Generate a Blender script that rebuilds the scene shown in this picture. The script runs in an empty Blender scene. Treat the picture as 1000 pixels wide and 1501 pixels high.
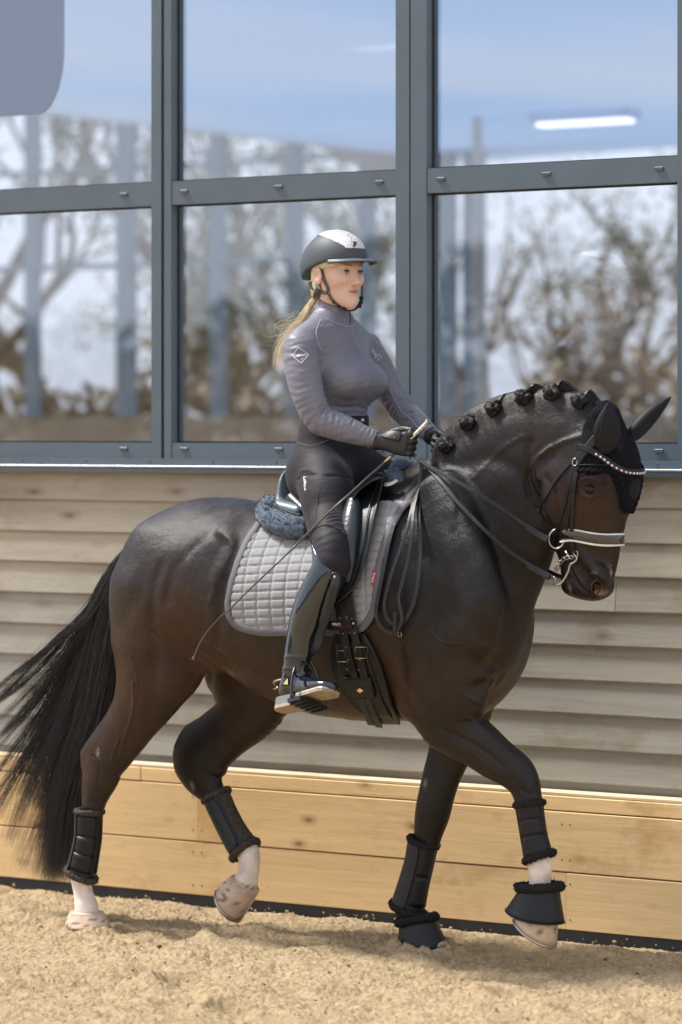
import bpy, math, random
import numpy as np
from mathutils import Vector, Matrix
from mathutils.bvhtree import BVHTree
random.seed(7)
RNG = np.random.default_rng(7)
R = math.radians
scene = bpy.context.scene

# ------------------------------------------------------------------ camera
TH = R(34.9); F = 5200.0; HOR = 630.0
CAM = np.array([6.675, -9.57, 1.70])
FWD = np.array([-math.sin(TH), math.cos(TH), 0.0]); RIGHT = np.array([math.cos(TH), math.sin(TH), 0.0])
cd = bpy.data.cameras.new('camera'); cam = bpy.data.objects.new('camera', cd)
scene.collection.objects.link(cam); scene.camera = cam
cam.location = CAM; cam.rotation_euler = (R(90), 0, TH)
cd.sensor_fit = 'VERTICAL'; cd.sensor_height = 36.0; cd.sensor_width = 24.0
cd.lens = F / 1501.0 * 36.0
cd.shift_y = -(750.5 - HOR) / 1501.0
cd.clip_start = 0.1; cd.clip_end = 3000
cd.dof.use_dof = True; cd.dof.focus_distance = 11.45; cd.dof.aperture_fstop = 2.4

# ------------------------------------------------------------------ world and sun
SUN_EL, SUN_AZ = R(54), R(192)       # azimuth: direction towards the sun, measured from +x towards +y
w = bpy.data.worlds.new('World'); scene.world = w; w.use_nodes = True
nt = w.node_tree; nt.nodes.clear()
sky = nt.nodes.new('ShaderNodeTexSky'); sky.sky_type = 'NISHITA'; sky.sun_disc = False
sky.sun_elevation = SUN_EL; sky.sun_rotation = R(90) - SUN_AZ
sky.air_density = 1.0; sky.dust_density = 2.5; sky.ozone_density = 1.0
# thin high cloud over the sky
tc = nt.nodes.new('ShaderNodeTexCoord'); nz = nt.nodes.new('ShaderNodeTexNoise')
nz.inputs['Scale'].default_value = 2.2; nz.inputs['Detail'].default_value = 6
rp = nt.nodes.new('ShaderNodeValToRGB'); rp.color_ramp.elements[0].position = .35; rp.color_ramp.elements[1].position = .7
rp.color_ramp.elements[0].color = (.62, .62, .62, 1); rp.color_ramp.elements[1].color = (.85, .85, .85, 1)
mx = nt.nodes.new('ShaderNodeMix'); mx.data_type = 'RGBA'
mx.inputs[7].default_value = (7.0, 7.05, 7.7, 1)
bg = nt.nodes.new('ShaderNodeBackground'); bg.inputs[1].default_value = 0.14
out = nt.nodes.new('ShaderNodeOutputWorld')
nt.links.new(tc.outputs['Generated'], nz.inputs['Vector']); nt.links.new(nz.outputs[0], rp.inputs[0])
nt.links.new(rp.outputs[0], mx.inputs[0]); nt.links.new(sky.outputs[0], mx.inputs[6])
nt.links.new(mx.outputs[2], bg.inputs[0]); nt.links.new(bg.outputs[0], out.inputs[0])
sl = bpy.data.lights.new('sun', 'SUN'); sl.energy = 5.0; sl.angle = R(9); sl.color = (1.0, .96, .90)
sun = bpy.data.objects.new('sun', sl); scene.collection.objects.link(sun)
sd = Vector((math.cos(SUN_EL)*math.cos(SUN_AZ), math.cos(SUN_EL)*math.sin(SUN_AZ), math.sin(SUN_EL)))
sun.rotation_euler = sd.to_track_quat('Z', 'Y').to_euler(); sun.location = (0, 0, 12)
vs = scene.view_settings; vs.view_transform = 'Standard'; vs.look = 'None'; vs.exposure = 0.42; vs.gamma = 1
vs.use_curve_mapping = False
scene.cycles.max_bounces = 8; scene.cycles.transparent_max_bounces = 12

# ------------------------------------------------------------------ measuring: a photo pixel on a plane y = Y of the place
def ray(px, py):
    return FWD + (px - 500) / F * RIGHT + (HOR - py) / F * np.array([0, 0, 1.0])
def P(px, py, Y=0.0):
    r = ray(px, py); return CAM + r * ((Y - CAM[1]) / r[1])
def pix(p):
    q = np.asarray(p) - CAM; d = q @ FWD
    return 500 + F * (q @ RIGHT) / d, HOR - F * q[2] / d

# ------------------------------------------------------------------ objects
COL = scene.collection
def tag(o, label=None, cat=None, group=None, kind=None):
    if label: o['label'] = label
    if cat: o['category'] = cat
    if group: o['group'] = group
    if kind: o['kind'] = kind
    return o
def empty(name, loc, label=None, cat=None, group=None):
    o = bpy.data.objects.new(name, None); COL.objects.link(o); o.location = loc
    o.empty_display_size = .1
    return tag(o, label, cat, group)
def link(name, me, mat=None, parent=None):
    o = bpy.data.objects.new(name, me); COL.objects.link(o)
    if mat is not None and len(me.materials) == 0: me.materials.append(mat)
    if parent is not None:
        o.parent = parent
        off = Vector((0, 0, 0)); q = parent
        while q is not None: off += q.location; q = q.parent
        o.location = -off
    return o
def mesh(name, verts, faces, smooth=False):
    me = bpy.data.meshes.new(name)
    verts = np.asarray(verts, dtype=np.float32)
    if isinstance(faces, np.ndarray):
        n, k = faces.shape
        me.vertices.add(len(verts)); me.vertices.foreach_set('co', verts.ravel())
        me.loops.add(n * k); me.loops.foreach_set('vertex_index', faces.astype(np.int32).ravel())
        me.polygons.add(n); me.polygons.foreach_set('loop_start', np.arange(0, n * k, k, dtype=np.int32))
        me.update(calc_edges=True)
    else:
        me.from_pydata(verts.tolist(), [], faces); me.update()
    if smooth: me.polygons.foreach_set('use_smooth', np.ones(len(me.polygons), bool))
    return me
class MB:
    """collects shapes into one mesh"""
    def __init__(s): s.v = []; s.f = []; s.n = 0; s.sm = False
    def add(s, v, f):
        v = np.asarray(v, float); s.v.append(v)
        s.f += [tuple(i + s.n for i in q) for q in f]; s.n += len(v); return s
    def box(s, lo, hi, bev=0.0, jit=0.0):
        (a, b, c), (d, e, g) = lo, hi
        if bev <= 0:
            v = [(a,b,c),(d,b,c),(d,e,c),(a,e,c),(a,b,g),(d,b,g),(d,e,g),(a,e,g)]
            return s.add(v, [(0,3,2,1),(4,5,6,7),(0,1,5,4),(1,2,6,5),(2,3,7,6),(3,0,4,7)])
        bm_v = []; k = bev
        for z, i in ((c, k), (c + k, 0), (g - k, 0), (g, k)):
            for x, y in ((a+i, b+i+0), (d-i, b+i), (d-i, e-i), (a+i, e-i)):
                bm_v.append((x, y, z))
        # chamfer only around top/bottom rims
        f = [(3,2,1,0), (12,13,14,15)]
        for r in range(3):
            for q in range(4):
                f.append((r*4+q, r*4+(q+1)%4, r*4+4+(q+1)%4, r*4+4+q))
        return s.add(bm_v, f)
    def obox(s, c, ax, ay, az):
        c, ax, ay, az = map(np.asarray, (c, ax, ay, az))
        v = [c + i*ax + j*ay + k*az for k in (-1, 1) for j, i in ((-1,-1),(-1,1),(1,1),(1,-1))]
        return s.add(v, [(0,3,2,1),(4,5,6,7),(0,1,5,4),(1,2,6,5),(2,3,7,6),(3,0,4,7)])
    def tube(s, pts, rad, n=8, closed=False, flat=None, up=None):
        """round or flattened tube; rad scalar or list; flat=(width_ratio) scales the first frame axis"""
        pts = np.asarray(pts, float); m = len(pts)
        rad = np.full(m, rad) if np.isscalar(rad) else np.asarray(rad, float)
        if closed: T = np.roll(pts, -1, 0) - np.roll(pts, 1, 0)
        else: T = np.gradient(pts, axis=0)
        T /= np.linalg.norm(T, axis=1)[:, None] + 1e-12
        N = np.zeros_like(T)
        if up is not None:
            up = np.asarray(up, float)
            if up.ndim == 1: up = np.repeat(up[None], m, 0)
            N = up - (up * T).sum(1)[:, None] * T; N /= np.linalg.norm(N, axis=1)[:, None] + 1e-12
        else:
            a = np.array([0, 0, 1.0]) if abs(T[0][2]) < .9 else np.array([1.0, 0, 0])
            v = a - a @ T[0] * T[0]; v /= np.linalg.norm(v); N[0] = v
            for i in range(1, m):
                v = v - v @ T[i] * T[i]; v /= np.linalg.norm(v) + 1e-12; N[i] = v
        B = np.cross(T, N); ang = np.arange(n) * 2 * math.pi / n
        fl = 1.0 if flat is None else flat
        V = pts[:, None] + rad[:, None, None] * (np.cos(ang)[None, :, None] * N[:, None] * fl + np.sin(ang)[None, :, None] * B[:, None])
        f = []
        for i in range(m if closed else m - 1):
            j = (i + 1) % m
            for k in range(n): f.append((i*n+k, i*n+(k+1)%n, j*n+(k+1)%n, j*n+k))
        if not closed: f += [tuple(range(n))[::-1], tuple((m-1)*n + k for k in range(n))]
        return s.add(V.reshape(-1, 3), f)
    def strap(s, pts, nrm, wid, th=.0025, closed=False):
        """flat leather strap: centre line pts, surface normals nrm, half width wid, thickness th"""
        pts = np.asarray(pts, float); nrm = np.asarray(nrm, float); m = len(pts)
        if nrm.ndim == 1: nrm = np.repeat(nrm[None], m, 0)
        wid = np.full(m, wid) if np.isscalar(wid) else np.asarray(wid)
        if closed: T = np.roll(pts, -1, 0) - np.roll(pts, 1, 0)
        else: T = np.gradient(pts, axis=0)
        T /= np.linalg.norm(T, axis=1)[:, None] + 1e-12
        S = np.cross(T, nrm); S /= np.linalg.norm(S, axis=1)[:, None] + 1e-12
        N = np.cross(S, T)
        prof = [(-1, 0), (-1, .7), (-.8, 1), (.8, 1), (1, .7), (1, 0)]
        V = np.stack([pts + S * (wid[:, None] * a) + N * (th * b) for a, b in prof], 1); n = len(prof); f = []
        for i in range(m if closed else m - 1):
            j = (i + 1) % m
            for k in range(n): f.append((i*n+k, i*n+(k+1)%n, j*n+(k+1)%n, j*n+k))
        if not closed: f += [tuple(range(n))[::-1], tuple((m-1)*n + k for k in range(n))]
        return s.add(V.reshape(-1, 3), f)
    def ball(s, c, r, nu=12, nv=8):
        c = np.asarray(c, float); r = np.broadcast_to(np.asarray(r, float), 3); v = [c + (0, 0, r[2])]
        for i in range(1, nv):
            a = math.pi * i / nv
            for j in range(nu):
                b = 2 * math.pi * j / nu; v.append(c + r * (math.sin(a)*math.cos(b), math.sin(a)*math.sin(b), math.cos(a)))
        v.append(c - (0, 0, r[2])); f = []
        for j in range(nu): f.append((0, 1 + j, 1 + (j+1) % nu))
        for i in range(nv - 2):
            for j in range(nu):
                a = 1 + i*nu; f.append((a+j, a+nu+j, a+nu+(j+1) % nu, a+(j+1) % nu))
        e = 1 + (nv-2)*nu
        for j in range(nu): f.append((e + j, len(v)-1, e + (j+1) % nu))
        return s.add(v, f)
    def build(s, name, mat, parent=None, smooth=False):
        me = mesh(name, np.concatenate(s.v), s.f, smooth or s.sm); return link(name, me, mat, parent)
def crom(pts, n=6, closed=False):
    """Catmull-Rom through rows of pts"""
    p = np.asarray(pts, float); m = len(p); out = []
    for i in range(m if closed else m - 1):
        if closed: a, b, c, d = p[(i-1) % m], p[i], p[(i+1) % m], p[(i+2) % m]
        else: a, b, c, d = p[max(i-1, 0)], p[i], p[i+1], p[min(i+2, m-1)]
        for k in range(n):
            t = k / n
            out.append(.5 * (2*b + (c-a)*t + (2*a-5*b+4*c-d)*t*t + (3*b-a-3*c+d)*t**3))
    if not closed: out.append(p[-1])
    return np.array(out)

# ------------------------------------------------------------------ signed distance modelling: smooth solids, then one skin
def FB(px0, py0, px1, py1, Y0, Y1, pad):
    q = np.array([P(x, y, Y) for x in (px0, px1) for y in (py0, py1) for Y in (Y0, Y1)]); return q.min(0) - pad, q.max(0) + pad
class Field:
    def __init__(s, lo, hi, h):
        lo, hi = np.minimum(lo, hi), np.maximum(lo, hi); s.lo = np.asarray(lo, float); s.h = h; s.n = np.ceil((np.asarray(hi) - s.lo) / h).astype(int) + 1
        s.D = np.full(tuple(s.n), 1.0, np.float32)
    def like(s):
        o = Field.__new__(Field); o.lo, o.h, o.n = s.lo, s.h, s.n; o.D = np.full(tuple(s.n), 1.0, np.float32); return o
    def win(s, lo, hi, m):
        a = np.clip(np.floor((np.asarray(lo) - m - s.lo) / s.h).astype(int), 0, s.n - 1)
        b = np.clip(np.ceil((np.asarray(hi) + m - s.lo) / s.h).astype(int) + 1, 1, s.n)
        if (b <= a).any(): return None, None
        sl = tuple(slice(i, j) for i, j in zip(a, b))
        ax = [(s.lo[i] + s.h * np.arange(a[i], b[i])).astype(np.float32) for i in range(3)]
        return sl, (ax[0][:, None, None], ax[1][None, :, None], ax[2][None, None, :])
    def comb(s, sl, d, k, mode):
        A = s.D[sl]
        if mode == 'add':
            if k <= 0: r = np.minimum(A, d)
            else:
                hh = np.clip(k - np.abs(A - d), 0, None) / k; r = np.minimum(A, d) - hh*hh*k*.25
        elif mode == 'cut':
            d = -d
            if k <= 0: r = np.maximum(A, d)
            else:
                hh = np.clip(k - np.abs(A - d), 0, None) / k; r = np.maximum(A, d) + hh*hh*k*.25
        s.D[sl] = r
    def chain(s, st, k=.03, mode='add', lat=(0, 1, 0), sub=5, grow=0.0, cap=.8):
        """st rows: x y z r_inplane r_lateral ; lateral axis lat"""
        st = np.asarray(st, float)
        q = crom(st, sub) if len(st) > 2 else np.array([st[0] + (st[-1]-st[0]) * t for t in np.linspace(0, 1, sub + 1)])
        q[:, 3:] = np.maximum(q[:, 3:] + grow, .001); lat = np.asarray(lat, float); lat = lat / np.linalg.norm(lat)
        rm = q[:, 3:].max(1)[:, None]
        m = k + 2*s.h
        sl, ax = s.win((q[:, :3] - rm.max()).min(0), (q[:, :3] + rm.max()).max(0), m)
        if sl is None: return
        tmp = np.full(tuple(x.stop - x.start for x in sl), 1.0, np.float32)
        for a, b in zip(q[:-1], q[1:]):
            r = max(a[3:].max(), b[3:].max())
            s2, X = s.win(np.minimum(a[:3], b[:3]) - r, np.maximum(a[:3], b[:3]) + r, m)
            if s2 is None: continue
            ab = b[:3] - a[:3]; L2 = float(ab @ ab) + 1e-12
            dx, dy, dz = X[0] - np.float32(a[0]), X[1] - np.float32(a[1]), X[2] - np.float32(a[2])
            t = np.clip((dx*ab[0] + dy*ab[1] + dz*ab[2]) / L2, 0, 1).astype(np.float32)
            qx, qy, qz = dx - t*np.float32(ab[0]), dy - t*np.float32(ab[1]), dz - t*np.float32(ab[2])
            la = qx*np.float32(lat[0]) + qy*np.float32(lat[1]) + qz*np.float32(lat[2])
            L = math.sqrt(L2); axd = (qx*np.float32(ab[0]/L) + qy*np.float32(ab[1]/L) + qz*np.float32(ab[2]/L))
            la2 = la*la; ax2 = axd*axd; ip2 = np.maximum(qx*qx + qy*qy + qz*qz - la2 - ax2, 0)
            rp = np.float32(a[3]) + t*np.float32(b[3]-a[3]); rl = np.float32(a[4]) + t*np.float32(b[4]-a[4])
            ra = np.minimum(rp, rl)*np.float32(cap)
            k0 = np.sqrt(ip2/(rp*rp) + la2/(rl*rl) + ax2/(ra*ra)); k1 = np.sqrt(ip2/rp**4 + la2/rl**4 + ax2/ra**4) + 1e-9
            d = k0*(k0-1)/k1
            d = np.where(k0 < .3, -np.minimum(rp, rl)*(1-k0), d)
            w2 = tuple(slice(u.start - v.start, u.stop - v.start) for u, v in zip(s2, sl))
            tmp[w2] = np.minimum(tmp[w2], d)
        s.comb(sl, tmp, k, mode)
    def ell(s, c, r, k=.03, mode='add', M=None, grow=0.0):
        """ellipsoid; M rows = its axes"""
        c = np.asarray(c, float); r = np.asarray(r, float) + grow; M = np.eye(3) if M is None else np.asarray(M, float)
        ext = np.sqrt(((M * r[:, None])**2).sum(0)); sl, X = s.win(c - ext, c + ext, k + 2*s.h)
        if sl is None: return
        d = [X[i] - np.float32(c[i]) for i in range(3)]; k0 = 0; k1 = 0
        for i in range(3):
            u = d[0]*np.float32(M[i][0]) + d[1]*np.float32(M[i][1]) + d[2]*np.float32(M[i][2])
            k0 = k0 + (u/r[i])**2; k1 = k1 + (u/r[i]**2)**2
        k0 = np.sqrt(k0); k1 = np.sqrt(k1) + 1e-6; v = k0*(k0-1)/k1
        v = np.where(k0 < .3, -r.min()*(1-k0), v).astype(np.float32)
        s.comb(sl, v, k, mode)
    def half(s, n, d0, k=0.0):
        """keep n.p < d0"""
        n = np.asarray(n, float); l = np.linalg.norm(n); n = n/l; d0 = d0/l
        sl, X = s.win(s.lo, s.lo + s.h*(s.n-1), 0)
        v = (X[0]*n[0] + X[1]*n[1] + X[2]*n[2] - d0).astype(np.float32)
        s.comb(sl, -v, k, 'cut')
    def skin(s, iso=0.0):
        D = s.D - iso if iso else s.D
        S = D < 0
        n = np.array(D.shape) - 1
        c8 = np.zeros(tuple(n), np.uint8)
        offs = [(i, j, k) for i in (0, 1) for j in (0, 1) for k in (0, 1)]
        for i, j, k in offs: c8 += S[i:i+n[0], j:j+n[1], k:k+n[2]]
        act = np.argwhere((c8 > 0) & (c8 < 8)); idx = np.full(tuple(n), -1, np.int32)
        idx[act[:, 0], act[:, 1], act[:, 2]] = np.arange(len(act))
        vals = np.stack([D[act[:, 0]+i, act[:, 1]+j, act[:, 2]+k] for i, j, k in offs], 1)
        acc = np.zeros((len(act), 3)); cnt = np.zeros(len(act))
        for a in range(8):
            for b in range(a+1, 8):
                oa, ob = np.array(offs[a]), np.array(offs[b])
                if np.abs(oa-ob).sum() != 1: continue
                va, vb = vals[:, a], vals[:, b]; m = (va < 0) != (vb < 0)
                t = np.where(m, va/(va - vb + 1e-20), 0)
                acc += np.where(m[:, None], oa + t[:, None]*(ob-oa), 0); cnt += m
        V = s.lo + s.h*(act + acc/cnt[:, None]); Fs = []
        for ax in range(3):
            u, v = [(1, 2), (2, 0), (0, 1)][ax]
            sa = [slice(None)]*3; sb = [slice(None)]*3; sa[ax] = slice(0, -1); sb[ax] = slice(1, None)
            A, B = S[tuple(sa)], S[tuple(sb)]
            for flip, msk in ((0, A & ~B), (1, ~A & B)):
                e = np.argwhere(msk); e = e[(e[:, u] > 0) & (e[:, v] > 0) & (e[:, u] < n[u]) & (e[:, v] < n[v])]
                q = []
                for du, dv in ((0, 0), (1, 0), (1, 1), (0, 1)):
                    p = e.copy(); p[:, u] -= du; p[:, v] -= dv; q.append(idx[p[:, 0], p[:, 1], p[:, 2]])
                q = np.stack(q, 1)
                Fs.append(q[:, ::-1] if flip else q)
        Fq = np.concatenate(Fs); return V, Fq[(Fq >= 0).all(1)]
def relax(V, Fq, it=2, w=.5):
    """light smoothing of a quad skin"""
    E = np.concatenate([Fq[:, [0, 1]], Fq[:, [1, 2]], Fq[:, [2, 3]], Fq[:, [3, 0]]])
    deg = np.bincount(E.ravel(), minlength=len(V))[:, None]
    for i in range(it):
        S = np.zeros_like(V)
        for c in range(3):
            S[:, c] = np.bincount(E[:, 0], V[E[:, 1], c], len(V)) + np.bincount(E[:, 1], V[E[:, 0], c], len(V))
        V = V + ((S/np.maximum(deg, 1)) - V)*(w if i % 2 == 0 else -w*.9)
    return V
def refine(V, Fq):
    E = np.sort(np.concatenate([Fq[:, [0, 1]], Fq[:, [1, 2]], Fq[:, [2, 3]], Fq[:, [3, 0]]]), 1); U, inv = np.unique(E, axis=0, return_inverse=True); inv = inv.ravel(); nV, k = len(V), len(Fq)
    e0, e1, e2, e3 = [nV + inv[i*k:(i+1)*k] for i in range(4)]; cc = nV + len(U) + np.arange(k)
    nf = np.concatenate([np.stack([Fq[:, 0], e0, cc, e3], 1), np.stack([e0, Fq[:, 1], e1, cc], 1), np.stack([cc, e1, Fq[:, 2], e2], 1), np.stack([e3, cc, e2, Fq[:, 3]], 1)])
    return np.concatenate([V, (V[U[:, 0]] + V[U[:, 1]])/2, V[Fq].mean(1)]), nf
def vnoise(p, s, seed=0):
    """cheap smooth noise in [-1,1] for arrays of points"""
    r = np.random.default_rng(seed); v = 0; 
    for i in range(6):
        d = r.normal(size=3); d /= np.linalg.norm(d); v = v + np.sin(p @ d * s * (0.7 + .23*i) * 2*math.pi + r.uniform(0, 6.28) + 1.3*np.sin(p @ np.roll(d, 1) * s * 4.1 + i))
    return v / 3.0
def paint(me, name, cols):
    a = me.color_attributes.new(name, 'FLOAT_COLOR', 'POINT')
    c = np.ones((len(me.vertices), 4), np.float32); c[:, :3] = cols; a.data.foreach_set('color', c.ravel())

# ------------------------------------------------------------------ materials
def new_mat(name):
    m = bpy.data.materials.new(name); m.use_nodes = True; t = m.node_tree
    return m, t, t.nodes['Principled BSDF']
def N(t, typ, **kw):
    n = t.nodes.new(typ)
    for k, v in kw.items():
        if k.startswith('i_'): n.inputs[k[2:]].default_value = v
        else: setattr(n, k, v)
    return n
def noise(t, scale, detail=4, rough=.5, vec=None, stretch=None):
    n = N(t, 'ShaderNodeTexNoise'); n.inputs['Scale'].default_value = scale; n.inputs['Detail'].default_value = detail
    n.inputs['Roughness'].default_value = rough
    c = N(t, 'ShaderNodeTexCoord'); src = c.outputs['Object'] if vec is None else vec
    if stretch:
        mp = N(t, 'ShaderNodeMapping'); mp.inputs['Scale'].default_value = stretch
        t.links.new(src, mp.inputs['Vector']); src = mp.outputs[0]
    t.links.new(src, n.inputs['Vector']); return n.outputs[0]
def ramp(t, fac, stops):
    r = N(t, 'ShaderNodeValToRGB'); e = r.color_ramp.elements
    while len(e) < len(stops): e.new(.5)
    for i, (p, c) in enumerate(stops):
        e[i].position = p; e[i].color = (*c, 1) if len(c) == 3 else c
    t.links.new(fac, r.inputs[0]); return r.outputs[0]
def bump(t, b, h, strength=.3, dist=.005, nrm=None):
    n = N(t, 'ShaderNodeBump'); n.inputs['Strength'].default_value = strength; n.inputs['Distance'].default_value = dist
    t.links.new(h, n.inputs['Height'])
    if nrm is not None: t.links.new(nrm, n.inputs['Normal'])
    t.links.new(n.outputs[0], b.inputs['Normal']); return n.outputs[0]
def mixc(t, a, b, fac, blend='MIX'):
    m = N(t, 'ShaderNodeMix', data_type='RGBA', blend_type=blend)
    for s, v in ((6, a), (7, b), (0, fac)):
        if isinstance(v, (int, float)): m.inputs[s].default_value = v
        elif isinstance(v, tuple): m.inputs[s].default_value = (*v, 1)
        else: t.links.new(v, m.inputs[s])
    return m.outputs[2]
def simple(name, c0, c1=None, rough=.5, metal=0, scale=30, bs=.0, bscale=200, bd=.002, spec=.5, coat=0, sheen=0, stretch=None, lo=.3, hi=.7):
    m, t, b = new_mat(name)
    b.inputs['Roughness'].default_value = rough; b.inputs['Metallic'].default_value = metal
    b.inputs['Specular IOR Level'].default_value = spec; b.inputs['Coat Weight'].default_value = coat
    b.inputs['Sheen Weight'].default_value = sheen
    if c1 is None: c1 = tuple(x*.8 for x in c0)
    t.links.new(ramp(t, noise(t, scale, stretch=stretch), [(lo, c0), (hi, c1)]), b.inputs['Base Color'])
    if bs > 0: bump(t, b, noise(t, bscale, stretch=stretch), bs, bd)
    return m
# ================================================================== the sand of the arena
def wpx(px, py, Y): return P(px, py, Y)
KY, SY = 0.67, 0.79                     # kickboard face, cladding plane
def sand_mat():
    m, t, b = new_mat('sand')
    c = N(t, 'ShaderNodeTexCoord').outputs['Object']
    a = ramp(t, noise(t, 1.3, 3, .6), [(.3, (.47, .35, .205)), (.75, (.59, .455, .28))])
    g = ramp(t, noise(t, 38, 5, .75), [(.3, (.33, .235, .13)), (.5, (.55, .415, .245)), (.72, (.69, .545, .35))])
    k = mixc(t, a, g, .6)
    s = ramp(t, noise(t, 240, 4, .85), [(.32, (.40, .33, .26)), (.46, (1, 1, 1))])  # fine dark pits: shade of the crevices put into the colour
    k = mixc(t, k, s, .55, 'MULTIPLY')
    t.links.new(k, b.inputs['Base Color']); b.inputs['Roughness'].default_value = .95; b.inputs['Specular IOR Level'].default_value = .2
    n1 = bump(t, b, noise(t, 60, 6, .8), .9, .012); bump(t, b, noise(t, 260, 4, .8), .9, .0035, n1); return m
M_sand = sand_mat()
def sand_h(x, y):
    p = np.stack([x, y, 0*x], -1)
    big = .012*vnoise(p, 1.1, 3) + .010*vnoise(p, 3.1, 4)
    c = vnoise(p, 9, 5) * .5 + vnoise(p + .13*np.stack([vnoise(p, 5, 11), vnoise(p, 5, 12), 0*x], -1), 17, 6) * .6
    f = np.abs(vnoise(p + .05*np.stack([vnoise(p, 14, 13), vnoise(p, 14, 14), 0*x], -1), 38, 7))
    f2 = np.abs(vnoise(p + .02*np.stack([vnoise(p, 30, 15), vnoise(p, 30, 16), 0*x], -1), 85, 17))
    f3 = np.abs(vnoise(p + .01*np.stack([vnoise(p, 60, 18), vnoise(p, 60, 19), 0*x], -1), 170, 20))
    return -.012 + big + .0095*np.maximum(c, -.8) + .0060*f + .0022*f2 + .0006*f3
def make_sand():
    # a fine sheet where the picture looks, a coarse one out to the horizon under it
    xs = np.arange(-2.6, 3.0, .0065); ys = np.arange(-2.4, KY + .25, .0065)
    X, Y = np.meshgrid(xs, ys, indexing='ij'); Z = sand_h(X, Y)
    # hoof prints and the heap round the planted hooves
    e = np.minimum(np.minimum((X - xs[0]), (xs[-1] - X)), (Y - ys[0])); e = np.clip(e/.4, 0, 1)
    Z = Z*e + (1-e)*(-.05)
    for px, py, YY in ((128, 1360, -.14), (628, 1400, .12)):
        q = P(px, py, YY); r = np.hypot((X - q[0]), (Y - q[1])*1.1)
        Z += .022*np.exp(-((r - .105)/.04)**2) * e * (1 + .5*vnoise(np.stack([X, Y, 0*X], -1), 12, 9)) - .012*np.exp(-(r/.07)**2)
    Z -= (.010 + .5*(Z + .012)*0)*np.clip((Y - (KY-.16))/.10, 0, 1); nw = np.clip((Y - (KY-.14))/.08, 0, 1); Z = Z*(1-.6*nw) + (-.030)*.6*nw
    r9 = np.random.default_rng(77)
    for _ in range(46):
        cx, cy, an, d9 = r9.uniform(-2.2, 2.6), r9.uniform(-2.1, .5), r9.uniform(-.6, .6), r9.uniform(.008, .020)
        u = (X-cx)*math.cos(an) + (Y-cy)*math.sin(an); v = -(X-cx)*math.sin(an) + (Y-cy)*math.cos(an); rr = np.hypot(u, v*1.1)
        Z += (-d9*np.exp(-(rr/.065)**4) + d9*.8*np.exp(-((rr-.10)/.03)**2)*(1 + .8*np.tanh(-u*20)))*e
    V = np.stack([X, Y, Z], -1).reshape(-1, 3); n, m = X.shape
    i = (np.arange(n-1)[:, None]*m + np.arange(m-1)).ravel()
    Fq = np.stack([i, i+m, i+m+1, i+1], 1)
    o = link('sand_surface', mesh('sand_surface', V, Fq, True), M_sand); tag(o, kind='structure')
    b = MB(); b.add([(-400,-400,-.055),(400,-400,-.055),(400,KY+.2,-.055),(-400,KY+.2,-.055)], [(0,1,2,3)])
    b.add([(-400,KY+.2,-.055),(-25,KY+.2,-.055),(-25,400,-.055),(-400,400,-.055)], [(0,1,2,3)])
    b.add([(-25,KY+.2,-.055),(400,KY+.2,-.055),(400,400,-.055),(-25,400,-.055)], [(0,1,2,3)])
    tag(b.build('ground', M_sand), kind='structure')
    # loose crumbs of sand
    rng = np.random.default_rng(4); k = 6000
    u = rng.uniform(-2.2, 2.6, k); v = rng.uniform(-2.3, KY - .02, k)
    z = sand_h(u, v); s = rng.gamma(2.0, .0009, k) + .0008
    ico = np.array([(0,0,1),(.89,0,.45),(.28,.85,.45),(-.72,.53,.45),(-.72,-.53,.45),(.28,-.85,.45),(.72,.53,-.45),(-.28,.85,-.45),(-.89,0,-.45),(-.28,-.85,-.45),(.72,-.53,-.45),(0,0,-1)])
    fi = np.array([(0,1,2),(0,2,3),(0,3,4),(0,4,5),(0,5,1),(1,6,2),(2,7,3),(3,8,4),(4,9,5),(5,10,1),(6,7,2),(7,8,3),(8,9,4),(9,10,5),(10,6,1),(11,7,6),(11,8,7),(11,9,8),(11,10,9),(11,6,10)])
    jit = rng.uniform(.65, 1.25, (k, 12, 1)); sc = rng.uniform(.7, 1.3, (k, 1, 3))
    V = ico[None]*jit*sc*s[:, None, None] + np.stack([u, v, z + s*.35], 1)[:, None]
    Fq = (fi[None] + 12*np.arange(k)[:, None, None]).reshape(-1, 3)
    o = link('sand_crumbs', mesh('sand_crumbs', V.reshape(-1, 3), Fq, True), M_sand)
    tag(o, 'loose crumbs of pale sand scattered over the arena footing', 'sand', kind='stuff')
    b = MB()
    for i in range(70):
        x, y = rng.uniform(-2, 2.4), rng.uniform(-2.2, .5); r = rng.uniform(.003, .008)
        b.ball((x, y, float(sand_h(np.array([x]), np.array([y]))[0]) + r*.4), (r*1.5, r, r*.7), 6, 4)
    tag(b.build('bark_bits', simple('bark_bits', (.05,.04,.03), (.12,.09,.06), .9), smooth=True), 'dark bits of bark and fibre lying in the sand', 'debris', kind='stuff')
make_sand()

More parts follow.
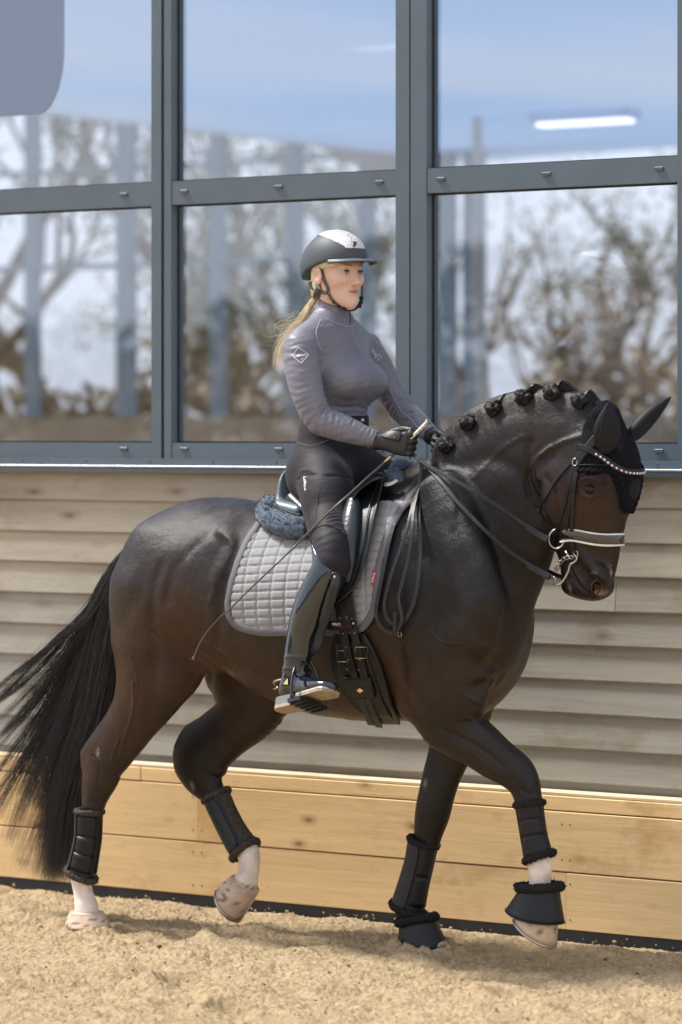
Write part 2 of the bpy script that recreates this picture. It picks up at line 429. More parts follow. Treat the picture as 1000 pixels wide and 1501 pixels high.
# ================================================================== materials of the building
M_frame = simple('powder_coated_blue_grey_metal', (.085,.118,.150), (.075,.105,.135), .42, 0, 6, .05, 300, .001, .5)
M_frame_dark = simple('dark_seal', (.012,.014,.017), None, .6)
M_cap = simple('grey_plastic_cap', (.06,.08,.10), None, .5)
def wood(name, c0, c1, knot, kn=3.2, seed=0, rough=.75, grain=1.0, knots=True):
    """boards run along x: long grain streaks, knots, a different tone on every board"""
    m, t, b = new_mat(name)
    tcn = N(t, 'ShaderNodeTexCoord'); oi = N(t, 'ShaderNodeObjectInfo')
    off = N(t, 'ShaderNodeVectorMath', operation='SCALE'); cmb = N(t, 'ShaderNodeCombineXYZ')
    for i, s in enumerate((37.0, 11.0, 17.0)):
        mm = N(t, 'ShaderNodeMath', operation='MULTIPLY'); mm.inputs[1].default_value = s
        t.links.new(oi.outputs['Random'], mm.inputs[0]); t.links.new(mm.outputs[0], cmb.inputs[i])
    ad = N(t, 'ShaderNodeVectorMath', operation='ADD'); t.links.new(tcn.outputs['Object'], ad.inputs[0]); t.links.new(cmb.outputs[0], ad.inputs[1])
    v = ad.outputs[0]
    wv = noise(t, 1.0, 3, .5, v, (1.6, 8, 16))
    mp = N(t, 'ShaderNodeMapping'); mp.inputs['Scale'].default_value = (1.2, 30, 46); t.links.new(v, mp.inputs[0])
    di = N(t, 'ShaderNodeVectorMath', operation='MULTIPLY_ADD'); cc = N(t, 'ShaderNodeCombineXYZ'); t.links.new(wv, cc.inputs[2]); t.links.new(wv, cc.inputs[1])
    di.inputs[1].default_value = (0, 5, 5); t.links.new(cc.outputs[0], di.inputs[0]); t.links.new(mp.outputs[0], di.inputs[2])
    g = N(t, 'ShaderNodeTexNoise'); g.inputs['Scale'].default_value = 1; g.inputs['Detail'].default_value = 5; g.inputs['Roughness'].default_value = .65
    t.links.new(di.outputs[0], g.inputs['Vector'])
    col = ramp(t, g.outputs[0], [(.3, c1), (.55, c0), (.8, tuple(min(1, x*1.12) for x in c0))])
    bl = ramp(t, noise(t, 1, 4, .6, v, (1.4, 3, 5)), [(.3, tuple(x*.8 for x in c0)), (.7, tuple(min(1, x*1.1) for x in c0))])
    col = mixc(t, col, bl, .45)
    fac = g.outputs[0]
    if knots:
        vo = N(t, 'ShaderNodeTexVoronoi'); vo.inputs['Scale'].default_value = 1
        m2 = N(t, 'ShaderNodeMapping'); m2.inputs['Scale'].default_value = (kn, 6, 8.5); t.links.new(v, m2.inputs[0]); t.links.new(m2.outputs[0], vo.inputs['Vector'])
        k = ramp(t, vo.outputs['Distance'], [(.05, (1,1,1)), (.10, (.45,.45,.45)), (.22, (0,0,0))])
        col = mixc(t, col, knot, k)
    st = ramp(t, noise(t, 1, 5, .7, v, (2.2, 2, 3.2)), [(.32, (.72,.62,.50)), (.45, (1,1,1))])
    col = mixc(t, col, st, .7, 'MULTIPLY')
    # tone per board
    tone = ramp(t, oi.outputs['Random'], [(0, (.86,.86,.86)), (1, (1.08,1.06,1.03))])
    col = mixc(t, col, tone, 1.0, 'MULTIPLY')
    t.links.new(col, b.inputs['Base Color']); b.inputs['Roughness'].default_value = rough; b.inputs['Specular IOR Level'].default_value = .3
    bump(t, b, fac, .35*grain, .003); return m
def weather(m):
    t = m.node_tree; b = t.nodes['Principled BSDF']; src = b.inputs['Base Color'].links[0].from_socket
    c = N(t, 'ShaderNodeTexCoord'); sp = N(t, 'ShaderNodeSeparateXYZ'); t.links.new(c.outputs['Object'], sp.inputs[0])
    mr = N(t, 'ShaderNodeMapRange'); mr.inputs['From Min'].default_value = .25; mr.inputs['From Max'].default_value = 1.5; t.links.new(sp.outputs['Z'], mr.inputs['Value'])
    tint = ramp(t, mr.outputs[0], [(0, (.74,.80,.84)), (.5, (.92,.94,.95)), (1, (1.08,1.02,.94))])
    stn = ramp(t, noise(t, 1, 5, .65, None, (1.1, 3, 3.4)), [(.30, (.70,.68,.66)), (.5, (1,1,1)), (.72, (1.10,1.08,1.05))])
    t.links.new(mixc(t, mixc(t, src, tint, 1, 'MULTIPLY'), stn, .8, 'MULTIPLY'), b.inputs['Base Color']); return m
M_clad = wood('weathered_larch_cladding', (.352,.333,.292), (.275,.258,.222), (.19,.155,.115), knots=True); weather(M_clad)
M_pine = wood('treated_pine_plank', (.78,.565,.30), (.64,.44,.215), (.33,.18,.075), kn=4.5, knots=True)
M_pine_top = wood('pale_pine_edge', (.70,.56,.38), (.62,.48,.31), (.4,.28,.15), knots=False)
M_rubber = simple('black_rubber', (.018,.021,.027), (.03,.034,.04), .7, 0, 12, .3, 60, .004)

def scuff(m):
    t = m.node_tree; b = t.nodes['Principled BSDF']; src = b.inputs['Base Color'].links[0].from_socket
    k = ramp(t, noise(t, 1, 6, .8, None, (5, 3, 9)), [(.60, (0,0,0)), (.70, (1,1,1))]); s2 = ramp(t, noise(t, 1, 5, .7, None, (26, 3, 40)), [(.66, (0,0,0)), (.72, (.8,.8,.8))])
    t.links.new(mixc(t, mixc(t, src, (.50,.38,.24), k), (.20,.14,.09), s2), b.inputs['Base Color'])
scuff(M_pine)
def zz(py, px=500, Y=SY): return P(px, py, Y)[2]
X0, X1 = -7.5, 6.0
# ------------------------------------------------------------------ kickboard
kb = empty('kickboard', (0, KY, -.05), 'low pine plank kickboard with black rubber foot along the arena wall', 'kickboard')
seams_k = [(.4155, .464, [P(206, 1140, KY)[0], P(206,1140,KY)[0]-2.6, 2.9]), (.2105, .4115, [P(290,1190,KY)[0], P(290,1190,KY)[0]-3.0, 2.4]), (.016, .2065, [P(830,1320,KY)[0], -2.2, 4.4])]
for ri, (z0, z1, js) in enumerate(seams_k):
    xs = [X0] + sorted(js) + [X1]
    for a, b_ in zip(xs[:-1], xs[1:]):
        y0 = KY + random.uniform(-.0015, .0015)
        MB().box((a + .001, y0, z0), (b_ - .001, y0 + .045, z1), .0025).build('plank', M_pine, kb)
MB().box((X0, KY + .004, .4665), (X1, SY - .021, .4745), .0).build('capping_board', M_pine_top, kb)
MB().box((X0, KY + .012, -.12), (X1, KY + .05, .0145)).build('rubber_strip', M_rubber, kb)
MB().box((X0, KY + .05, .0), (X1, KY + .06, .46)).build('backing_board', M_frame_dark, kb)
nl = MB()
for z in (.25, .37, .05, .17):
    for x in (P(296,1200,KY)[0], P(283,1200,KY)[0], 2.42, 2.38, P(824,1320,KY)[0], P(836,1320,KY)[0]):
        nl.ball((x, KY - .0015, z), (.003, .0015, .003), 8, 4)
tag(nl.build('nail_heads', simple('rusty_nail', (.05,.035,.03)), kb), kind='stuff')

# ------------------------------------------------------------------ building
bld = empty('riding_hall', (0, SY, 0), 'riding hall with grey timber weatherboards below large blue grey framed windows', 'building')
zs = [1.437 - .1172*i for i in range(0, 13)]
zs = [1.538] + zs
jn = {3: [P(905, 860, SY)[0]], 6: [2.9, P(60, 955, SY)[0]], 9: [P(740, 1090, SY)[0]], 1: [P(330, 760, SY)[0]]}
for i in range(len(zs) - 1):
    z1, z0 = zs[i] + .012, zs[i+1]
    xs = [X0] + sorted(jn.get(i, [])) + [X1]
    for a, c in zip(xs[:-1], xs[1:]):
        dz = random.uniform(-.0012, .0012); a += .001; c -= .001
        yb, ytop = SY - .015 + random.uniform(-.002, .002), SY - .002
        v = []
        for x in np.linspace(a, c, 24):
            wob = .0012*math.sin(x*2.1 + i*3.3) + .0007*math.sin(x*5.7 + i)
            v += [(x, yb, z0 + dz + wob), (x, yb - .0005, z0 + .004 + dz + wob), (x, ytop, z1), (x, ytop + .01, z1), (x, yb + .016, z0 + dz + wob)]
        f = []
        for k in range(23):
            for j in range(5): f.append((k*5 + j, (k+1)*5 + j, (k+1)*5 + (j+1) % 5, k*5 + (j+1) % 5))
        f += [(0,1,2,3,4), tuple(23*5 + j for j in (4,3,2,1,0))]
        MB().add(v, f).build('weatherboard', M_clad, bld)
MB().box((X0, SY + .012, -.1), (X1, SY + .05, 1.53)).build('wall_backing', M_frame_dark, bld)
# sill: dark grey flashing with a pale lip
zl = zz(698, 970); 
MB().box((X0, SY - .045, 1.541), (X1, SY + .05, 1.560), .002).build('sill', M_frame, bld)
MB().box((X0, SY - .049, 1.5625), (X1, SY - .005, 1.568), .001).build('sill_lip', simple('pale_metal_flashing', (.42,.46,.50), None, .35, .3), bld)
MB().box((X0, SY - .012, 1.570), (X1, SY + .05, 1.593)).build('sub_frame', M_frame, bld)
sc_ = MB()
for px in np.arange(-60, 1100, 93):
    q = P(px, 683, SY - .012); sc_.ball((q[0], SY - .013, 1.584), (.005, .003, .005), 8, 4)
tag(sc_.build('screw_heads', M_cap, bld), kind='stuff')

def glass_mat():
    m = bpy.data.materials.new('window_glass'); m.use_nodes = True; t = m.node_tree; t.nodes.clear()
    o = N(t, 'ShaderNodeOutputMaterial'); tr = N(t, 'ShaderNodeBsdfTransparent'); gl = N(t, 'ShaderNodeBsdfGlossy')
    tr.inputs[0].default_value = (.825, .865, .91, 1); gl.inputs['Color'].default_value = (.90, .93, 1.0, 1); gl.inputs['Roughness'].default_value = .004
    fr = N(t, 'ShaderNodeLayerWeight'); fr.inputs[0].default_value = .5
    pw = N(t, 'ShaderNodeMath', operation='POWER'); pw.inputs[1].default_value = 3.5; t.links.new(fr.outputs['Facing'], pw.inputs[0])
    mr = N(t, 'ShaderNodeMapRange'); mr.inputs['To Min'].default_value = .115; mr.inputs['To Max'].default_value = .8
    mx = N(t, 'ShaderNodeMixShader'); t.links.new(pw.outputs[0], mr.inputs['Value']); t.links.new(mr.outputs[0], mx.inputs[0])
    t.links.new(tr.outputs[0], mx.inputs[1]); t.links.new(gl.outputs[0], mx.inputs[2]); t.links.new(mx.outputs[0], o.inputs[0])
    # panes are never perfectly flat
    bp = N(t, 'ShaderNodeBump'); bp.inputs['Strength'].default_value = .2; bp.inputs['Distance'].default_value = .003
    nn = N(t, 'ShaderNodeTexNoise'); nn.inputs['Scale'].default_value = 1.6; nn.inputs['Detail'].default_value = 1
    c = N(t, 'ShaderNodeTexCoord'); t.links.new(c.outputs['Object'], nn.inputs['Vector']); t.links.new(nn.outputs[0], bp.inputs['Height'])
    t.links.new(bp.outputs[0], gl.inputs['Normal'])
    return m
M_glass = glass_mat()
ZB, ZT0, ZT1, ZTOP = 1.652, zz(267, 980), zz(229, 980), 4.4
GY = SY + .045
def window(xa, xb, la, lb, side=.0):
    """one glazed bay between xa and xb, stiles la and lb wide"""
    w = MB().box((xa, SY, 1.595), (xa + la, SY + .075, ZTOP), 0).build('window', M_frame, bld)
    MB().box((xb - lb, SY, 1.595), (xb, SY + .075, ZTOP), 0).build('stile', M_frame, w)
    a, c = xa + la + .0, xb - lb
    for z0, z1 in ((1.595, ZB), (ZT0, ZT1), (3.75, 3.84)):
        MB().box((a + .0015, SY + .002, z0), (c - .0015, SY + .073, z1), 0).build('rail', M_frame, w)
    for z0, z1 in ((ZB, ZT0), (ZT1, 3.75), (3.84, ZTOP)):
        MB().box((a + .0, GY, z0 - .0), (c, GY + .004, z1)).build('pane', M_glass, w)
        s = MB(); g = .006
        s.box((a, GY - .006, z0), (a + g, GY - .0005, z1)); s.box((c - g, GY - .006, z0), (c, GY - .0005, z1))
        s.box((a + g, GY - .006, z0), (c - g, GY - .0005, z0 + g)); s.box((a + g, GY - .006, z1 - g), (c - g, GY - .0005, z1))
        s.build('glazing_seal', M_frame_dark, w)
    # drain caps
    n = 3
    for z in ((1.595 + ZB)/2 + .006, (ZT0 + ZT1)/2 + .004):
        for k in range(n):
            x = a + (c - a)*(.06, .49, .93)[k]
            cp = MB().box((x - .017, SY - .004, z - .006), (x + .017, SY + .002, z + .006), .002)
            cp.box((x - .013, SY - .0047, z - .0075), (x + .013, SY - .0035, z - .0045)); cp.build('drain_cap', M_cap, w)
    return w
def wx(px, py=450): return P(px, py, SY)[0]
window(wx(-330), wx(236.5), .06, wx(236.5) - wx(222), 0)
window(wx(240.5), wx(600), wx(251) - wx(240.5), wx(600) - wx(580))
window(wx(602), wx(1012), wx(625) - wx(602), wx(1012) - wx(993))
window(wx(1015), wx(1430), wx(1036) - wx(1015), .06)
window(wx(-700), wx(-334), .06, .06)
MB().box((wx(236.5) + .0005, SY + .02, 1.595), (wx(240.5) - .0005, SY + .07, ZTOP)).build('mullion_joint', M_frame_dark, bld)
MB().box((X0, SY - .03, ZTOP + .002), (X1, SY + .15, 5.6)).build('fascia', M_frame, bld)

# ------------------------------------------------------------------ inside the hall
def roof_mat():  # blue tint and translucency added, standing in for sky reflected on the panes
    m = bpy.data.materials.new('sky_veil_roof_panel'); m.use_nodes = True; t = m.node_tree; t.nodes.clear(); o = N(t, 'ShaderNodeOutputMaterial')
    d = N(t, 'ShaderNodeBsdfDiffuse'); tl = N(t, 'ShaderNodeBsdfTranslucent'); mx = N(t, 'ShaderNodeMixShader'); mx.inputs[0].default_value = .5
    c = ramp(t, noise(t, .25, 2, .5, None, (1, .4, 1)), [(.35, (.54,.70,.88)), (.65, (.76,.80,.88))]); t.links.new(c, d.inputs[0]); t.links.new(c, tl.inputs[0])
    t.links.new(d.outputs[0], mx.inputs[1]); t.links.new(tl.outputs[0], mx.inputs[2]); t.links.new(mx.outputs[0], o.inputs[0]); return m
M_ceil = roof_mat()
M_col = simple('steel_column', (.30,.39,.47), None, .5)
M_dark = simple('hall_lining', (.42,.33,.23), (.30,.24,.17), .8, 0, 4)
M_tan = simple('inner_wall_tan', (.50,.40,.28), (.42,.33,.23), .8, 0, 4)
FY = 15.5
def fx(px): return P(px, 400, FY)[0]
def fz(py, px=300): return P(px, py, FY)[2]
XL, XR = -26.0, 6.0
MB().box((XL, SY + .3, -.06), (XR, FY + .1, -.02)).build('hall_floor', M_sand, bld)
MB().box((XL, FY, -.02), (XR, FY + .15, fz(612))).build('hall_far_wall', M_tan, bld)
for px, wd in ((-130, .16), (-45, .14), (48, .15), (185, .2), (320, .15), (432, .17), (538, .15), (655, .17), (695, .2)):
    x = fx(px); MB().box((x - wd*.4, FY - .05, fz(612)), (x + wd*.45, FY + .05, 7.0)).build('hall_column', M_col, bld)
for py, h in ((240, .04), (385, .05)):
    z = fz(py); MB().box((XL, FY - .06, z - h/2), (fx(700), FY + .08, z + h/2)).build('hall_rail', M_col, bld)
# gable: the roof falls towards the right, with a rafter band under it
za, zb_ = fz(-20, 60), fz(228, 590); xa, xb = fx(60), fx(590)
sl_ = (zb_ - za)/(xb - xa)
def roofz(x): return za + sl_*(x - xa) if x < xb else zb_ + .02*(x - xb)
for (x0, x1) in ((XL, xb), (xb, XR)):
    za0, za1 = roofz(x0), roofz(x1)
    MB().add([(x0, SY+.16, za0), (x1, SY+.16, za1 if x1 <= xb else 4.3), (x1, FY + 1, za1), (x0, FY + 1, za0),
              (x0, SY+.16, za0+.2), (x1, SY+.16, (za1 if x1 <= xb else 4.3)+.2), (x1, FY+1, za1+.2), (x0, FY+1, za0+.2)],
             [(0,3,2,1),(4,5,6,7),(0,1,5,4),(1,2,6,5),(2,3,7,6),(3,0,4,7)]).build('hall_ceiling', M_ceil, bld)
v = []
x0, x1 = XL, xb + .3
MB().add([(x0, FY-.1, roofz(x0)-.75), (x1, FY-.1, roofz(x1)-.35), (x1, FY-.1, roofz(x1)), (x0, FY-.1, roofz(x0)), (x0, FY+.1, roofz(x0)-.75), (x1, FY+.1, roofz(x1)-.35), (x1, FY+.1, roofz(x1)), (x0, FY+.1, roofz(x0))],
         [(0,3,2,1),(4,5,6,7),(0,1,5,4),(1,2,6,5),(2,3,7,6),(3,0,4,7)]).build('rafter', simple('pale_rafter', (.50,.44,.44)), bld)
mL, tL, bL = new_mat('lit_tube'); bL.inputs['Emission Color'].default_value = (1, .97, .98, 1); bL.inputs['Emission Strength'].default_value = 1.5
def strip(px0, px1, py, Y, lab):
    a, b2 = P(px0, py, Y), P(px1, py, Y); h = .014
    t = empty('ceiling_light', ((a[0]+b2[0])/2, Y, a[2]), lab, 'ceiling light', 'lit strip lights under the hall ceiling')
    MB().box((a[0], Y - .06, a[2] - h), (b2[0], Y + .06, a[2] + h), .01).build('tube', mL, t)
    MB().box((a[0] - .03, Y - .08, a[2] + h + .002), (b2[0] + .03, Y + .08, a[2] + h + .06)).build('housing', M_ceil, t)
strip(518, 650, 56, 9, 'long lit strip light seen high behind the middle window mullion')
strip(792, 924, 184, 9, 'lit strip light seen behind the right upper pane')
strip(495, 560, 146, 13, 'faint far strip light seen left of the middle mullion')
strip(700, 770, 128, 13, 'faint far strip light seen behind the right upper pane near the pole reflection')
# blue hanging banner with a rounded foot, inside the left window
def banner():
    Y = SY + .5; x1 = P(90, 60, Y)[0]; z0 = P(40, 168, Y)[2]; b = MB(); pts = [(x1 - 2.4, 4.2)]
    pts += [(x1 - 2.4, z0 + .0)]
    for i in range(13):
        a = -math.pi/2 + i*math.pi/2/12; pts.append((x1 - .13 + .13*math.cos(a), z0 + .26 + .26*math.sin(a)))
    pts += [(x1, 4.2)]; n = len(pts)
    v = [(x, Y, z) for x, z in pts] + [(x, Y + .02, z) for x, z in pts]
    b.add(v, [tuple(range(n)), tuple(range(2*n-1, n-1, -1))] + [(i, i+n, (i+1) % n + n, (i+1) % n) for i in range(n)])
    tag(b.build('hanging_banner', simple('blue_cloth', (.10,.17,.30), (.09,.15,.27), .7)), 'blue hanging banner with a rounded corner behind the left window', 'banner')
banner()
# ================================================================== trees and hedges, beyond the hall and across the arena
M_bark = simple('bark', (.25,.21,.16), (.17,.14,.11), .9, 0, 8, .5, 30, .02)
def leafmat(name, c0, c1):
    m = simple(name, c0, c1, .7, 0, .9, lo=.35, hi=.65); return m
M_leaf_b = leafmat('brown_leaves', (.33,.25,.15), (.23,.18,.10)); M_leaf_g = leafmat('spring_leaves', (.22,.25,.12), (.13,.16,.07))
M_leaf_e = leafmat('evergreen_leaves', (.06,.08,.035), (.09,.10,.05))
def leaves(centres, n, spread, size, seed):
    r = np.random.default_rng(seed); c = centres[r.integers(0, len(centres), n)] + r.normal(0, spread, (n, 3))
    a = r.normal(size=(n, 3)); a /= np.linalg.norm(a, axis=1)[:, None]; b = np.cross(a, r.normal(size=(n, 3))); b /= np.linalg.norm(b, axis=1)[:, None]
    s = size*r.uniform(.6, 1.4, (n, 1)); V = np.stack([c - a*s, c + b*s*.55, c + a*s, c - b*s*.55], 1).reshape(-1, 3)
    return V, np.arange(4*n).reshape(-1, 4)
def tree(name, loc, h, seed, leafm, nleaf, lsize, label, group, spread=.22, lean=0.0, levels=3):
    r = np.random.default_rng(seed); mb = MB(); tips = []
    def grow(p, d, L, rad, lev):
        n = 4; pts = [p]; q = p.copy(); dd = d.copy()
        for i in range(n):
            dd = dd + r.normal(0, .13, 3) + np.array([0, 0, .05]); dd /= np.linalg.norm(dd); q = q + dd*L/n; pts.append(q)
        mb.tube(pts, np.linspace(rad, rad*.55, n+1), 6 if lev < 2 else 3)
        if lev >= levels: tips.extend(pts[2:]); return
        for i in range(r.integers(3, 5)):
            t = r.uniform(.35, 1.0) if i else 1.0
            k = min(int(t*n), n-1); base = pts[k] + (pts[k+1]-pts[k])*(t*n-k)
            a = r.normal(size=3); a -= a @ dd*dd; a /= np.linalg.norm(a); nd = dd*r.uniform(.6, 1.0) + a*r.uniform(.45, .85); nd[2] += .12; nd /= np.linalg.norm(nd)
            grow(base, nd, L*r.uniform(.55, .78), rad*.5, lev+1)
    grow(np.array([0, 0, 0.0]), np.array([lean, 0, 1.0]), h*.36, h*.022, 0)
    root = empty(name, loc, label, 'tree', group)
    t = link('trunk', mesh('trunk', np.concatenate(mb.v), mb.f, True), M_bark); t.parent = root
    V, Fq = leaves(np.array(tips), nleaf, spread, lsize, seed); o = link('crown', mesh('crown', V, Fq), leafm); o.parent = root
    return root
def hedge(x0, x1, y, hh, seed, mat, label):
    r = np.random.default_rng(seed); k = int((x1-x0)*900); x = r.uniform(x0, x1, k)
    top = hh*(1 + .16*np.sin(x*1.1 + seed) + .09*np.sin(x*2.9) + .05*np.sin(x*7)); z = top*np.sqrt(r.uniform(0, 1, k)); yy = y + r.normal(0, .35, k)*(1.2 - z/top*.5)
    C3 = np.stack([x, yy, z], 1); V, Fq = leaves(C3, k, .05, .07, seed)
    o = link('hedge', mesh('hedge', V, Fq), mat); tag(o, label, 'hedge', kind='stuff'); return o
hedge(-40, 4, -24.0, 2.6, 3, M_leaf_b, 'brown beech hedge across the arena behind the camera')
hedge(-34, -4, 18.6, 2.15, 5, M_leaf_b, 'brown hedge outside the far side of the riding hall')
def treeline(name, pts, h, n, seed, label):
    r = np.random.default_rng(seed); q = crom(np.array(pts, float), 12); i = r.integers(0, len(q)-1, n); w = r.uniform(0, 1, (n, 1)); c = q[i]*(1-w) + q[i+1]*w; a = np.arctan2(c[:, 1], c[:, 0])
    top = h*(1 + .22*np.sin(a*9 + seed) + .14*np.sin(a*23) + .08*np.sin(a*51)); z = top*np.sqrt(r.uniform(0, 1, n)); C3 = np.column_stack([c + r.normal(0, .9, (n, 2)), z])
    V, Fq = leaves(C3, n, .05, .22, seed); tag(link(name, mesh(name, V, Fq), M_leaf_e), label, 'trees', kind='stuff')
treeline('far_woodland', [(-48,-20),(-36,-36),(-15,-46),(10,-48),(32,-38),(44,-20),(48,0)], 3.9, 26000, 8, 'far belt of woodland behind the open side of the arena')
g2 = 'trees outside the far side of the hall'
def tx(px, y): return P(px, 500, y)[0]
spots = [(60, 20.5, 8.5, M_leaf_g, 700, 'pale leafy tree outside the hall seen through the far left pane'),
         (150, 24.5, 9.5, M_leaf_b, 350, 'thin bare tree outside the hall seen through the left panes'),
         (215, 19.5, 7.0, M_leaf_e, 350, 'sparse dark tree seen just left of the left mullion'),
         (335, 21.0, 7.4, M_leaf_g, 1700, 'bushy green tree outside the hall seen behind the middle pane'),
         (430, 23.5, 8.0, M_leaf_e, 500, 'dark tree outside the hall seen left of the helmet'),
         (545, 20.8, 6.6, M_leaf_g, 1500, 'green tree outside the hall seen beside the middle mullion'),
         (660, 23.5, 6.5, M_leaf_g, 900, 'pale green tree seen left of the white post'),
         (745, 20.5, 4.9, M_leaf_b, 1900, 'dense brown leaved tree seen just right of the white post'),
         (880, 21.5, 5.6, M_leaf_b, 500, 'forked bare tree with few brown leaves seen above the horse neck'),
         (945, 23.5, 6.0, M_leaf_g, 500, 'slender pale tree seen at the right edge of the right window')]
for i, (px, y, h, m, n, lb) in enumerate(spots): tree('garden_tree', (tx(px, y), y, 0), h, 61 + i, m, int(n*.9), .045, lb, g2, .16)
# the tall white post
ly = 13.2; q = P(704, 300, ly)
lp = empty('lamp_post', (q[0], ly, -.05), 'tall thin white post inside the hall seen through the right window', 'lamp post')
pm = simple('white_post', (.62,.60,.58), None, .5); zt = P(694, 8, ly)[2]
a = MB().tube([P(716, 700, ly), P(708, 560, ly), P(700, 420, ly), P(702, 260, ly), P(694, 8, ly)], [.060, .055, .05, .042, .035], 12); a.build('post', pm, lp, True)
MB().ball(P(694, 4, ly), .07).build('lamp_globe', pm, lp, True)
# ================================================================== the horse
def sec(a, b, Y, rho):
    """a body section from its two outline points in the photo, on the plane y=Y; rho = lateral / in-plane radius -> x y z r_in r_lat"""
    A, B = P(*a, Y), P(*b, Y); c = (A+B)/2; e = B - A; L = np.linalg.norm(e); e = e/L
    dpx = np.array([b[0]-a[0], b[1]-a[1]], float); h = np.linalg.norm(dpx)/2; n = dpx/np.linalg.norm(dpx)
    sc = F/((c - CAM) @ FWD); k = math.hypot(abs(e[0]*math.cos(TH)*n[0]) + abs(e[2]*n[1]), rho*math.sin(TH)*n[0])
    r = h/sc/k
    return [c[0], c[1], c[2], r, r*rho]
def secs(rows, Y=None): return [sec((r[0], r[1]), (r[2], r[3]), r[4] if Y is None else Y, r[-1]) for r in rows]
def cen(px, py, Y, r, rl=None):
    q = P(px, py, Y); return [q[0], q[1], q[2], r, r if rl is None else rl]
H = Field((-1.36, -.40, -.03), (1.30, .40, 1.86), .0075)
# --- trunk
H.chain(secs([(262,752, 262,950, .00, .95), (300,733, 300,955, .0, .92), (345,731, 345,962, .0, 1.05), (395,742, 395,1000, .0, 1.02), (450,752, 450,1038, .0, .96),
              (505,752, 508,1054, .0, .90), (560,735, 560,1058, .0, .86), (610,705, 618,1058, .0, .80), (640,690, 655,1050, .0, .74)]), .03)
H.chain(secs([(640,665, 655,760, .0, .55), (610,690, 620,800, .0, .8), (560,728, 565,820, .0, .9)]), .08)     # withers
# chest and breast
H.ell(P(668, 905, 0), (.26, .235, .30), .06)
H.ell(P(705, 920, -.07), (.145, .115, .19), .04); H.ell(P(683, 940, .09), (.15, .12, .18), .04)
H.ell(P(650, 985, 0), (.17, .15, .15), .06)
# shoulder blade and upper arm, near and far
for s_ in (-1, 1):
    H.chain([cen(648, 720, s_*.11, .09, .07), cen(672, 800, s_*.165, .105, .075), cen(698, 880, s_*.195, .10, .07), cen(690, 930, s_*.19, .085, .07)], .06)
    H.chain([cen(690, 925, s_*.185, .085, .06), cen(655, 975, s_*.19, .10, .065), cen(630, 1030, s_*.175, .085, .06)], .05)
    H.chain([cen(640, 850, s_*.19, .10, .05), cen(615, 950, s_*.205, .10, .05), cen(612, 1035, s_*.175, .062, .055)], .05)   # triceps
# croup and haunches
H.ell(P(300, 860, 0), (.27, .25, .27), .06)
for s_ in (-1, 1):
    H.ell(P(272 if s_ < 0 else 262, 880, s_*.145), (.235, .135, .235), .06)
    H.ell(P(332, 800, s_*.17), (.075, .06, .06), .07)              # point of hip
    H.chain([cen(240, 800, s_*.12, .11, .09), cen(222, 860, s_*.15, .13, .09), cen(215, 940, s_*.15, .12, .08)], .06)
    H.ell(P(330, 905, s_*.14), (.12, .09, .12), .06)
H.chain([cen(225, 785, 0, .05), cen(212, 802, 0, .045), cen(200, 835, 0, .04), cen(190, 880, 0, .032)], .05)       # dock
# --- near hind
NH = [(164,880, 330,860, -.15, .55), (163,935, 310,930, -.155, .55), (165,990, 286,985, -.155, .55), (165,1020, 262,1020, -.155, .56), (160,1046, 238,1050, -.155, .55),
      (147,1068, 217,1080, -.15, .5), (131,1088, 196,1108, -.145, .46), (120,1104, 181,1128, -.14, .46), (119,1128, 177,1141, -.14, .5), (119,1155, 165,1160, -.14, .58),
      (121,1180, 153,1183, -.14, .72)]
H.chain(secs(NH), .045)
H.chain([cen(137, 1183, -.14, .034, .027), cen(134, 1225, -.14, .031, .026), cen(128, 1262, -.14, .033, .029), cen(121, 1285, -.14, .042, .037), cen(121, 1303, -.14, .035, .033), cen(126, 1328, -.14, .040, .040), cen(128, 1345, -.14, .046, .046)], .02)
H.chain([cen(150, 1080, -.14, .016), cen(134, 1096, -.14, .019), cen(127, 1106, -.14, .021)], .02)   # point of hock
H.ell(P(262, 990, -.165), (.065, .07, .06), .05)                    # stifle
# flank fold
H.chain([cen(345, 900, -.2, .05, .04), cen(330, 945, -.2, .04, .03), cen(300, 970, -.17, .03, .03)], .05)
H.chain([cen(345, 900, .2, .05, .04), cen(345, 950, .2, .045, .04)], .05)
# --- far hind
FH = [(295,900, 420,900, .15, .55), (297,965, 440,985, .15, .55), (312,1006, 428,1035, .15, .56), (321,1028, 406,1055, .145, .58), (304,1052, 376,1079, .145, .55),
      (281,1073, 352,1098, .14, .5), (261,1088, 340,1112, .14, .46), (253,1106, 334,1126, .14, .46), (262,1128, 330,1137, .14, .5), (275,1145, 329,1148, .14, .55), (295,1166, 331,1158, .14, .66)]
H.chain(secs(FH), .045)
H.chain([cen(314, 1165, .14, .036, .028), cen(328, 1193, .14, .031, .026), cen(344, 1222, .14, .032, .028), cen(362, 1247, .14, .043, .038), cen(366, 1268, .14, .037, .034), cen(362, 1288, .14, .040, .040), cen(360, 1297, .14, .042, .044)], .02)
H.chain([cen(300, 1085, .14, .018), cen(274, 1096, .14, .022), cen(265, 1108, .14, .024)], .02)
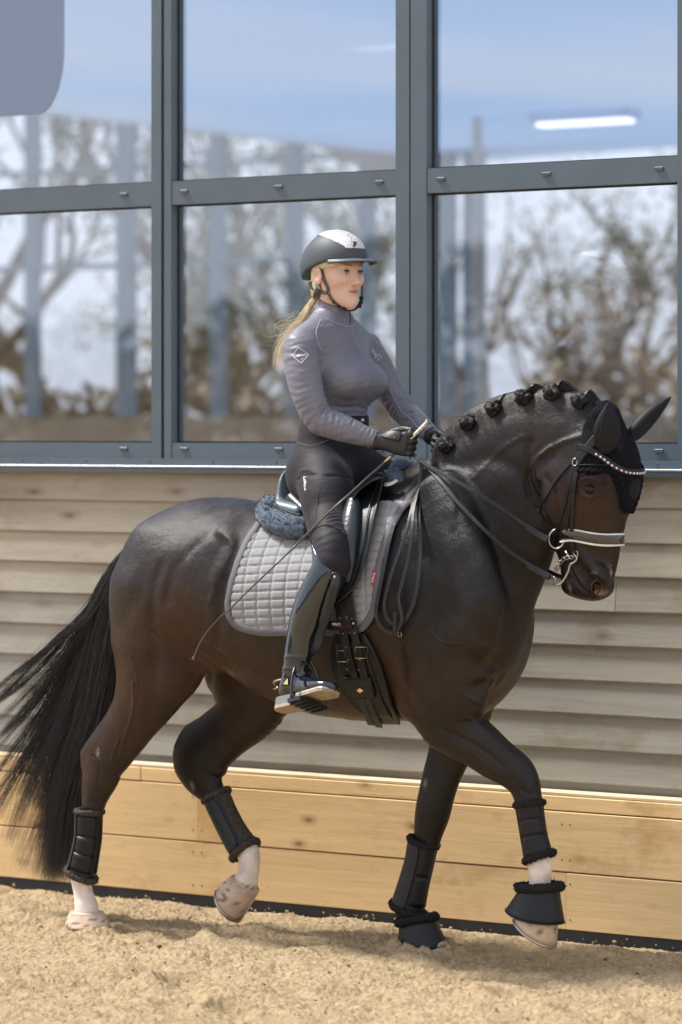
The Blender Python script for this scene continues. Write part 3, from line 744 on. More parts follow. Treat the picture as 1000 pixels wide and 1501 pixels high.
# --- near fore, lifted forward
NF = [(604,1000, 720,965, -.17, .5), (603,1040, 712,990, -.17, .52), (614,1076, 704,1022, -.165, .55), (640,1090, 712,1052, -.16, .6), (668,1105, 730,1073, -.155, .62), (697,1124, 752,1094, -.15, .62),
      (720,1137, 771,1111, -.145, .68), (738,1150, 785,1125, -.14, .78), (749,1163, 792,1146, -.14, .8), (757,1180, 793,1170, -.14, .8)]
H.chain(secs(NF), .04)
H.chain([cen(775, 1172, -.14, .038, .032), cen(778, 1200, -.14, .030, .026), cen(785, 1240, -.14, .030, .027), cen(791, 1268, -.14, .040, .036), cen(792, 1292, -.14, .034, .034), cen(790, 1312, -.14, .040, .040), cen(789, 1325, -.14, .044, .044)], .02)
# --- far fore, on the ground
FFl = [(640,1010, 730,1010, .14, .55), (634,1065, 712,1062, .14, .55), (629,1098, 692,1102, .135, .56), (621,1132, 676,1138, .13, .6), (614,1162, 667,1166, .13, .68), (609,1190, 660,1192, .13, .75), (607,1218, 649,1222, .13, .75), (608,1235, 644,1240, .13, .75)]
H.chain(secs(FFl), .04)
H.chain([cen(625, 1240, .13, .034, .028), cen(617, 1275, .13, .029, .026), cen(606, 1312, .13, .031, .028), cen(598, 1334, .13, .043, .037), cen(607, 1352, .13, .036, .034), cen(618, 1368, .13, .040, .042), cen(624, 1380, .13, .044, .046)], .02)
# --- neck
def medial(rows, sgn=1):
    """sections square to a medial axis given in photo pixels: cx cy radius Y rho"""
    c = np.array([r[:2] for r in rows], float); g = np.gradient(c, axis=0); g /= np.linalg.norm(g, axis=1)[:, None]
    return [sec((x - r*gy*sgn, y + r*gx*sgn), (x + r*gy*sgn, y - r*gx*sgn), Y, rho) for (x, y, r, Y, rho), (gx, gy) in zip(rows, g)]
H.chain(medial([(672,850, 118, 0, .60), (697,800, 112, 0, .52), (716,757, 108, 0, .46), (736,718, 103, 0, .42), (762,689, 96, 0, .42), (797,667, 84, 0, .45), (830,656, 74, 0, .50), (858,652, 62, 0, .60)]), .04)
H.chain([cen(655, 660, 0, .05, .045), cen(700, 618, 0, .05, .035), cen(760, 593, 0, .045, .033), cen(820, 590, 0, .045, .036), cen(862, 598, 0, .045, .045)], .04)
# --- head
HD = [(850,622, 904,622, .0, .75), (840,648, 922,643, .0, .82), (815,680, 928,680, .0, .72), (800,710, 928,712, .0, .66), (795,738, 922,742, .0, .60), (802,762, 917,765, .0, .56),
      (811,788, 911,790, .0, .52), (820,815, 906,816, .0, .50), (823,840, 901,840, .0, .54), (826,858, 898,862, .0, .60)]
HF = [r for r in HD]
H.chain(secs(HD), .03)
for s_ in (-1, 1):
    H.ell(P(822 if s_ < 0 else 816, 716, s_*.062), (.085, .034, .085), .03)        # jowl
    H.ell(P(822, 742, s_*.062), (.07, .03, .07), .03)
    H.chain([cen(868, 712, s_*.078, .022, .018), cen(868, 745, s_*.068, .016, .012), cen(868, 790, s_*.052, .012, .009)], .03)   # cheek bone
    H.ell(P(866, 700, s_*.082), (.034, .020, .022), .022)                # brow
    H.ell(P(882, 850, s_*.044), (.026, .020, .032), .03)                  # nostril flare
H.ell(P(872, 858, 0), (.060, .050, .040), .02); H.ell(P(845, 858, 0), (.045, .040, .030), .015)    # lips, chin
for s_ in (-1, 1):
    q = P(866, 717, s_*.101); H.ell(q, (.023, .012, .016), .008, 'cut')
    H.chain([cen(845, 800, s_*.050, .012, .010), cen(862, 822, s_*.050, .012, .010), cen(878, 838, s_*.052, .014, .012)], .03)
    H.ell(P(880, 858, s_*.062), (.011, .014, .015), .012, 'cut')
V, Fq0 = H.skin(); V = relax(V, Fq0, 4, .5); NC = len(V); V, Fq = refine(V, Fq0); V = relax(V, Fq, 3, .5)
# fine relief: veins, folds of skin at the throat, tendons
def seg_d(p, pts):
    d = np.full(len(p), 9.0)
    for a, b in zip(pts[:-1], pts[1:]):
        ab = b - a; t = np.clip(((p - a) @ ab)/(ab @ ab + 1e-12), 0, 1); d = np.minimum(d, np.linalg.norm(p - a - t[:, None]*ab, axis=1))
    return d
horse = empty('horse', (0, 0, 0), 'dark bay horse with braided mane trotting beside the kickboard, ridden', 'horse')
HV = V
px_ = (V - CAM) @ RIGHT / ((V - CAM) @ FWD) * F + 500; py_ = HOR - F*(V[:, 2]-CAM[2])/((V - CAM) @ FWD)
me = mesh('body', V, Fq, True)
nr = np.zeros(len(V)*3, np.float32); me.vertex_normals.foreach_get('vector', nr); nr = nr.reshape(-1, 3)
def amp(pts, wid, h, Yn, both=False):
    """raised cord (h > 0) or groove (h < 0) along photo points on the near side, or on both"""
    global V
    pp = np.array([P(a, b, Yn) for a, b in pts]); pp = crom(pp, 5)
    side = np.clip(((np.abs(nr[:, 1]) if both else -nr[:, 1]) - .1)/.3, 0, 1)*(np.abs(V[:, 1]) > .03)
    # distance measured in the side view
    a, b = pp.min(0) - 3*wid, pp.max(0) + 3*wid; i = np.where((side > 0) & (V[:, 0] > a[0]) & (V[:, 0] < b[0]) & (V[:, 2] > a[2]) & (V[:, 2] < b[2]))[0]
    d = seg_d(V[i]*np.array([1, 0, 1]), pp*np.array([1, 0, 1])); V[i] += nr[i]*(h*np.exp(-(d/wid)**2)*side[i])[:, None]
for k in range(6):                                                   # skin folds behind the jaw
    o_ = k*8.0
    amp([(770-o_*.2+k*3, 668+k*2), (762+k*4.0, 700), (768+k*3.6, 732), (782+k*2, 762)], .0045, .0032*(1 if k % 2 else -1), -.11)
amp([(800,655),(780,672),(765,690)], .008, .004, -.11); amp([(845,640),(815,650),(790,668)], .010, .005, -.10)
amp([(868,745),(850,762),(842,780)], .0035, .0022, -.07); amp([(878,722),(866,740),(852,768),(848,790)], .003, .0018, -.07)
amp([(700,1050),(730,1080),(760,1110)], .006, .004, -.15); amp([(650,1075),(700,1100),(742,1135)], .006, .0035, -.15)
for g in (([(560,1035),(515,1022),(470,1008),(430,985)], .004, .0022), ([(520,1022),(505,1005),(480,990)], .0035, .0018), ([(760,870),(750,920),(735,960),(712,985)], .004, .0025), ([(700,930),(720,950),(726,975)], .0035, .002),
          ([(290,960),(305,975),(325,985)], .005, .003), ([(297,948),(318,962),(345,978)], .005, -.003), ([(306,938),(330,950),(360,975)], .005, .0025), ([(598,1010),(606,1035),(622,1055)], .005, -.004), ([(606,1002),(616,1030),(632,1050)], .005, .003), ([(614,998),(626,1022),(642,1042)], .004, -.0025),
          ([(690,1020),(712,1042),(735,1068)], .004, .003), ([(205,960),(212,1000),(200,1040)], .004, .002), ([(240,925),(262,950),(268,985)], .006, -.003), ([(172,1085),(160,1110),(152,1140)], .004, .0025), ([(130,1108),(140,1120),(138,1145)], .005, -.003),
          ([(765,1120),(772,1140),(768,1160)], .006, .003), ([(748,1140),(756,1155),(770,1165)], .005, -.003), ([(820,700),(826,725),(822,750)], .005, .002), ([(640,700),(660,730),(668,770)], .012, .003), ([(735,640),(700,665),(672,700)], .010, .0025), ([(760,660),(742,700),(745,750)], .010, -.0025)):
    amp(g[0], g[1], g[2], -.2)
amp([(640,925),(660,940),(690,945),(705,965),(700,990)], .004, .0022, -.22)
amp([(205,1000),(200,1040),(185,1075),(172,1105)], .006, .003, -.2); amp([(330,780),(355,800),(350,840),(335,880)], .012, .004, -.2)
amp([(836,832),(842,845),(850,858),(862,870)], .0045, -.006, -.05, True); amp([(838,828),(846,842),(854,854)], .006, .003, -.05, True)
amp([(830,838),(832,850),(836,866)], .006, -.003, -.05, True); amp([(870,868),(866,878)], .004, -.002, -.05, True)
amp([(866,850),(870,842),(880,842),(888,850)], .005, .0045, -.05, True); amp([(868,858),(870,868),(880,873)], .004, .003, -.05, True)
amp([(852,706),(862,700),(874,702),(882,708)], .006, .005, -.09, True); amp([(854,700),(864,693),(878,694)], .004, -.003, -.09, True); amp([(855,724),(865,730),(876,727)], .005, .003, -.09, True)
amp([(880,728),(876,750),(868,775)], .012, -.003, -.07, True); amp([(800,700),(812,720),(816,745),(812,762)], .010, -.004, -.10, True)
for g in (([(668,765),(690,820),(712,880),(722,930)], .030, -.006, -.19), ([(655,690),(700,672),(745,690),(770,740)], .028, -.008, -.14),
          ([(592,870),(590,950),(592,1035)], .022, -.010, -.26), ([(705,1008),(722,1002)], .022, -.018, -.19), ([(338,850),(335,900),(322,945)], .024, -.009, -.25),
          ([(236,830),(226,900),(222,980),(205,1040)], .020, -.006, -.27), ([(300,780),(262,830),(250,880)], .02, -.004, -.27),
          ([(784,712),(783,738),(792,762),(800,778)], .014, -.020, -.10), ([(770,650),(765,690),(768,725)], .016, -.008, -.11), ([(650,1062),(700,1088),(742,1122)], .010, -.005, -.17), ([(640,905),(625,960),(640,1010)], .03, -.006, -.25),
          ([(330,775),(345,800),(335,850)], .022, .008, -.22), ([(288,760),(330,748),(370,770)], .02, .003, -.2)):
    amp(*g, both=True)
V = V + nr*(.0016*vnoise(V, 5, 21))[:, None]
me.vertices.foreach_set('co', V.astype(np.float32).ravel()); me.update()
HV = V
# coat: near black with brown where a bay fades, white lower legs, pink muzzle mark
col = np.zeros((len(V), 3)); blk = np.array([.009, .0075, .0075]); brn = np.array([.037, .0165, .0082]); dk = np.array([.0070, .0060, .0064])
def blob(cx, cy, r, Y=None, pw=2):
    q = P(cx, cy, 0 if Y is None else Y); m = np.array([1, 0, 1]) if Y is None else np.ones(3)
    return np.exp(-(np.linalg.norm((V - q)*m, axis=1)/r)**pw)
w_ = np.clip(.24 + .6*blob(300,960,.20) + .55*blob(230,1000,.20) + .35*blob(330,870,.12) + .35*blob(150,1120,.15) + .25*blob(420,1000,.25) + .25*blob(520,1000,.2)
     + .55*blob(865,760,.10) + .35*blob(640,985,.2) + .25*blob(745,985,.12) + .35*blob(740,1120,.09) - .35*blob(690,850,.2) - .2*blob(700,680,.2) - .2*blob(330,780,.2), 0, 1)
w_ -= .5*blob(785,740,.07) + .25*blob(770,800,.1); w_ = np.clip(w_, 0, 1); w_ *= 1 + .25*vnoise(V, 2.2, 8) + .12*vnoise(V, 7, 9); w_ = np.clip(w_, 0, 1)[:, None]  # coat darkened behind the jaw and under the neck as painted shade
col = dk*(1-w_) + brn*w_
far = np.clip((V[:, 1] - .02)/.05, 0, 1)
b_ = np.clip(blob(300,1110,.14,.14)*1.6 + blob(300,1160,.1,.14) + 1.3*blob(775,1150,.085,-.14) + 1.2*blob(635,1180,.14,.13) + blob(635,1120,.10,.13) + .6*blob(140,1190,.05,-.14) + blob(868,600,.08) + .8*blob(862,870,.045), 0, 1)[:, None]
col = col*(1-b_) + blk*b_
white = np.array([.78, .71, .64]); pink = np.array([.40, .26, .22])
def below(px0, py0, px1, py1, Y, sel, ragged=.006):
    a, b = P(px0, py0, Y), P(px1, py1, Y); t = (b-a); n = np.array([t[2], 0, -t[0]]); n /= np.linalg.norm(n); n *= np.sign(n[2])
    d = (V - a) @ -n + ragged*vnoise(V, 30, 5); return np.clip(d/.004, 0, 1)*sel
m1 = below(90, 1240, 150, 1250, -.14, (V[:, 1] < 0) & (px_ < 250) & (V[:, 2] < .3))
m2 = below(335, 1225, 378, 1190, .14, (V[:, 1] > 0) & (px_ < 450) & (px_ > 300) & (V[:, 2] < .3))
m3 = below(750, 1250, 830, 1250, -.14, (V[:, 1] < 0) & (px_ > 700) & (V[:, 2] < .45))
for m in (m1, m2, m3):
    m = m[:, None]; wc = white*(.92 + .08*vnoise(V, 14, 31)[:, None]); col = col*(1-m) + wc*m
cor = (np.exp(-((V[:, 2] - P(128, 1340, -.14)[2])/.010)**2)*(m1 > .5) + np.exp(-((V - P(358, 1292, .14)) @ np.array([.35, 0, .94])/.010)**2)*(m2 > .5))[:, None]
cor = np.clip(cor*(.75 + .5*vnoise(V, 40, 3)[:, None]), 0, 1); col = col*(1-cor) + np.array([.30, .17, .12])*cor
q = P(882, 868, -.035); mm = np.clip(1.35 - np.linalg.norm((V - q)/np.array([.018, .026, .012]), axis=1) + .35*vnoise(V, 55, 2), 0, 1)[:, None]*.55; col = col*(1-mm) + pink*mm
q = P(893, 840, -.02); mm = np.clip(1.1 - np.linalg.norm((V - q)/np.array([.010, .015, .034]), axis=1) + .4*vnoise(V, 60, 4), 0, 1)[:, None]*.5; col = col*(1-mm) + white*.7*mm
q = P(835, 862, -.05); mm = np.clip(1.0 - np.linalg.norm((V - q)/np.array([.010, .03, .035]), axis=1) + .4*vnoise(V, 60, 4), 0, 1)[:, None]*.35; col = col*(1-mm) + pink*mm
for a_, b_, Y_ in ((623, 1148, .09), (281, 1152, .10), (147, 1103, -.17)):
    q = P(a_, b_, Y_); mm = np.clip(1.2 - np.linalg.norm((V - q)/np.array([.011, .04, .020]), axis=1) + .3*vnoise(V, 60, 6), 0, 1)[:, None]*.7; col = col*(1-mm) + np.array([.22,.21,.19])*mm
paint(me, 'coat', col)
def coat_mat():
    m, t, b = new_mat('horse_coat')
    a = N(t, 'ShaderNodeAttribute', attribute_name='coat')
    n2 = ramp(t, noise(t, 14, 5, .7), [(.3, (.72,.72,.72)), (.7, (1.25,1.22,1.2))])
    t.links.new(mixc(t, a.outputs['Color'], n2, 1, 'MULTIPLY'), b.inputs['Base Color'])
    t.links.new(mixc(t, ramp(t, noise(t, 7, 5, .7), [(.3, (.28,)*3), (.7, (.40,)*3)]), ramp(t, noise(t, 190, 3, .8, None, (1, 1, .3)), [(.35, (.26,)*3), (.65, (.50,)*3)]), .5), b.inputs['Roughness'])
    b.inputs['Specular IOR Level'].default_value = .29; b.inputs['Sheen Weight'].default_value = .0; b.inputs['Sheen Roughness'].default_value = .4
    h0 = bump(t, b, noise(t, 11, 3, .6), .35, .015); h1 = bump(t, b, noise(t, 60, 5, .75, None, (1.4, 1, .7)), .30, .004, h0); bump(t, b, noise(t, 300, 3, .7, None, (1, 1, .25)), .65, .003, h1); return m
M_coat = coat_mat()
body = link('body', me, M_coat, horse)
HV = V[:NC]; nr = nr[:NC]; Fq = Fq0; HB = BVHTree.FromPolygons([tuple(v) for v in HV], [tuple(f) for f in Fq])
def hit(px, py, off=0.0, bvh=None, fall=None):
    """the point of the horse's near surface behind a photo pixel, lifted by off; also its normal"""
    r = Vector(ray(px, py)).normalized(); l, n, i, d = (bvh or HB).ray_cast(Vector(CAM), r, 30)
    if l is None or (fall is not None and abs(l[1]-fall) > .45): 
        return (P(px, py, fall if fall is not None else -.1), np.array([math.sin(TH), -math.cos(TH), 0]))
    if n @ r > 0: n = -n
    return np.array(l) + np.array(n)*off, np.array(n)
def side(x, z, s=-1, off=0.0, bvh=None):
    """the point of the flank at x, z on side s"""
    l, n, i, d = (bvh or HB).ray_cast(Vector((x, s*1.0, z)), Vector((0, -s, 0)), 2)
    if l is None: return None, None
    n = np.array(n); n = -n if n[1]*s < 0 else n
    return np.array(l) + n*off, n
# ================================================================== details of the horse: hooves, eyes, tail, mane
M_blackleather = simple('black_leather', (.012,.012,.014), (.008,.008,.010), .42, 0, 40, .25, 160, .001, .28)
M_softleather = simple('grey_black_leather', (.022,.025,.030), (.016,.018,.022), .45, 0, 40, .25, 160, .001, .3)
M_rubberized = simple('black_boot_shell', (.013,.015,.020), (.010,.011,.014), .45, 0, 25, .2, 120, .001, .3)
M_fleece_b = simple('black_fleece', (.013,.012,.012), (.022,.021,.020), .95, 0, 120, .5, 300, .003, .2)
M_fleece_g = simple('dusty_brown_fleece', (.075,.066,.052), (.038,.034,.028), .95, 0, 90, .5, 300, .003, .2)
M_metal = simple('polished_steel', (.46,.44,.41), None, .3, 1.0)
M_gold = simple('brass', (.62,.46,.24), None, .3, 1.0)
M_white = simple('white_piping', (.78,.76,.72), None, .45)
def fleece(pts, rad, mat, name, parent, closed=True, seed=0, dens=9000, ln=.007, sq=1.0, up=None):
    """a roll of sheepskin: knobbly core and many short curls"""
    r = np.random.default_rng(seed); pts = crom(np.array(pts), 8, closed)
    b = MB(); b.tube(pts, rad, 12, closed, flat=sq, up=up)
    v = b.v[0]; c = np.repeat(pts, 12, 0); d = v - c; nn = d/(np.linalg.norm(d, axis=1)[:, None] + 1e-9)
    b.v[0] = v + nn*(rad*.22*vnoise(v, 60, seed))[:, None]
    L = np.linalg.norm(np.diff(pts, axis=0), axis=1).sum(); n = int(dens*L*rad*20)
    i = r.integers(0, len(v), n); w = r.uniform(0, 1, (n, 1)); j = (i + r.integers(1, 13, n)) % len(v)
    j = np.where(np.linalg.norm(v[i]-v[j], axis=1) < rad*2.2, j, i)
    base = b.v[0][i]*(1-w) + b.v[0][j]*w; nd = nn[i]*(1-w) + nn[j]*w + r.normal(0, .55, (n, 3)); nd /= np.linalg.norm(nd, axis=1)[:, None]
    s = np.cross(nd, r.normal(size=(n, 3))); s /= np.linalg.norm(s, axis=1)[:, None]
    l = ln*r.uniform(.5, 1.3, (n, 1)); wd = l*.22
    V = np.stack([base - s*wd, base + s*wd, base + nd*l*.6 + s*wd*.9 + s*l*.2, base + nd*l + s*l*.5], 1).reshape(-1, 3)
    n0 = b.n; b.add(V, np.arange(4*n).reshape(-1, 4).tolist())
    return b.build(name, mat, parent, True)

def hoof(cb, cf, sh, st, Y, lc, ls, seed, shoe=True, tint=(.56,.43,.32)):
    cb, cf, sh, st = (P(*q, Y) for q in (cb, cf, sh, st)); n = 28; rings = []
    for k in range(9):
        t = k/8; c = (cb+cf)/2*(1-t) + (sh+st)/2*t; e = (cf-cb)/2*(1-t) + (st-sh)/2*t; la = (lc*(1-t) + ls*t)*np.array([0, -1, 0])
        bulge = 1 + .05*math.sin(t*math.pi)
        for i in range(n):
            a = 2*math.pi*i/n; x, y = math.cos(a), math.sin(a); y *= (1 - .10*max(0, -x))
            rings.append(c + e*x*bulge + la*y)
    V = np.array(rings); f = [(k*n+i, k*n+(i+1) % n, (k+1)*n+(i+1) % n, (k+1)*n+i) for k in range(8) for i in range(n)]
    f += [tuple(8*n+i for i in range(n)), tuple(range(n))[::-1]]
    me = mesh('hoof', V, f, True); col = np.zeros((len(V), 3)); t = np.repeat(np.arange(9)/8, n)
    base = np.array(tint)*(1 + .12*vnoise(V*np.array([1, 1, .3]), 60, seed)[:, None])
    ink = np.clip(vnoise(V*np.array([2.2, 2.2, .7]), 42, seed+5) - .42, 0, .15)/.15*(t > .3)*(t < .92)
    col = base*(1-.75*ink[:, None]); br = (np.exp(-((t-.05)/.09)**2)*(.7 + .4*vnoise(V, 25, seed+2)))[:, None]; br = np.clip(br, 0, 1); col = col*(1-br*.65) + np.array([.20, .10, .07])*br*.65
    dst = np.clip((t-.8)/.2, 0, 1)[:, None]*.35; col = col*(1-dst) + np.array([.42,.33,.22])*dst
    paint(me, 'coat', col); o = link('hoof', me, M_hoof, horse)
    if shoe:
        c = (sh+st)/2; e = (st-sh)/2; nrm = np.cross(e, [0, 1, 0]); nrm /= np.linalg.norm(nrm); nrm = nrm*np.sign(nrm @ (c - (cb+cf)/2))
        pts = [c + nrm*.003 + e*math.cos(a)*.98 + np.array([0, -1, 0])*ls*math.sin(a)*.98*(1 - .10*max(0, -math.cos(a))) for a in np.linspace(-2.6, 2.6, 26)]
        MB().tube(pts, .0055, 6, flat=.8).build('horseshoe', M_metal, o, True)
def hoof_mat():
    m, t, b = new_mat('hoof_horn'); a = N(t, 'ShaderNodeAttribute', attribute_name='coat'); t.links.new(a.outputs['Color'], b.inputs['Base Color'])
    b.inputs['Roughness'].default_value = .42; bump(t, b, noise(t, 90, 4, .6, None, (1, 1, .3)), .3, .001); return m
M_hoof = hoof_mat()
hoof((106,1334), (149,1338), (98,1359), (160,1361), -.14, .047, .064, 1, False)
hoof((342,1282), (377,1308), (323,1300), (350,1350), .14, .047, .064, 2)
hoof((764,1312), (816,1316), (757,1342), (812,1388), -.14, .048, .066, 3)
hoof((600,1366), (640,1366), (590,1396), (664,1398), .13, .048, .066, 4, False, (.40,.31,.21))
# eyes and lids
M_lid = simple('eyelid_skin', (.020,.011,.008), (.013,.008,.006), .7, 0, 60, .3, 200, .001, .04)
M_eye = simple('horse_eye', (.006,.004,.003), None, .14, spec=.3)
for s_ in (-1, 1):
    q = P(865, 717.5, s_*.0865); e = MB().ball(q, (.0195, .0150, .0145), 20, 12).build('eye', M_eye, horse, True)
    for sg, hh_, rr_ in ((1, .0110, .0028), (1, .0165, .0024), (-1, .0115, .0026)):
        pts = []
        for a in np.linspace(-1.0, 1.0, 11):
            pts.append((q[0] + .0215*a, q[1] + s_*(.0135 - .0095*a*a - (.003 if hh_ > .01 else 0)), q[2] + sg*hh_*math.cos(a*1.35) - .002*a))
        MB().tube(pts, [rr_*k for k in (.3, .6, .85, 1, 1, 1, 1, 1, .85, .6, .3)], 8).build('eyelid', M_lid, horse, True)
# nostrils: dark commas with a pale inner rim
M_nost = simple('nostril_inside', (.004,.003,.003), None, .8, spec=.1); M_nrim = simple('nostril_rim_skin', (.020,.013,.011), (.10,.06,.05), .6, 0, 40, spec=.1)
for s_ in (-1, 1):
    def npt(px, py):
        t0 = P(px, py, s_*.06); l, n_, i_, d_ = HB.ray_cast(Vector((t0[0] + .10, s_*.22, t0[2])), Vector((-.10, -s_*.16, 0)).normalized(), 1); return np.array(l) if l else t0
    rim_ = crom(np.array([npt(868, 866), npt(868, 858), npt(872, 852), npt(878, 852), npt(882, 857), npt(881, 864), npt(877, 869), npt(872, 870)]), 3, True)
    c = rim_.mean(0); nn_ = np.array([.55, s_*.83, -.05]); v = [tuple(c + nn_*.0012)] + [tuple(p + nn_*.0012) for p in rim_]; m_ = len(rim_)
    MB().add(v, [(0, i+1, (i+1) % m_ + 1) for i in range(m_)]).build('nostril', M_nost, horse)
    MB().tube(rim_, .0022, 6, True).build('nostril_rim', M_nrim, horse, True)
# --- tail
def hair_mat(name, c0, c1, rough=.38):
    m, t, b = new_mat(name); t.links.new(ramp(t, noise(t, 40, 3, .6), [(.3, c0), (.7, c1)]), b.inputs['Base Color'])
    b.inputs['Roughness'].default_value = rough; b.inputs['Specular IOR Level'].default_value = .45; b.inputs['Anisotropic'].default_value = .6; return m
M_tail = hair_mat('black_horse_hair', (.007,.007,.010), (.018,.014,.013))
def strands(paths, rad, name, mat, parent, sides=3):
    """paths: (n, m, 3); one joined mesh of tapering hairs"""
    n, m, _ = paths.shape; T = np.gradient(paths, axis=1); T /= np.linalg.norm(T, axis=2)[..., None] + 1e-9
    a = np.array([.3, .9, .1]); S = np.cross(T, a); S /= np.linalg.norm(S, axis=2)[..., None] + 1e-9; B = np.cross(T, S)
    tp = (1 - np.linspace(0, 1, m)**2*.85)[None, :, None]*rad[:, None, None]
    V = np.stack([paths + tp*(math.cos(k*2*math.pi/sides)*S + math.sin(k*2*math.pi/sides)*B) for k in range(sides)], 2).reshape(-1, 3)
    base = (np.arange(n)[:, None, None]*m + np.arange(m-1)[None, :, None])*sides + np.arange(sides)
    nx = (np.arange(n)[:, None, None]*m + np.arange(m-1)[None, :, None])*sides + (np.arange(sides)+1) % sides
    Fq = np.stack([base, nx, nx + sides, base + sides], -1).reshape(-1, 4)
    return link(name, mesh(name, V, Fq, True), mat, parent)
def make_tail():
    r = np.random.default_rng(12)
    G = [[(205,786),(180,850),(168,940),(155,1040),(128,1140),(112,1230),(110,1290)],
         [(202,786),(168,850),(145,940),(125,1030),(95,1120),(72,1210),(55,1292)],
         [(199,787),(163,845),(140,908),(108,985),(62,1075),(20,1150),(-18,1215)],
         [(197,790),(158,850),(132,905),(92,962),(38,1025),(-12,1075),(-60,1115)],
         [(195,795),(154,860),(122,900),(80,932),(32,962),(-12,990),(-60,1020)]]
    g = np.array([crom(np.array(q, float), 4) for q in G]); m = g.shape[1]
    locks = []
    for k in range(110):
        u = r.choice([r.uniform(0, 1), r.uniform(.8, 2.0), r.uniform(1.9, 3.1), r.uniform(3.0, 4.0)], p=[.62, .25, .10, .03]); i = min(int(u), 3); f = u - i
        c = g[i]*(1-f) + g[i+1]*f; tt = np.linspace(0, 1, m)
        w = r.normal(0, 1, 4); c = c + np.stack([9*w[0]*tt*np.sin(tt*6 + w[1]*3) + 4*tt*np.sin(tt*13 + w[3]*3), 8*w[2]*tt*np.sin(tt*4 + w[3]*3)], 1)
        L = r.uniform(.72, 1.04); s = np.linspace(0, L, m); c = np.stack([np.interp(np.clip(s, 0, 1), tt, c[:, 0]), np.interp(np.clip(s, 0, 1), tt, c[:, 1])], 1)
        y = .0 + r.normal(0, .022) + tt*r.normal(.0, .035); locks.append((c, y, u))
    paths = []
    for k in range(8000):
        c, y, u = locks[r.integers(0, len(locks))]; tt = np.linspace(0, 1, m); o = r.normal(0, 1, 2); e = r.normal(0, 1, 3)
        wid = (1.15 - .16*u)*(6.0*np.sin(np.clip(tt*3, 0, 1)*1.57) + (2.5 if u < 2 else 1.0)*tt*2 - 5.0*np.clip(tt-.55, 0, 1)*1.6)
        cc = c + o[None]*wid[:, None]*np.array([1, .45]) + np.stack([2.5*e[0]*tt*np.sin(tt*9+e[1]*3) + 1.6*tt*np.sin(tt*22 + e[2]*2 + u*3), 1.5*tt*np.sin(tt*17+e[1]*4)], 1)
        if r.random() < .04: cc = cc + (tt**2)[:, None]*r.normal(0, 16, 2)
        yy = y + .010*r.normal()*np.ones(m)*(1 - .5*tt); yy = yy + .02*tt*e[2]
        # P for arrays
        rr = FWD[None] + ((cc[:, 0]-500)/F)[:, None]*RIGHT + ((HOR-cc[:, 1])/F)[:, None]*np.array([0, 0, 1.0])
        paths.append(CAM + rr*((yy - CAM[1])/rr[:, 1])[:, None])
    return strands(np.array(paths), r.uniform(.0004, .0009, 8000), 'tail', M_tail, horse)
make_tail()
M_braid = simple('plaited_mane_hair', (.010,.009,.010), (.006,.006,.007), .52, 0, 60, .9, 110, .004, .3, stretch=(1, 1, 2.5))
# --- mane, plaited into seven knots
for k, (kx, ky) in enumerate([(656,651), (687,618), (725,597), (769,581), (810,575), (850,587)]):
    r = np.random.default_rng(40+k); c, n_ = hit(kx, ky + 3, .010); c = np.array(c)
    up = np.array([0, 0, 1.0]); fw = np.array([1.0, 0, 0]); b = MB()
    for j in range(5):                                       # the rolled-up plait: fat interlocking loops
        a = j*1.256 + r.uniform(-.2, .2); q = c + fw*.016*math.cos(a) + up*.013*math.sin(a) + np.array([0, -.004*j % .009, 0])
        b.ball(q, (.0165, .015, .0145), 14, 10)
    b.ball(c + (0, -.014, 0), (.015, .011, .013), 14, 10)
    v = np.concatenate(b.v); b.v = [v + .0035*np.stack([vnoise(v, 55, k), vnoise(v, 70, k+9), vnoise(v, 70, k+19)], 1)]
    knot = b.build('mane_braid', M_braid, horse, True)
    # the smooth lock drawn from the crest down into the knot, with its loose hairs
    e0, _ = hit(kx + 40, ky - 4 + [0,-5,-2,2,4,10][k], 0); e0 = np.array(P(kx + 42, ky + [-12,-13,-9,-4,4,20][k], 0.0)); top = np.array(P(kx + 20, ky - 15 + [0,0,0,1,2,5][k], 0.0))
    ps = []
    for j in range(420):
        w = r.uniform(0, 1); z = r.normal(0, 1, 3); s = e0*(1-w) + (c + (0, .015, .010))*w + np.array([0, r.normal(.012, .007), -.012])
        mid = top*(1-.5*w) + c*.5*w + np.array([0, -.014, .006*(1-w)]) + np.array([0, 0 + .004*z[0], .003*z[1] - .010*w])
        en = c + np.array([.012*z[2]*.4 + .004, .004, .004*z[0]])
        ps.append(crom(np.array([s, (s+mid)/2 + (0, 0, .008), mid, (mid+en)/2 + (0, -.003, .004), en]), 3))
    strands(np.array(ps), r.uniform(.0010, .0016, 420), 'mane_lock', M_tail, horse)
    fz = []
    for j in range(46):
        z = r.normal(0, 1, 3); s = top*r.uniform(.2, .8) ; w = r.uniform(0, 1); s = e0*(1-w) + c*w + np.array([0, .0, .012]); en = s + np.array([.014*z[0] - .008, .006*z[1], .012 + .007*abs(z[2])])
        fz.append(crom(np.array([s, (s+en)/2 + .003*z, en]), 4))
    strands(np.array(fz), np.full(46, .0005), 'loose_mane_hair', M_tail, horse)

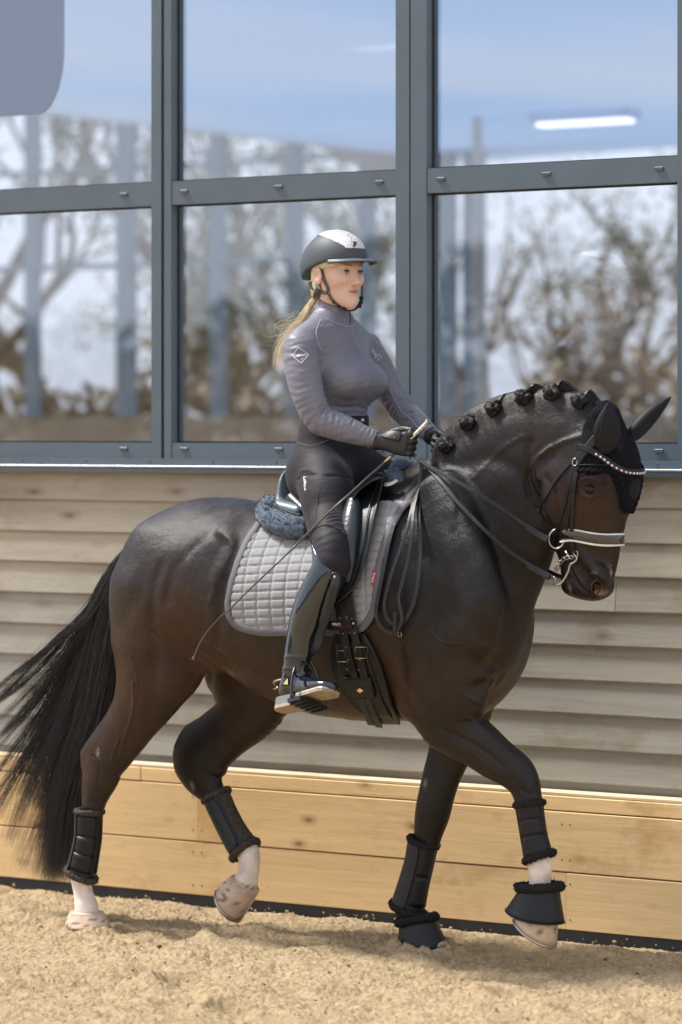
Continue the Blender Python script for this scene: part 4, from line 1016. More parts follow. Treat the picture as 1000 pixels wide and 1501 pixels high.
# ================================================================== ear bonnet
B = Field(P(838, 760, 0) - (.06, .16, .03), P(945, 590, 0) + (.06, .16, .05), .0045)
for g_ in (.008,):
    B.chain(secs(HD), .03, grow=g_)
    for s_ in (-1, 1):
        B.ell(P(822 if s_ < 0 else 816, 716, s_*.062), (.085, .034, .085), .03, grow=g_); B.ell(P(866, 700, s_*.082), (.034, .020, .022), .022, grow=g_)
    B.chain([cen(800, 595, 0, .045, .036), cen(862, 598, 0, .045, .045), cen(880, 612, 0, .05, .06)], .04, grow=g_)
    B.ell(P(918, 690, 0), (.035, .075, .10), .03)
zt_ = P(880, 689, -.08)[2]; zf_ = P(935, 749, 0)[2]
sl, X = B.win(B.lo, B.lo + B.h*(B.n-1), 0)
ay = np.abs(X[1]); tt_ = np.clip((ay - .022)/.058, 0, 1); zb_a = zf_ + (zt_ - zf_)*(tt_*tt_*(3-2*tt_))
B.D = np.maximum(B.D, (zb_a - X[2]).astype(np.float32) + 0*X[0])
xb_ = P(851, 660, -.085)[0]; a_, b_ = P(853, 634, -.06), P(886, 592, 0)
B.D = np.maximum(B.D, (xb_ - X[0] + 0*X[1] + 0*X[2] + .0*ay).astype(np.float32))
nx_, nz_ = -(b_[2]-a_[2]), (b_[0]-a_[0]); L_ = math.hypot(nx_, nz_); B.D = np.maximum(B.D, (((X[0]-a_[0])*nx_ + (X[2]-a_[2])*nz_)/L_ + 0*X[1]).astype(np.float32))
BV, BF = B.skin(); BV = relax(BV, BF, 2, .4)
def crochet():
    m, t, b = new_mat('black_crochet'); b.inputs['Roughness'].default_value = .85; b.inputs['Specular IOR Level'].default_value = .12
    c = N(t, 'ShaderNodeTexCoord'); mp = N(t, 'ShaderNodeMapping'); mp.inputs['Rotation'].default_value = (0, .35, 0); mp.inputs['Scale'].default_value = (150, 110, 210); t.links.new(c.outputs['Object'], mp.inputs[0])
    v = N(t, 'ShaderNodeTexVoronoi'); v.inputs['Scale'].default_value = 1; v.inputs['Randomness'].default_value = .35; t.links.new(mp.outputs[0], v.inputs['Vector'])
    t.links.new(ramp(t, v.outputs['Distance'], [(.2, (.012,.013,.019)), (.75, (.002,.002,.003))]), b.inputs['Base Color'])
    iv = N(t, 'ShaderNodeMath', operation='SUBTRACT'); iv.inputs[0].default_value = 1; t.links.new(v.outputs['Distance'], iv.inputs[1])
    bump(t, b, iv.outputs[0], 1.0, .004); return m
M_crochet = crochet(); M_lycra = simple('smooth_black_ear_cloth', (.009,.010,.013), (.008,.009,.011), .6, 0, 30, .1, 500, .0005, .2)
bon = empty('ear_bonnet', P(880, 620, 0), 'black crochet ear bonnet with two smooth pointed ears on the horse head', 'ear bonnet')
link('cap', mesh('cap', BV, BF, True), M_crochet, bon)
AV = np.concatenate([HV, BV]); AF = [tuple(f) for f in Fq] + [tuple(f) for f in (BF + len(HV))]
AB = BVHTree.FromPolygons([tuple(v) for v in AV], AF)
BB = BVHTree.FromPolygons([tuple(v) for v in BV], [tuple(f) for f in BF])
# scalloped edge
edge = []
for y in np.linspace(-.088, .088, 60):
    t = min(max((abs(y) - .022)/.058, 0), 1); z = zf_ + (zt_-zf_)*(t*t*(3-2*t)) + .004
    l, n, i, d = BB.ray_cast(Vector((3, y, z)), Vector((-1, 0, 0)), 4)
    if l: edge.append(np.array(l))
pre = []
for x in np.linspace(P(852, 690, -.09)[0], edge[0][0] - .006, 12):
    l, n, i, d = BB.ray_cast(Vector((x, -1, zt_ + .004)), Vector((0, 1, 0)), 2)
    if l: pre.append(np.array(l))
post = [p*np.array([1, -1, 1]) for p in pre[::-1]]
edge = np.array(pre + edge + post); seg = np.r_[0, np.cumsum(np.linalg.norm(np.diff(edge, axis=0), axis=1))]
q_ = np.linspace(0, seg[-1], int(seg[-1]/.0095)); ed = np.stack([np.interp(q_, seg, edge[:, i]) for i in range(3)], 1)
tr = MB()
for i, p in enumerate(ed):
    c_ = p - np.array([.86, 0, zt_]) ; o_ = np.array([0, np.sign(p[1])*.001, -.004 - .003*(i % 2)])
    tr.ball(p + o_, (.0075, .0075, .0072), 8, 6)
tr.build('scalloped_trim', M_crochet, bon, True)
MB().tube(ed + np.array([.001, 0, .012]), .0028, 6).build('cord', M_lycra, bon, True)
pad_pts = []
c0 = P(932, 716, -.01)
pt = MB(); ring = []
for i in range(20):
    a = 2*math.pi*i/20; y, z = .034*math.sin(a), c0[2] + .030*math.cos(a)*(1 if math.cos(a) > 0 else 1.1)
    l, n, ii, d = BB.ray_cast(Vector((3, y, z)), Vector((-1, 0, 0)), 4); ring.append(np.array(l) + (.0025, 0, 0) if l else c0)
l, n, ii, d = BB.ray_cast(Vector((3, 0, c0[2])), Vector((-1, 0, 0)), 4)
pt.add([tuple(np.array(l) + (.006, 0, 0))] + [tuple(p) for p in ring], [(0, i+1, (i+1) % 20+1) for i in range(20)]).build('forehead_patch', M_lycra, bon, True)
def ear(base_c, tip, half, lat, name='ear', thk=.52):
    """a leaf shaped, hollow fronted ear"""
    base_c, tip = np.array(base_c), np.array(tip); ax = tip - base_c; L = np.linalg.norm(ax); ax /= L
    la = np.array(lat, float); la -= la @ ax*ax; la /= np.linalg.norm(la); fr = np.cross(la, ax)
    b = MB(); n = 20; rows = []
    prof = [(-.24, .35), (-.12, .72), (0, .90), (.15, 1.0), (.32, 1.0), (.5, .88), (.66, .68), (.8, .44), (.9, .25), (.97, .10), (1.0, .03)]
    for t, w in prof:
        bend = .06*L*math.sin(t*2.2)
        for i in range(n):
            a = 2*math.pi*i/n; x = math.cos(a); y = math.sin(a)
            yy = y*thk if y > 0 else y*thk*(1 - .55*(1 - x*x)*max(0, 1-abs(t-.35)*1.1))
            rows.append(base_c + ax*L*t + la*half*w*x + fr*(half*w*yy + bend*.3))
    V = np.array(rows); m = len(prof)
    f = [(k*n+i, k*n+(i+1) % n, (k+1)*n+(i+1) % n, (k+1)*n+i) for k in range(m-1) for i in range(n)] + [tuple(range((m-1)*n, m*n))]
    o = link(name, mesh(name, V, f, True), M_lycra, bon)
    s1 = [base_c + ax*L*t + la*half*w*-.55 + fr*(half*w*thk*.9 + .06*L*math.sin(t*2.2)*.3 + .0006) for t, w in prof[3:-1]]
    MB().tube(s1, .0011, 5).build('ear_seam', M_blackleather, o)
    return o
ear(P(889, 650, -.085), P(892, 589, -.10), .043, (.80, .60, 0))
ear(P(932, 634, .060), P(985, 582, .15), .034, (.55, .1, .8), 'ear', .85)

# ================================================================== bridle
def onb(pts, off=.003, sub=5, bvh=None, fall=-.09):
    """surface points under a list of photo points"""
    q = crom(np.array(pts, float), sub); A = [hit(x, y, off, bvh or AB, fall) for x, y in q]
    p = np.array([a[0] for a in A]); n = np.array([a[1] for a in A])
    for _ in range(3): p[1:-1] = (p[:-2] + 2*p[1:-1] + p[2:])/4; n[1:-1] = (n[:-2] + 2*n[1:-1] + n[2:])/4
    n /= np.linalg.norm(n, axis=1)[:, None]; return p, n
def mir(p): return p*np.array([1, -1, 1])
bri = empty('double_bridle', P(845, 690, -.1), 'black leather double bridle with white piped noseband and jewelled browband', 'bridle')
def bstrap(name, pts, wid, th=.003, off=.003, both=True, mat=None, par=None):
    p, n = onb(pts, off); o = MB().strap(p, n, wid, th).build(name, mat or M_blackleather, par or bri)
    if both: MB().strap(mir(p), mir(n), wid, th).build(name, mat or M_blackleather, par or bri)
    return p, n
hp, hn = bstrap('headpiece', [(876,640),(868,650),(856,664),(848,676),(843,688)], .013, .0045)
for dx, pts, w_ in ((0, [(842,680),(836,706),(827,740),(818,775),(813,795)], .0058), (0, [(843,684),(839,715),(834,750),(831,776)], .0050), (0, [(846,684),(842,715),(840,750),(839,780),(842,808)], .0062)):
    bstrap('cheek_strap', pts, w_, .0035, .004)
bstrap('throat_lash', [(848,668),(832,684),(816,703),(802,726),(793,742),(790,752)], .0058, .0035, .004)
for pts in ([(840,688),(836,704),(833,716)], [(846,692),(843,708),(841,722)]): bstrap('strap_keeper', pts, .0085, .005, .004)
# browband, dipping across the forehead, set with stones
p, n = onb([(850,655),(862,659),(875,665),(890,675),(905,686),(918,692)], .006, 5)
mid = []
l0 = p[-1]; 
for y in np.linspace(l0[1] + .012, 0, 4):
    zz_ = l0[2] - .002*(1 - abs(y)/abs(l0[1])); l, nn, i, d = AB.ray_cast(Vector((3, y, zz_)), Vector((-1, 0, 0)), 4)
    if l: mid.append(np.array(l) + (.006, 0, 0))
half_ = np.vstack([p, mid]); hn_ = np.vstack([n, [np.array([1, -.2, 0])]*len(mid)])
full = np.vstack([half_, mir(half_[:-1][::-1])]); fn = np.vstack([hn_, mir(hn_[:-1][::-1])])
for _ in range(4): full[1:-1] = (full[:-2] + 2*full[1:-1] + full[2:])/4; fn[1:-1] = (fn[:-2] + 2*fn[1:-1] + fn[2:])/4
bb = MB().strap(full, fn, .0095, .004).build('browband', M_blackleather, bri)
sg = np.r_[0, np.cumsum(np.linalg.norm(np.diff(full, axis=0), axis=1))]; fn /= np.linalg.norm(fn, axis=1)[:, None]
js = np.arange(sg[-1]*.14, sg[-1]*.86, .0078); cols_ = [simple('white_stone', (.85,.85,.85), None, .12, coat=1), simple('blue_stone', (.04,.10,.36), None, .12, coat=1), simple('clear_stone', (.9,.88,.9), None, .12, coat=1), simple('red_stone', (.34,.02,.025), None, .12, coat=1)]
for i, s in enumerate(js):
    q = np.array([np.interp(s, sg, full[:, k]) for k in range(3)]) + np.array([np.interp(s, sg, fn[:, k]) for k in range(3)])*.0045 - (0, 0, .003)
    MB().ball(q, .0037, 8, 6).build('stone', cols_[[0, 1, 2, 3][i % 4]], bb, True)
# noseband
p, n = onb([(823,786),(835,783),(850,785),(868,789),(885,791),(898,791)], .003, 5)
z0 = p[-1][2]; mid = []
for y in np.linspace(p[-1][1] + .008, 0, 5):
    l, nn, i, d = AB.ray_cast(Vector((3, y, z0)), Vector((-1, 0, 0)), 4)
    if l: mid.append(np.array(l) + (.003, 0, 0))
half_ = np.vstack([p, mid]); hn_ = np.vstack([n, [np.array([1, -.4*(1 - i/len(mid)), 0]) for i in range(len(mid))]])
full = np.vstack([half_, mir(half_[:-1][::-1])]); fn = np.vstack([hn_, mir(hn_[:-1][::-1])])
# close the band behind the jaw
back = [np.array([p[0][0] - .02, s, p[0][2] + .002]) for s in (.04, .015, -.015, -.04)]
full = np.vstack([full, back]); fn = np.vstack([fn, [np.array([-1.0, .0, 0])]*4])
for _ in range(3): full = (np.roll(full, 1, 0) + 2*full + np.roll(full, -1, 0))/4
fn = (np.roll(fn, 1, 0) + 2*fn + np.roll(fn, -1, 0))/4; fn /= np.linalg.norm(fn, axis=1)[:, None]
M_patent = simple('patent_leather', (.010,.011,.014), None, .08, coat=1.0, spec=.6)
nb = MB(); nb.strap(full, fn, .0150, .0065, True); nb.build('noseband', M_patent, bri, True)
for sg_ in (1, -1): MB().tube(full + fn*.0035 + np.array([0, 0, sg_*.0170]), .0033, 8, True).build('noseband_piping', M_white, bri, True)
# buckles, rings and bits
def ringm(c, r, t, nrm, name, par, mat=None, seg=24, sq=1.0):
    nrm = np.array(nrm, float); nrm /= np.linalg.norm(nrm); a = np.cross(nrm, [0, 0, 1.0]); a /= np.linalg.norm(a); b = np.cross(nrm, a)
    return MB().tube([np.array(c) + r*(a*math.cos(k)*sq + b*math.sin(k)) for k in np.linspace(0, 2*math.pi, seg, endpoint=False)], t, 8, True).build(name, mat or M_metal, par, True)
for s_ in (-1, 1):
    fl = (lambda v: v) if s_ < 0 else mir
    c, n = hit(845, 678, .010, AB, -.09); ringm(fl(c), .011, .0018, fl(n), 'buckle', bri, None, 4 if False else 24, .8)
    c, n = hit(816, 790, .010, AB, -.06); c = P(816, 790, -.062); ringm(fl(c), .030, .0030, (.25, -s_*-1.0, .1), 'bit_ring', bri, None, 28, .85)
    sh = [P(841, 812, -.064), P(846, 818, -.066), P(842, 824, -.066), P(836, 828, -.066), P(833, 838, -.066), P(827, 849, -.067), P(821, 856, -.069), P(815, 857, -.070)]
    MB().tube(crom([fl(q) for q in sh], 4), .0036, 8).build('curb_shank', M_metal, bri, True)
    ringm(fl(P(844, 812, -.064)), .010, .0022, (.3, 1, 0), 'curb_eye', bri); ringm(fl(P(811, 851, -.070)), .012, .0016, (.3, 1, 0), 'rein_ring', bri)
    MB().tube([fl(P(829, 808, -.058)), fl(P(836, 818, -.056)), fl(P(838, 822, -.03))], .004, 8).build('bit_mouthpiece', M_metal, bri, True)
cpts = crom([P(838, 817, -.064), P(830, 818, -.062), P(823, 822, -.056), P(819, 830, -.046), P(815, 835, .0), P(819, 830, .046), P(823, 822, .056), P(838, 817, .064)], 5)
for i, q in enumerate(cpts[::2]):
    ringm(q, .0062, .0015, (1, .2, .3) if i % 2 else (.2, 1, .3), 'chain_link', bri, None, 10)

# ================================================================== reins, running from the bit to the hands and hanging in a loop
rei = empty('reins', P(620, 670, -.12), 'black leather reins from the bits to the gloved hands, spare loop hanging on the shoulder', 'reins')
def rline(name, rows, wid=.0060, th=.0035, n=(.55, -.83, -.05), sub=6, par=None, mat=None):
    q = crom([list(P(x, y, Y)) for x, y, Y in rows], sub); return MB().strap(q, np.array(n), wid, th).build(name, mat or M_softleather, par or rei)
rline('snaffle_rein', [(800,789,-.075),(768,768,-.10),(735,745,-.15),(701,724,-.185),(668,705,-.19),(640,690,-.17),(618,676,-.14),(608,668,-.12)])
rline('curb_rein', [(808,848,-.072),(773,826,-.095),(740,803,-.15),(712,778,-.20),(690,756,-.205),(669,734,-.20),(648,708,-.18),(630,688,-.15),(612,672,-.125)])
rline('rein_stop', [(806,846,-.074),(790,838,-.080),(773,828,-.094)], .0105, .006); rline('rein_stop', [(803,791,-.076),(790,784,-.08),(772,772,-.095)], .0105, .006)
rline('snaffle_rein', [(830,800,.07),(800,793,.10),(760,772,.14),(710,740,.15),(670,700,.13),(650,660,.10)]); rline('curb_rein', [(832,850,.07),(790,830,.1),(740,800,.16),(700,760,.17),(660,700,.13),(650,662,.10)])
def drape(rows, name, wid=.0062):
    q = crom(np.array(rows, float), 5); pts = []; ns = []
    for x, y, o in q:
        w = min(max((y - 700)/60, 0), 1); h_, n_ = hit(x, y, .010 + o*.006, HB, -.22); f_ = P(x, y, -.135 - .004*o)
        pts.append(np.array(h_)*w + f_*(1-w)); ns.append(n_*w + np.array([.57, -.82, 0])*(1-w))
    pts = np.array(pts)
    for _ in range(4): pts[1:-1] = (pts[:-2] + 2*pts[1:-1] + pts[2:])/4
    return MB().strap(pts, np.array(ns), wid, .0035).build(name, M_softleather, rei)
drape([(617,672,0),(619,720,1),(618,760,1),(620,802,1),(615,856,1),(604,899,1),(586,922,2),(572,926,2),(560,914,2),(556,892,2),(563,849,1),(577,784,1),(592,740,1),(606,715,2),(618,690,2)], 'rein_loop')
drape([(619,680,2),(616,722,3),(604,770,3),(589,813,3),(571,863,2),(566,892,2),(573,912,3),(583,908,4),(582,896,4),(578,900,4),(582,916,4),(590,924,4)], 'rein_loop', .0055)
drape([(618,690,3),(613,760,4),(604,810,4),(596,850,3),(593,880,3),(597,905,3),(592,922,3),(586,930,3)], 'rein_loop', .0055)
c, n = hit(591, 929, .016, HB, -.22); ringm(c, .008, .0014, n, 'rein_buckle', rei, M_gold, 12)

# ================================================================== protective leg boots
def legframe(rows, Y):
    c = np.array([P(x, y, Y) for x, y, *_ in rows]); r = np.array([q[2] for q in rows]); la = np.array([q[3] for q in rows])
    m = crom(np.column_stack([c, r, la]), 5); T = np.gradient(m[:, :3], axis=0); T /= np.linalg.norm(T, axis=1)[:, None]
    e = np.cross(np.array([0, 1.0, 0])[None], T); e *= np.sign(e[:, :1] + 1e-9); e /= np.linalg.norm(e, axis=1)[:, None]
    return m, T, e
def shell(rows, Y, a0, a1, off, th, name, par, mat, full=False, t0=0.0, t1=1.0, n=30, round_=0.0):
    m, T, e = legframe(rows, Y); k0, k1 = int(t0*(len(m)-1)), int(round(t1*(len(m)-1))); m, T, e = m[k0:k1+1], T[k0:k1+1], e[k0:k1+1]; K = len(m)
    V = []; L = np.array([0, -1.0, 0])
    for o in (off + th, off):
        for i in range(K):
            u = i/(K-1); sh = 1 - round_*(2*u-1)**6
            for j in range(n):
                a = (a0 + a1)/2 + ((j/(n - (1 if not full else 0))) - .5)*(a1-a0)*sh; a = math.radians(a)
                V.append(m[i, :3] + e[i]*(m[i, 3]+o)*math.cos(a) + L*(m[i, 4]+o)*math.sin(a))
    f = []; jj = n if full else n-1
    for s in (0, 1):
        for i in range(K-1):
            for j in range(jj):
                q = (s*K*n + i*n+j, s*K*n + i*n+(j+1) % n, s*K*n + (i+1)*n+(j+1) % n, s*K*n + (i+1)*n+j); f.append(q if s == 0 else q[::-1])
    for i in (0, K-1):
        for j in range(jj):
            q = (i*n+j, i*n+(j+1) % n, K*n+i*n+(j+1) % n, K*n+i*n+j); f.append(q[::-1] if i == 0 else q)
    if not full:
        for j in (0, n-1):
            for i in range(K-1):
                q = (i*n+j, (i+1)*n+j, K*n+(i+1)*n+j, K*n+i*n+j); f.append(q if j == 0 else q[::-1])
    return link(name, mesh(name, V, f, True), mat, par)
def ringpts(rows, Y, t, off, n=14, tilt=0.0):
    m, T, e = legframe(rows, Y); i = int(t*(len(m)-1)); L = np.array([0, -1.0, 0])
    return [m[i, :3] + e[i]*(m[i, 3]+off)*math.cos(a) + L*(m[i, 4]+off)*math.sin(a) + T[i]*tilt*math.cos(a) for a in np.linspace(0, 2*math.pi, n, endpoint=False)]
def legboot(rows, Y, label, grp, ftop, fbot, panel, seed):
    b = empty('leg_boot', P(rows[-1][0], rows[-1][1], Y), label, 'leg boot', grp)
    shell(rows, Y, 0, 360, .0, .005, 'shell', b, M_rubberized, True)
    fleece(ringpts(rows, Y, .0, .006, 14, ftop[2]), ftop[0], ftop[1], 'fleece_top', b, True, seed, ln=.0055, dens=14000)
    fleece(ringpts(rows, Y, 1., .006, 14, fbot[2]), fbot[0], fbot[1], 'fleece_bottom', b, True, seed+1, ln=.006, dens=14000)
    return b
g_ = 'black brushing boots on the horse legs'
# near hind
NHr = [(131,1190,.040,.036), (130,1225,.040,.036), (125,1255,.042,.038), (119,1282,.047,.042)]
b = legboot(NHr, -.14, 'black brushing boot with dusty fleece rims on the near hind leg by the tail', g_, (.010, M_fleece_g, .0), (.011, M_fleece_g, .006), None, 3)
for t0, t1 in ((.10,.34), (.38,.60), (.64,.84)): shell(NHr, -.14, 20, 350, .005, .0035, 'boot_strap', b, M_blackleather, False, t0, t1)
shell(NHr, -.14, 118, 150, .009, .003, 'strap_tab', b, M_rubberized, False, .05, .9)
# far hind: tendon guard panel towards the back
FHr = [(317,1166,.042,.037), (330,1195,.040,.036), (344,1222,.041,.038), (359,1246,.046,.041)]
b = legboot(FHr, .14, 'black brushing boot with brown fleece rims on the lifted far hind leg', g_, (.010, M_fleece_g, .0), (.012, M_fleece_g, .0), None, 5)
shell(FHr, .14, 62, 150, .005, .006, 'guard_panel', b, M_softleather, False, .08, .94, 24, .5)
shell(FHr, .14, -10, 48, .005, .007, 'fleece_panel', b, M_fleece_g, False, .08, .9)
# near fore
NFr = [(776,1178,.039,.034), (779,1200,.036,.033), (784,1230,.036,.033), (790,1256,.040,.036)]
b = legboot(NFr, -.14, 'black brushing boot with three wide straps on the lifted near foreleg', g_, (.010, M_fleece_b, .0), (.012, M_fleece_b, -.004), None, 7)
for t0, t1 in ((.04,.34), (.37,.62), (.66,.90)): shell(NFr, -.14, -40, 140, .005, .003, 'boot_strap', b, M_blackleather, False, t0, t1)
shell(NFr, -.14, 142, 200, .005, .0045, 'strap_tab', b, M_rubberized, False, .04, .92)
# far fore
FFr = [(621,1234,.043,.039), (615,1265,.041,.038), (606,1300,.044,.040), (598,1332,.051,.044)]
b = legboot(FFr, .13, 'black brushing boot with stitched leather guard on the standing far foreleg', g_, (.010, M_fleece_b, .004), (.012, M_fleece_b, .004), None, 9)
shell(FFr, .13, 70, 170, .005, .006, 'guard_panel', b, M_softleather, False, .05, .97, 24, .45)
shell(FFr, .13, -60, 62, .005, .004, 'boot_strap', b, M_rubberized, False, .06, .46); shell(FFr, .13, -60, 62, .005, .004, 'boot_strap', b, M_rubberized, False, .5, .88)
# bell boots
def bell(tb, tf, bb_, bf, Y, lt, lb, label, seed):
    o = empty('bell_boot', P(*bb_, Y), label, 'bell boot', 'black bell boots over the front hooves'); tb, tf, bb_, bf = (P(*q, Y) for q in (tb, tf, bb_, bf)); n = 36; V = []
    for side_ in (0, .004):
        for k in range(10):
            t = k/9; w = t**1.15; c = (tb+tf)/2*(1-t) + (bb_+bf)/2*t; e = (tf-tb)/2*(1-w) + (bf-bb_)/2*w; la = (lt*(1-w) + lb*w)
            for i in range(n):
                a = 2*math.pi*i/n; s = 1 - side_/.05
                V.append(c + e*math.cos(a)*s + np.array([0, -1, 0])*la*math.sin(a)*s + (np.cross(e/np.linalg.norm(e), [0, -1, 0])*(-.004*t*math.cos(2*a))))
    f = [(k*n+i, k*n+(i+1) % n, (k+1)*n+(i+1) % n, (k+1)*n+i) for k in range(9) for i in range(n)]; f += [tuple(x + 10*n for x in q[::-1]) for q in f]
    f += [(i, 10*n+i, 10*n+(i+1) % n, (i+1) % n) for i in range(n)] + [(9*n+i, 9*n+(i+1) % n, 19*n+(i+1) % n, 19*n+i) for i in range(n)]
    link('shell', mesh('shell', V, f, True), M_rubberized, o)
    rim = np.array(V[9*n:10*n]); MB().tube(rim*.995 + rim.mean(0)*.005, .0022, 6, True).build('rim', M_rubberized, o, True)
    top = [ (tb+tf)/2 + (tf-tb)/2*1.05*math.cos(a) + np.array([0, -1, 0])*lt*1.05*math.sin(a) for a in np.linspace(0, 2*math.pi, 14, endpoint=False)]
    fleece(top, .014, M_fleece_b, 'fleece_collar', o, True, seed, ln=.0065, dens=14000)
    V = np.array(V); i0 = 24; st = np.array([V[k*n + 22] for k in range(1, 10)]); nn_ = st - (np.array([(tb+tf)/2*(1-k/9) + (bb_+bf)/2*k/9 for k in range(1, 10)]))
    MB().strap(st + nn_*.03, nn_, .012, .003).build('closure_flap', M_blackleather, o)
bell((764,1300), (818,1300), (745,1332), (824,1356), -.14, .050, .078, 'black bell boot over the lifted near front hoof', 11)
bell((588,1352), (634,1344), (585,1394), (655,1388), .13, .048, .076, 'black bell boot over the planted far front hoof', 13)
# ================================================================== saddle pad
def px_of(p): return pix(p)
def sheet(rows, off, nu, nv, smooth=3, sgn=-1, bvh=None):
    """a cloth lying on the flank between left and right photo edges given row by row: y xl xr"""
    rr = np.array(rows, float); ys = np.linspace(rr[0, 0], rr[-1, 0], nv); A = np.zeros((nv, nu, 3)); Nn = np.zeros((nv, nu, 3))
    for i, y in enumerate(ys):
        xl, xr = np.interp(y, rr[:, 0], rr[:, 1]), np.interp(y, rr[:, 0], rr[:, 2])
        for j, x in enumerate(np.linspace(xl, xr, nu)):
            p, n = hit(x, y, 0, bvh or HB, None); A[i, j] = p; Nn[i, j] = n
    for _ in range(smooth):
        for M_ in (A, Nn):
            M_[1:-1] = (M_[:-2] + 2*M_[1:-1] + M_[2:])/4; M_[:, 1:-1] = (M_[:, :-2] + 2*M_[:, 1:-1] + M_[:, 2:])/4
    Nn /= np.linalg.norm(Nn, axis=2)[..., None]; return A + Nn*off, Nn
def gridmesh(name, A, Nn, th, mat, par, col=None):
    nv, nu, _ = A.shape; V = np.concatenate([(A + Nn*th).reshape(-1, 3), A.reshape(-1, 3)]); m = nv*nu; f = []
    i, j = np.meshgrid(np.arange(nv-1), np.arange(nu-1), indexing='ij'); a = (i*nu + j).ravel(); top = np.stack([a, a+nu, a+nu+1, a+1], 1); bot = top[:, ::-1] + m
    bd = [(k, k+1) for k in range(nu-1)] + [((nv-1)*nu+k+1, (nv-1)*nu+k) for k in range(nu-1)] + [((k+1)*nu, k*nu) for k in range(nv-1)] + [(k*nu+nu-1, (k+1)*nu+nu-1) for k in range(nv-1)]
    sd_ = np.array([(p, q, q+m, p+m) for p, q in bd]); Fq_ = np.concatenate([top, bot, sd_])
    me = mesh(name, V, Fq_, True)
    return link(name, me, mat, par)
def mirror_obj(o, par):
    me = o.data.copy(); me.name = o.data.name; n = len(me.vertices); co = np.zeros(n*3, np.float32); me.vertices.foreach_get('co', co); co = co.reshape(-1, 3); co[:, 1] *= -1
    me.vertices.foreach_set('co', co.ravel()); me.flip_normals(); me.update(); return link(o.name.split('.')[0], me, None, par)
def pad_mat():
    m, t, b = new_mat('quilted_grey_cotton'); c = N(t, 'ShaderNodeTexCoord'); mp = N(t, 'ShaderNodeMapping'); mp.inputs['Scale'].default_value = (420, 1, 420); t.links.new(c.outputs['Object'], mp.inputs[0])
    v = N(t, 'ShaderNodeTexVoronoi'); v.inputs['Scale'].default_value = 1; t.links.new(mp.outputs[0], v.inputs['Vector'])
    base = ramp(t, noise(t, 9, 4, .6), [(.3, (.255,.258,.270)), (.7, (.305,.308,.322))])
    t.links.new(mixc(t, base, ramp(t, v.outputs['Distance'], [(.1, (1,1,1)), (.7, (.72,.72,.72))]), 1, 'MULTIPLY'), b.inputs['Base Color'])
    b.inputs['Roughness'].default_value = .8; b.inputs['Sheen Weight'].default_value = .1; bump(t, b, v.outputs['Distance'], .25, .001); return m
M_pad = pad_mat(); M_bind = simple('dark_grey_binding', (.105,.105,.115), (.085,.085,.095), .7, 0, 60, .2, 400, .0008)
pad = empty('saddle_pad', P(450, 840, -.3), 'grey quilted saddle pad with dark grey binding under the saddle', 'saddle pad')
rows = [(738,399,600),(750,392,588),(772,380,577),(795,364,567),(827,351,558),(856,342,555),(885,337,552),(903,339,546),(915,347,538),(922,362,530),(926,385,518)]
A, Nn = sheet(rows, .006, 190, 150)
X_, Z_ = A[..., 0], A[..., 2]; sk = X_ + .10*(Z_ - 1.1)
q1 = np.abs(np.sin(np.pi*(sk)/.0535)); q2 = np.abs(np.sin(np.pi*(Z_ - .06*X_)/.0275))
hgt = .0058*np.minimum(q1*1.9, 1)**.5*np.minimum(q2*1.35, 1)**.5
eu = np.minimum(np.linspace(0, 1, 190), 1-np.linspace(0, 1, 190))[None]*60; hgt = hgt*np.clip(eu, 0, 1)
gridmesh('pad_panel', A + Nn*hgt[..., None], Nn, .002, M_pad, pad)
rim = np.concatenate([A[:, 0], A[-1, 1:-1], A[::-1, -1]]); rn = np.concatenate([Nn[:, 0], Nn[-1, 1:-1], Nn[::-1, -1]])
for _ in range(5): rim[1:-1] = (rim[:-2] + 2*rim[1:-1] + rim[2:])/4
bd_ = MB().strap(rim + rn*.002, rn, .0125, .007).build('binding', M_bind, pad, True)
for o in list(pad.children): mirror_obj(o, pad)
# red name tag
def onmesh_text(txt, cx, cy, size_px, rot, bvh, off, name, mat, par, bold=0.0, fall=-.25, font_sx=1.0):
    cu = bpy.data.curves.new(name, 'FONT'); cu.body = txt; cu.align_x = 'CENTER'; cu.align_y = 'CENTER'; cu.size = 1; cu.offset = bold; cu.resolution_u = 3
    to = bpy.data.objects.new(name, cu); COL.objects.link(to); dg = bpy.context.evaluated_depsgraph_get(); me = bpy.data.meshes.new_from_object(to.evaluated_get(dg)); bpy.data.objects.remove(to)
    n = len(me.vertices); co = np.zeros(n*3, np.float32); me.vertices.foreach_get('co', co); co = co.reshape(-1, 3); c, s = math.cos(rot), math.sin(rot); out_ = []
    for x, y, _ in co:
        x *= size_px*font_sx; y *= size_px; p, nn = hit(cx + x*c - y*s, cy - (x*s + y*c), off, bvh, fall); out_.append(p)
    me.vertices.foreach_set('co', np.array(out_, np.float32).ravel()); me.update(); me.materials.clear(); return link(name, me, mat, par)
tp, tn = hit(546.5, 846, .018, HB, -.25)
PV = [tuple(v) for v in (A + Nn*hgt[..., None] + Nn*.002).reshape(-1, 3)]; PB = BVHTree.FromPolygons(PV, [(i*190+j, (i+1)*190+j, (i+1)*190+j+1, i*190+j+1) for i in range(149) for j in range(189)])
M_red = simple('red_label', (.30,.012,.045), None, .6); M_print = simple('white_print', (.75,.74,.74), None, .6)
tq = [hit(x, y, .002, PB, -.25)[0] for x, y in ((544.5,857),(549.5,857),(551.5,837),(546.5,836))]; tn = hit(547, 846, 0, PB, -.25)[1]
MB().add([tuple(p) for p in tq] + [tuple(p + tn*.002) for p in tq], [(4,5,6,7),(0,3,2,1),(0,1,5,4),(1,2,6,5),(2,3,7,6),(3,0,4,7)]).build('name_tag', M_red, pad)
onmesh_text('LeMieux', 548, 847, 4.2, R(80), PB, .0052, 'name_tag_lettering', M_print, pad, .0, -.25)

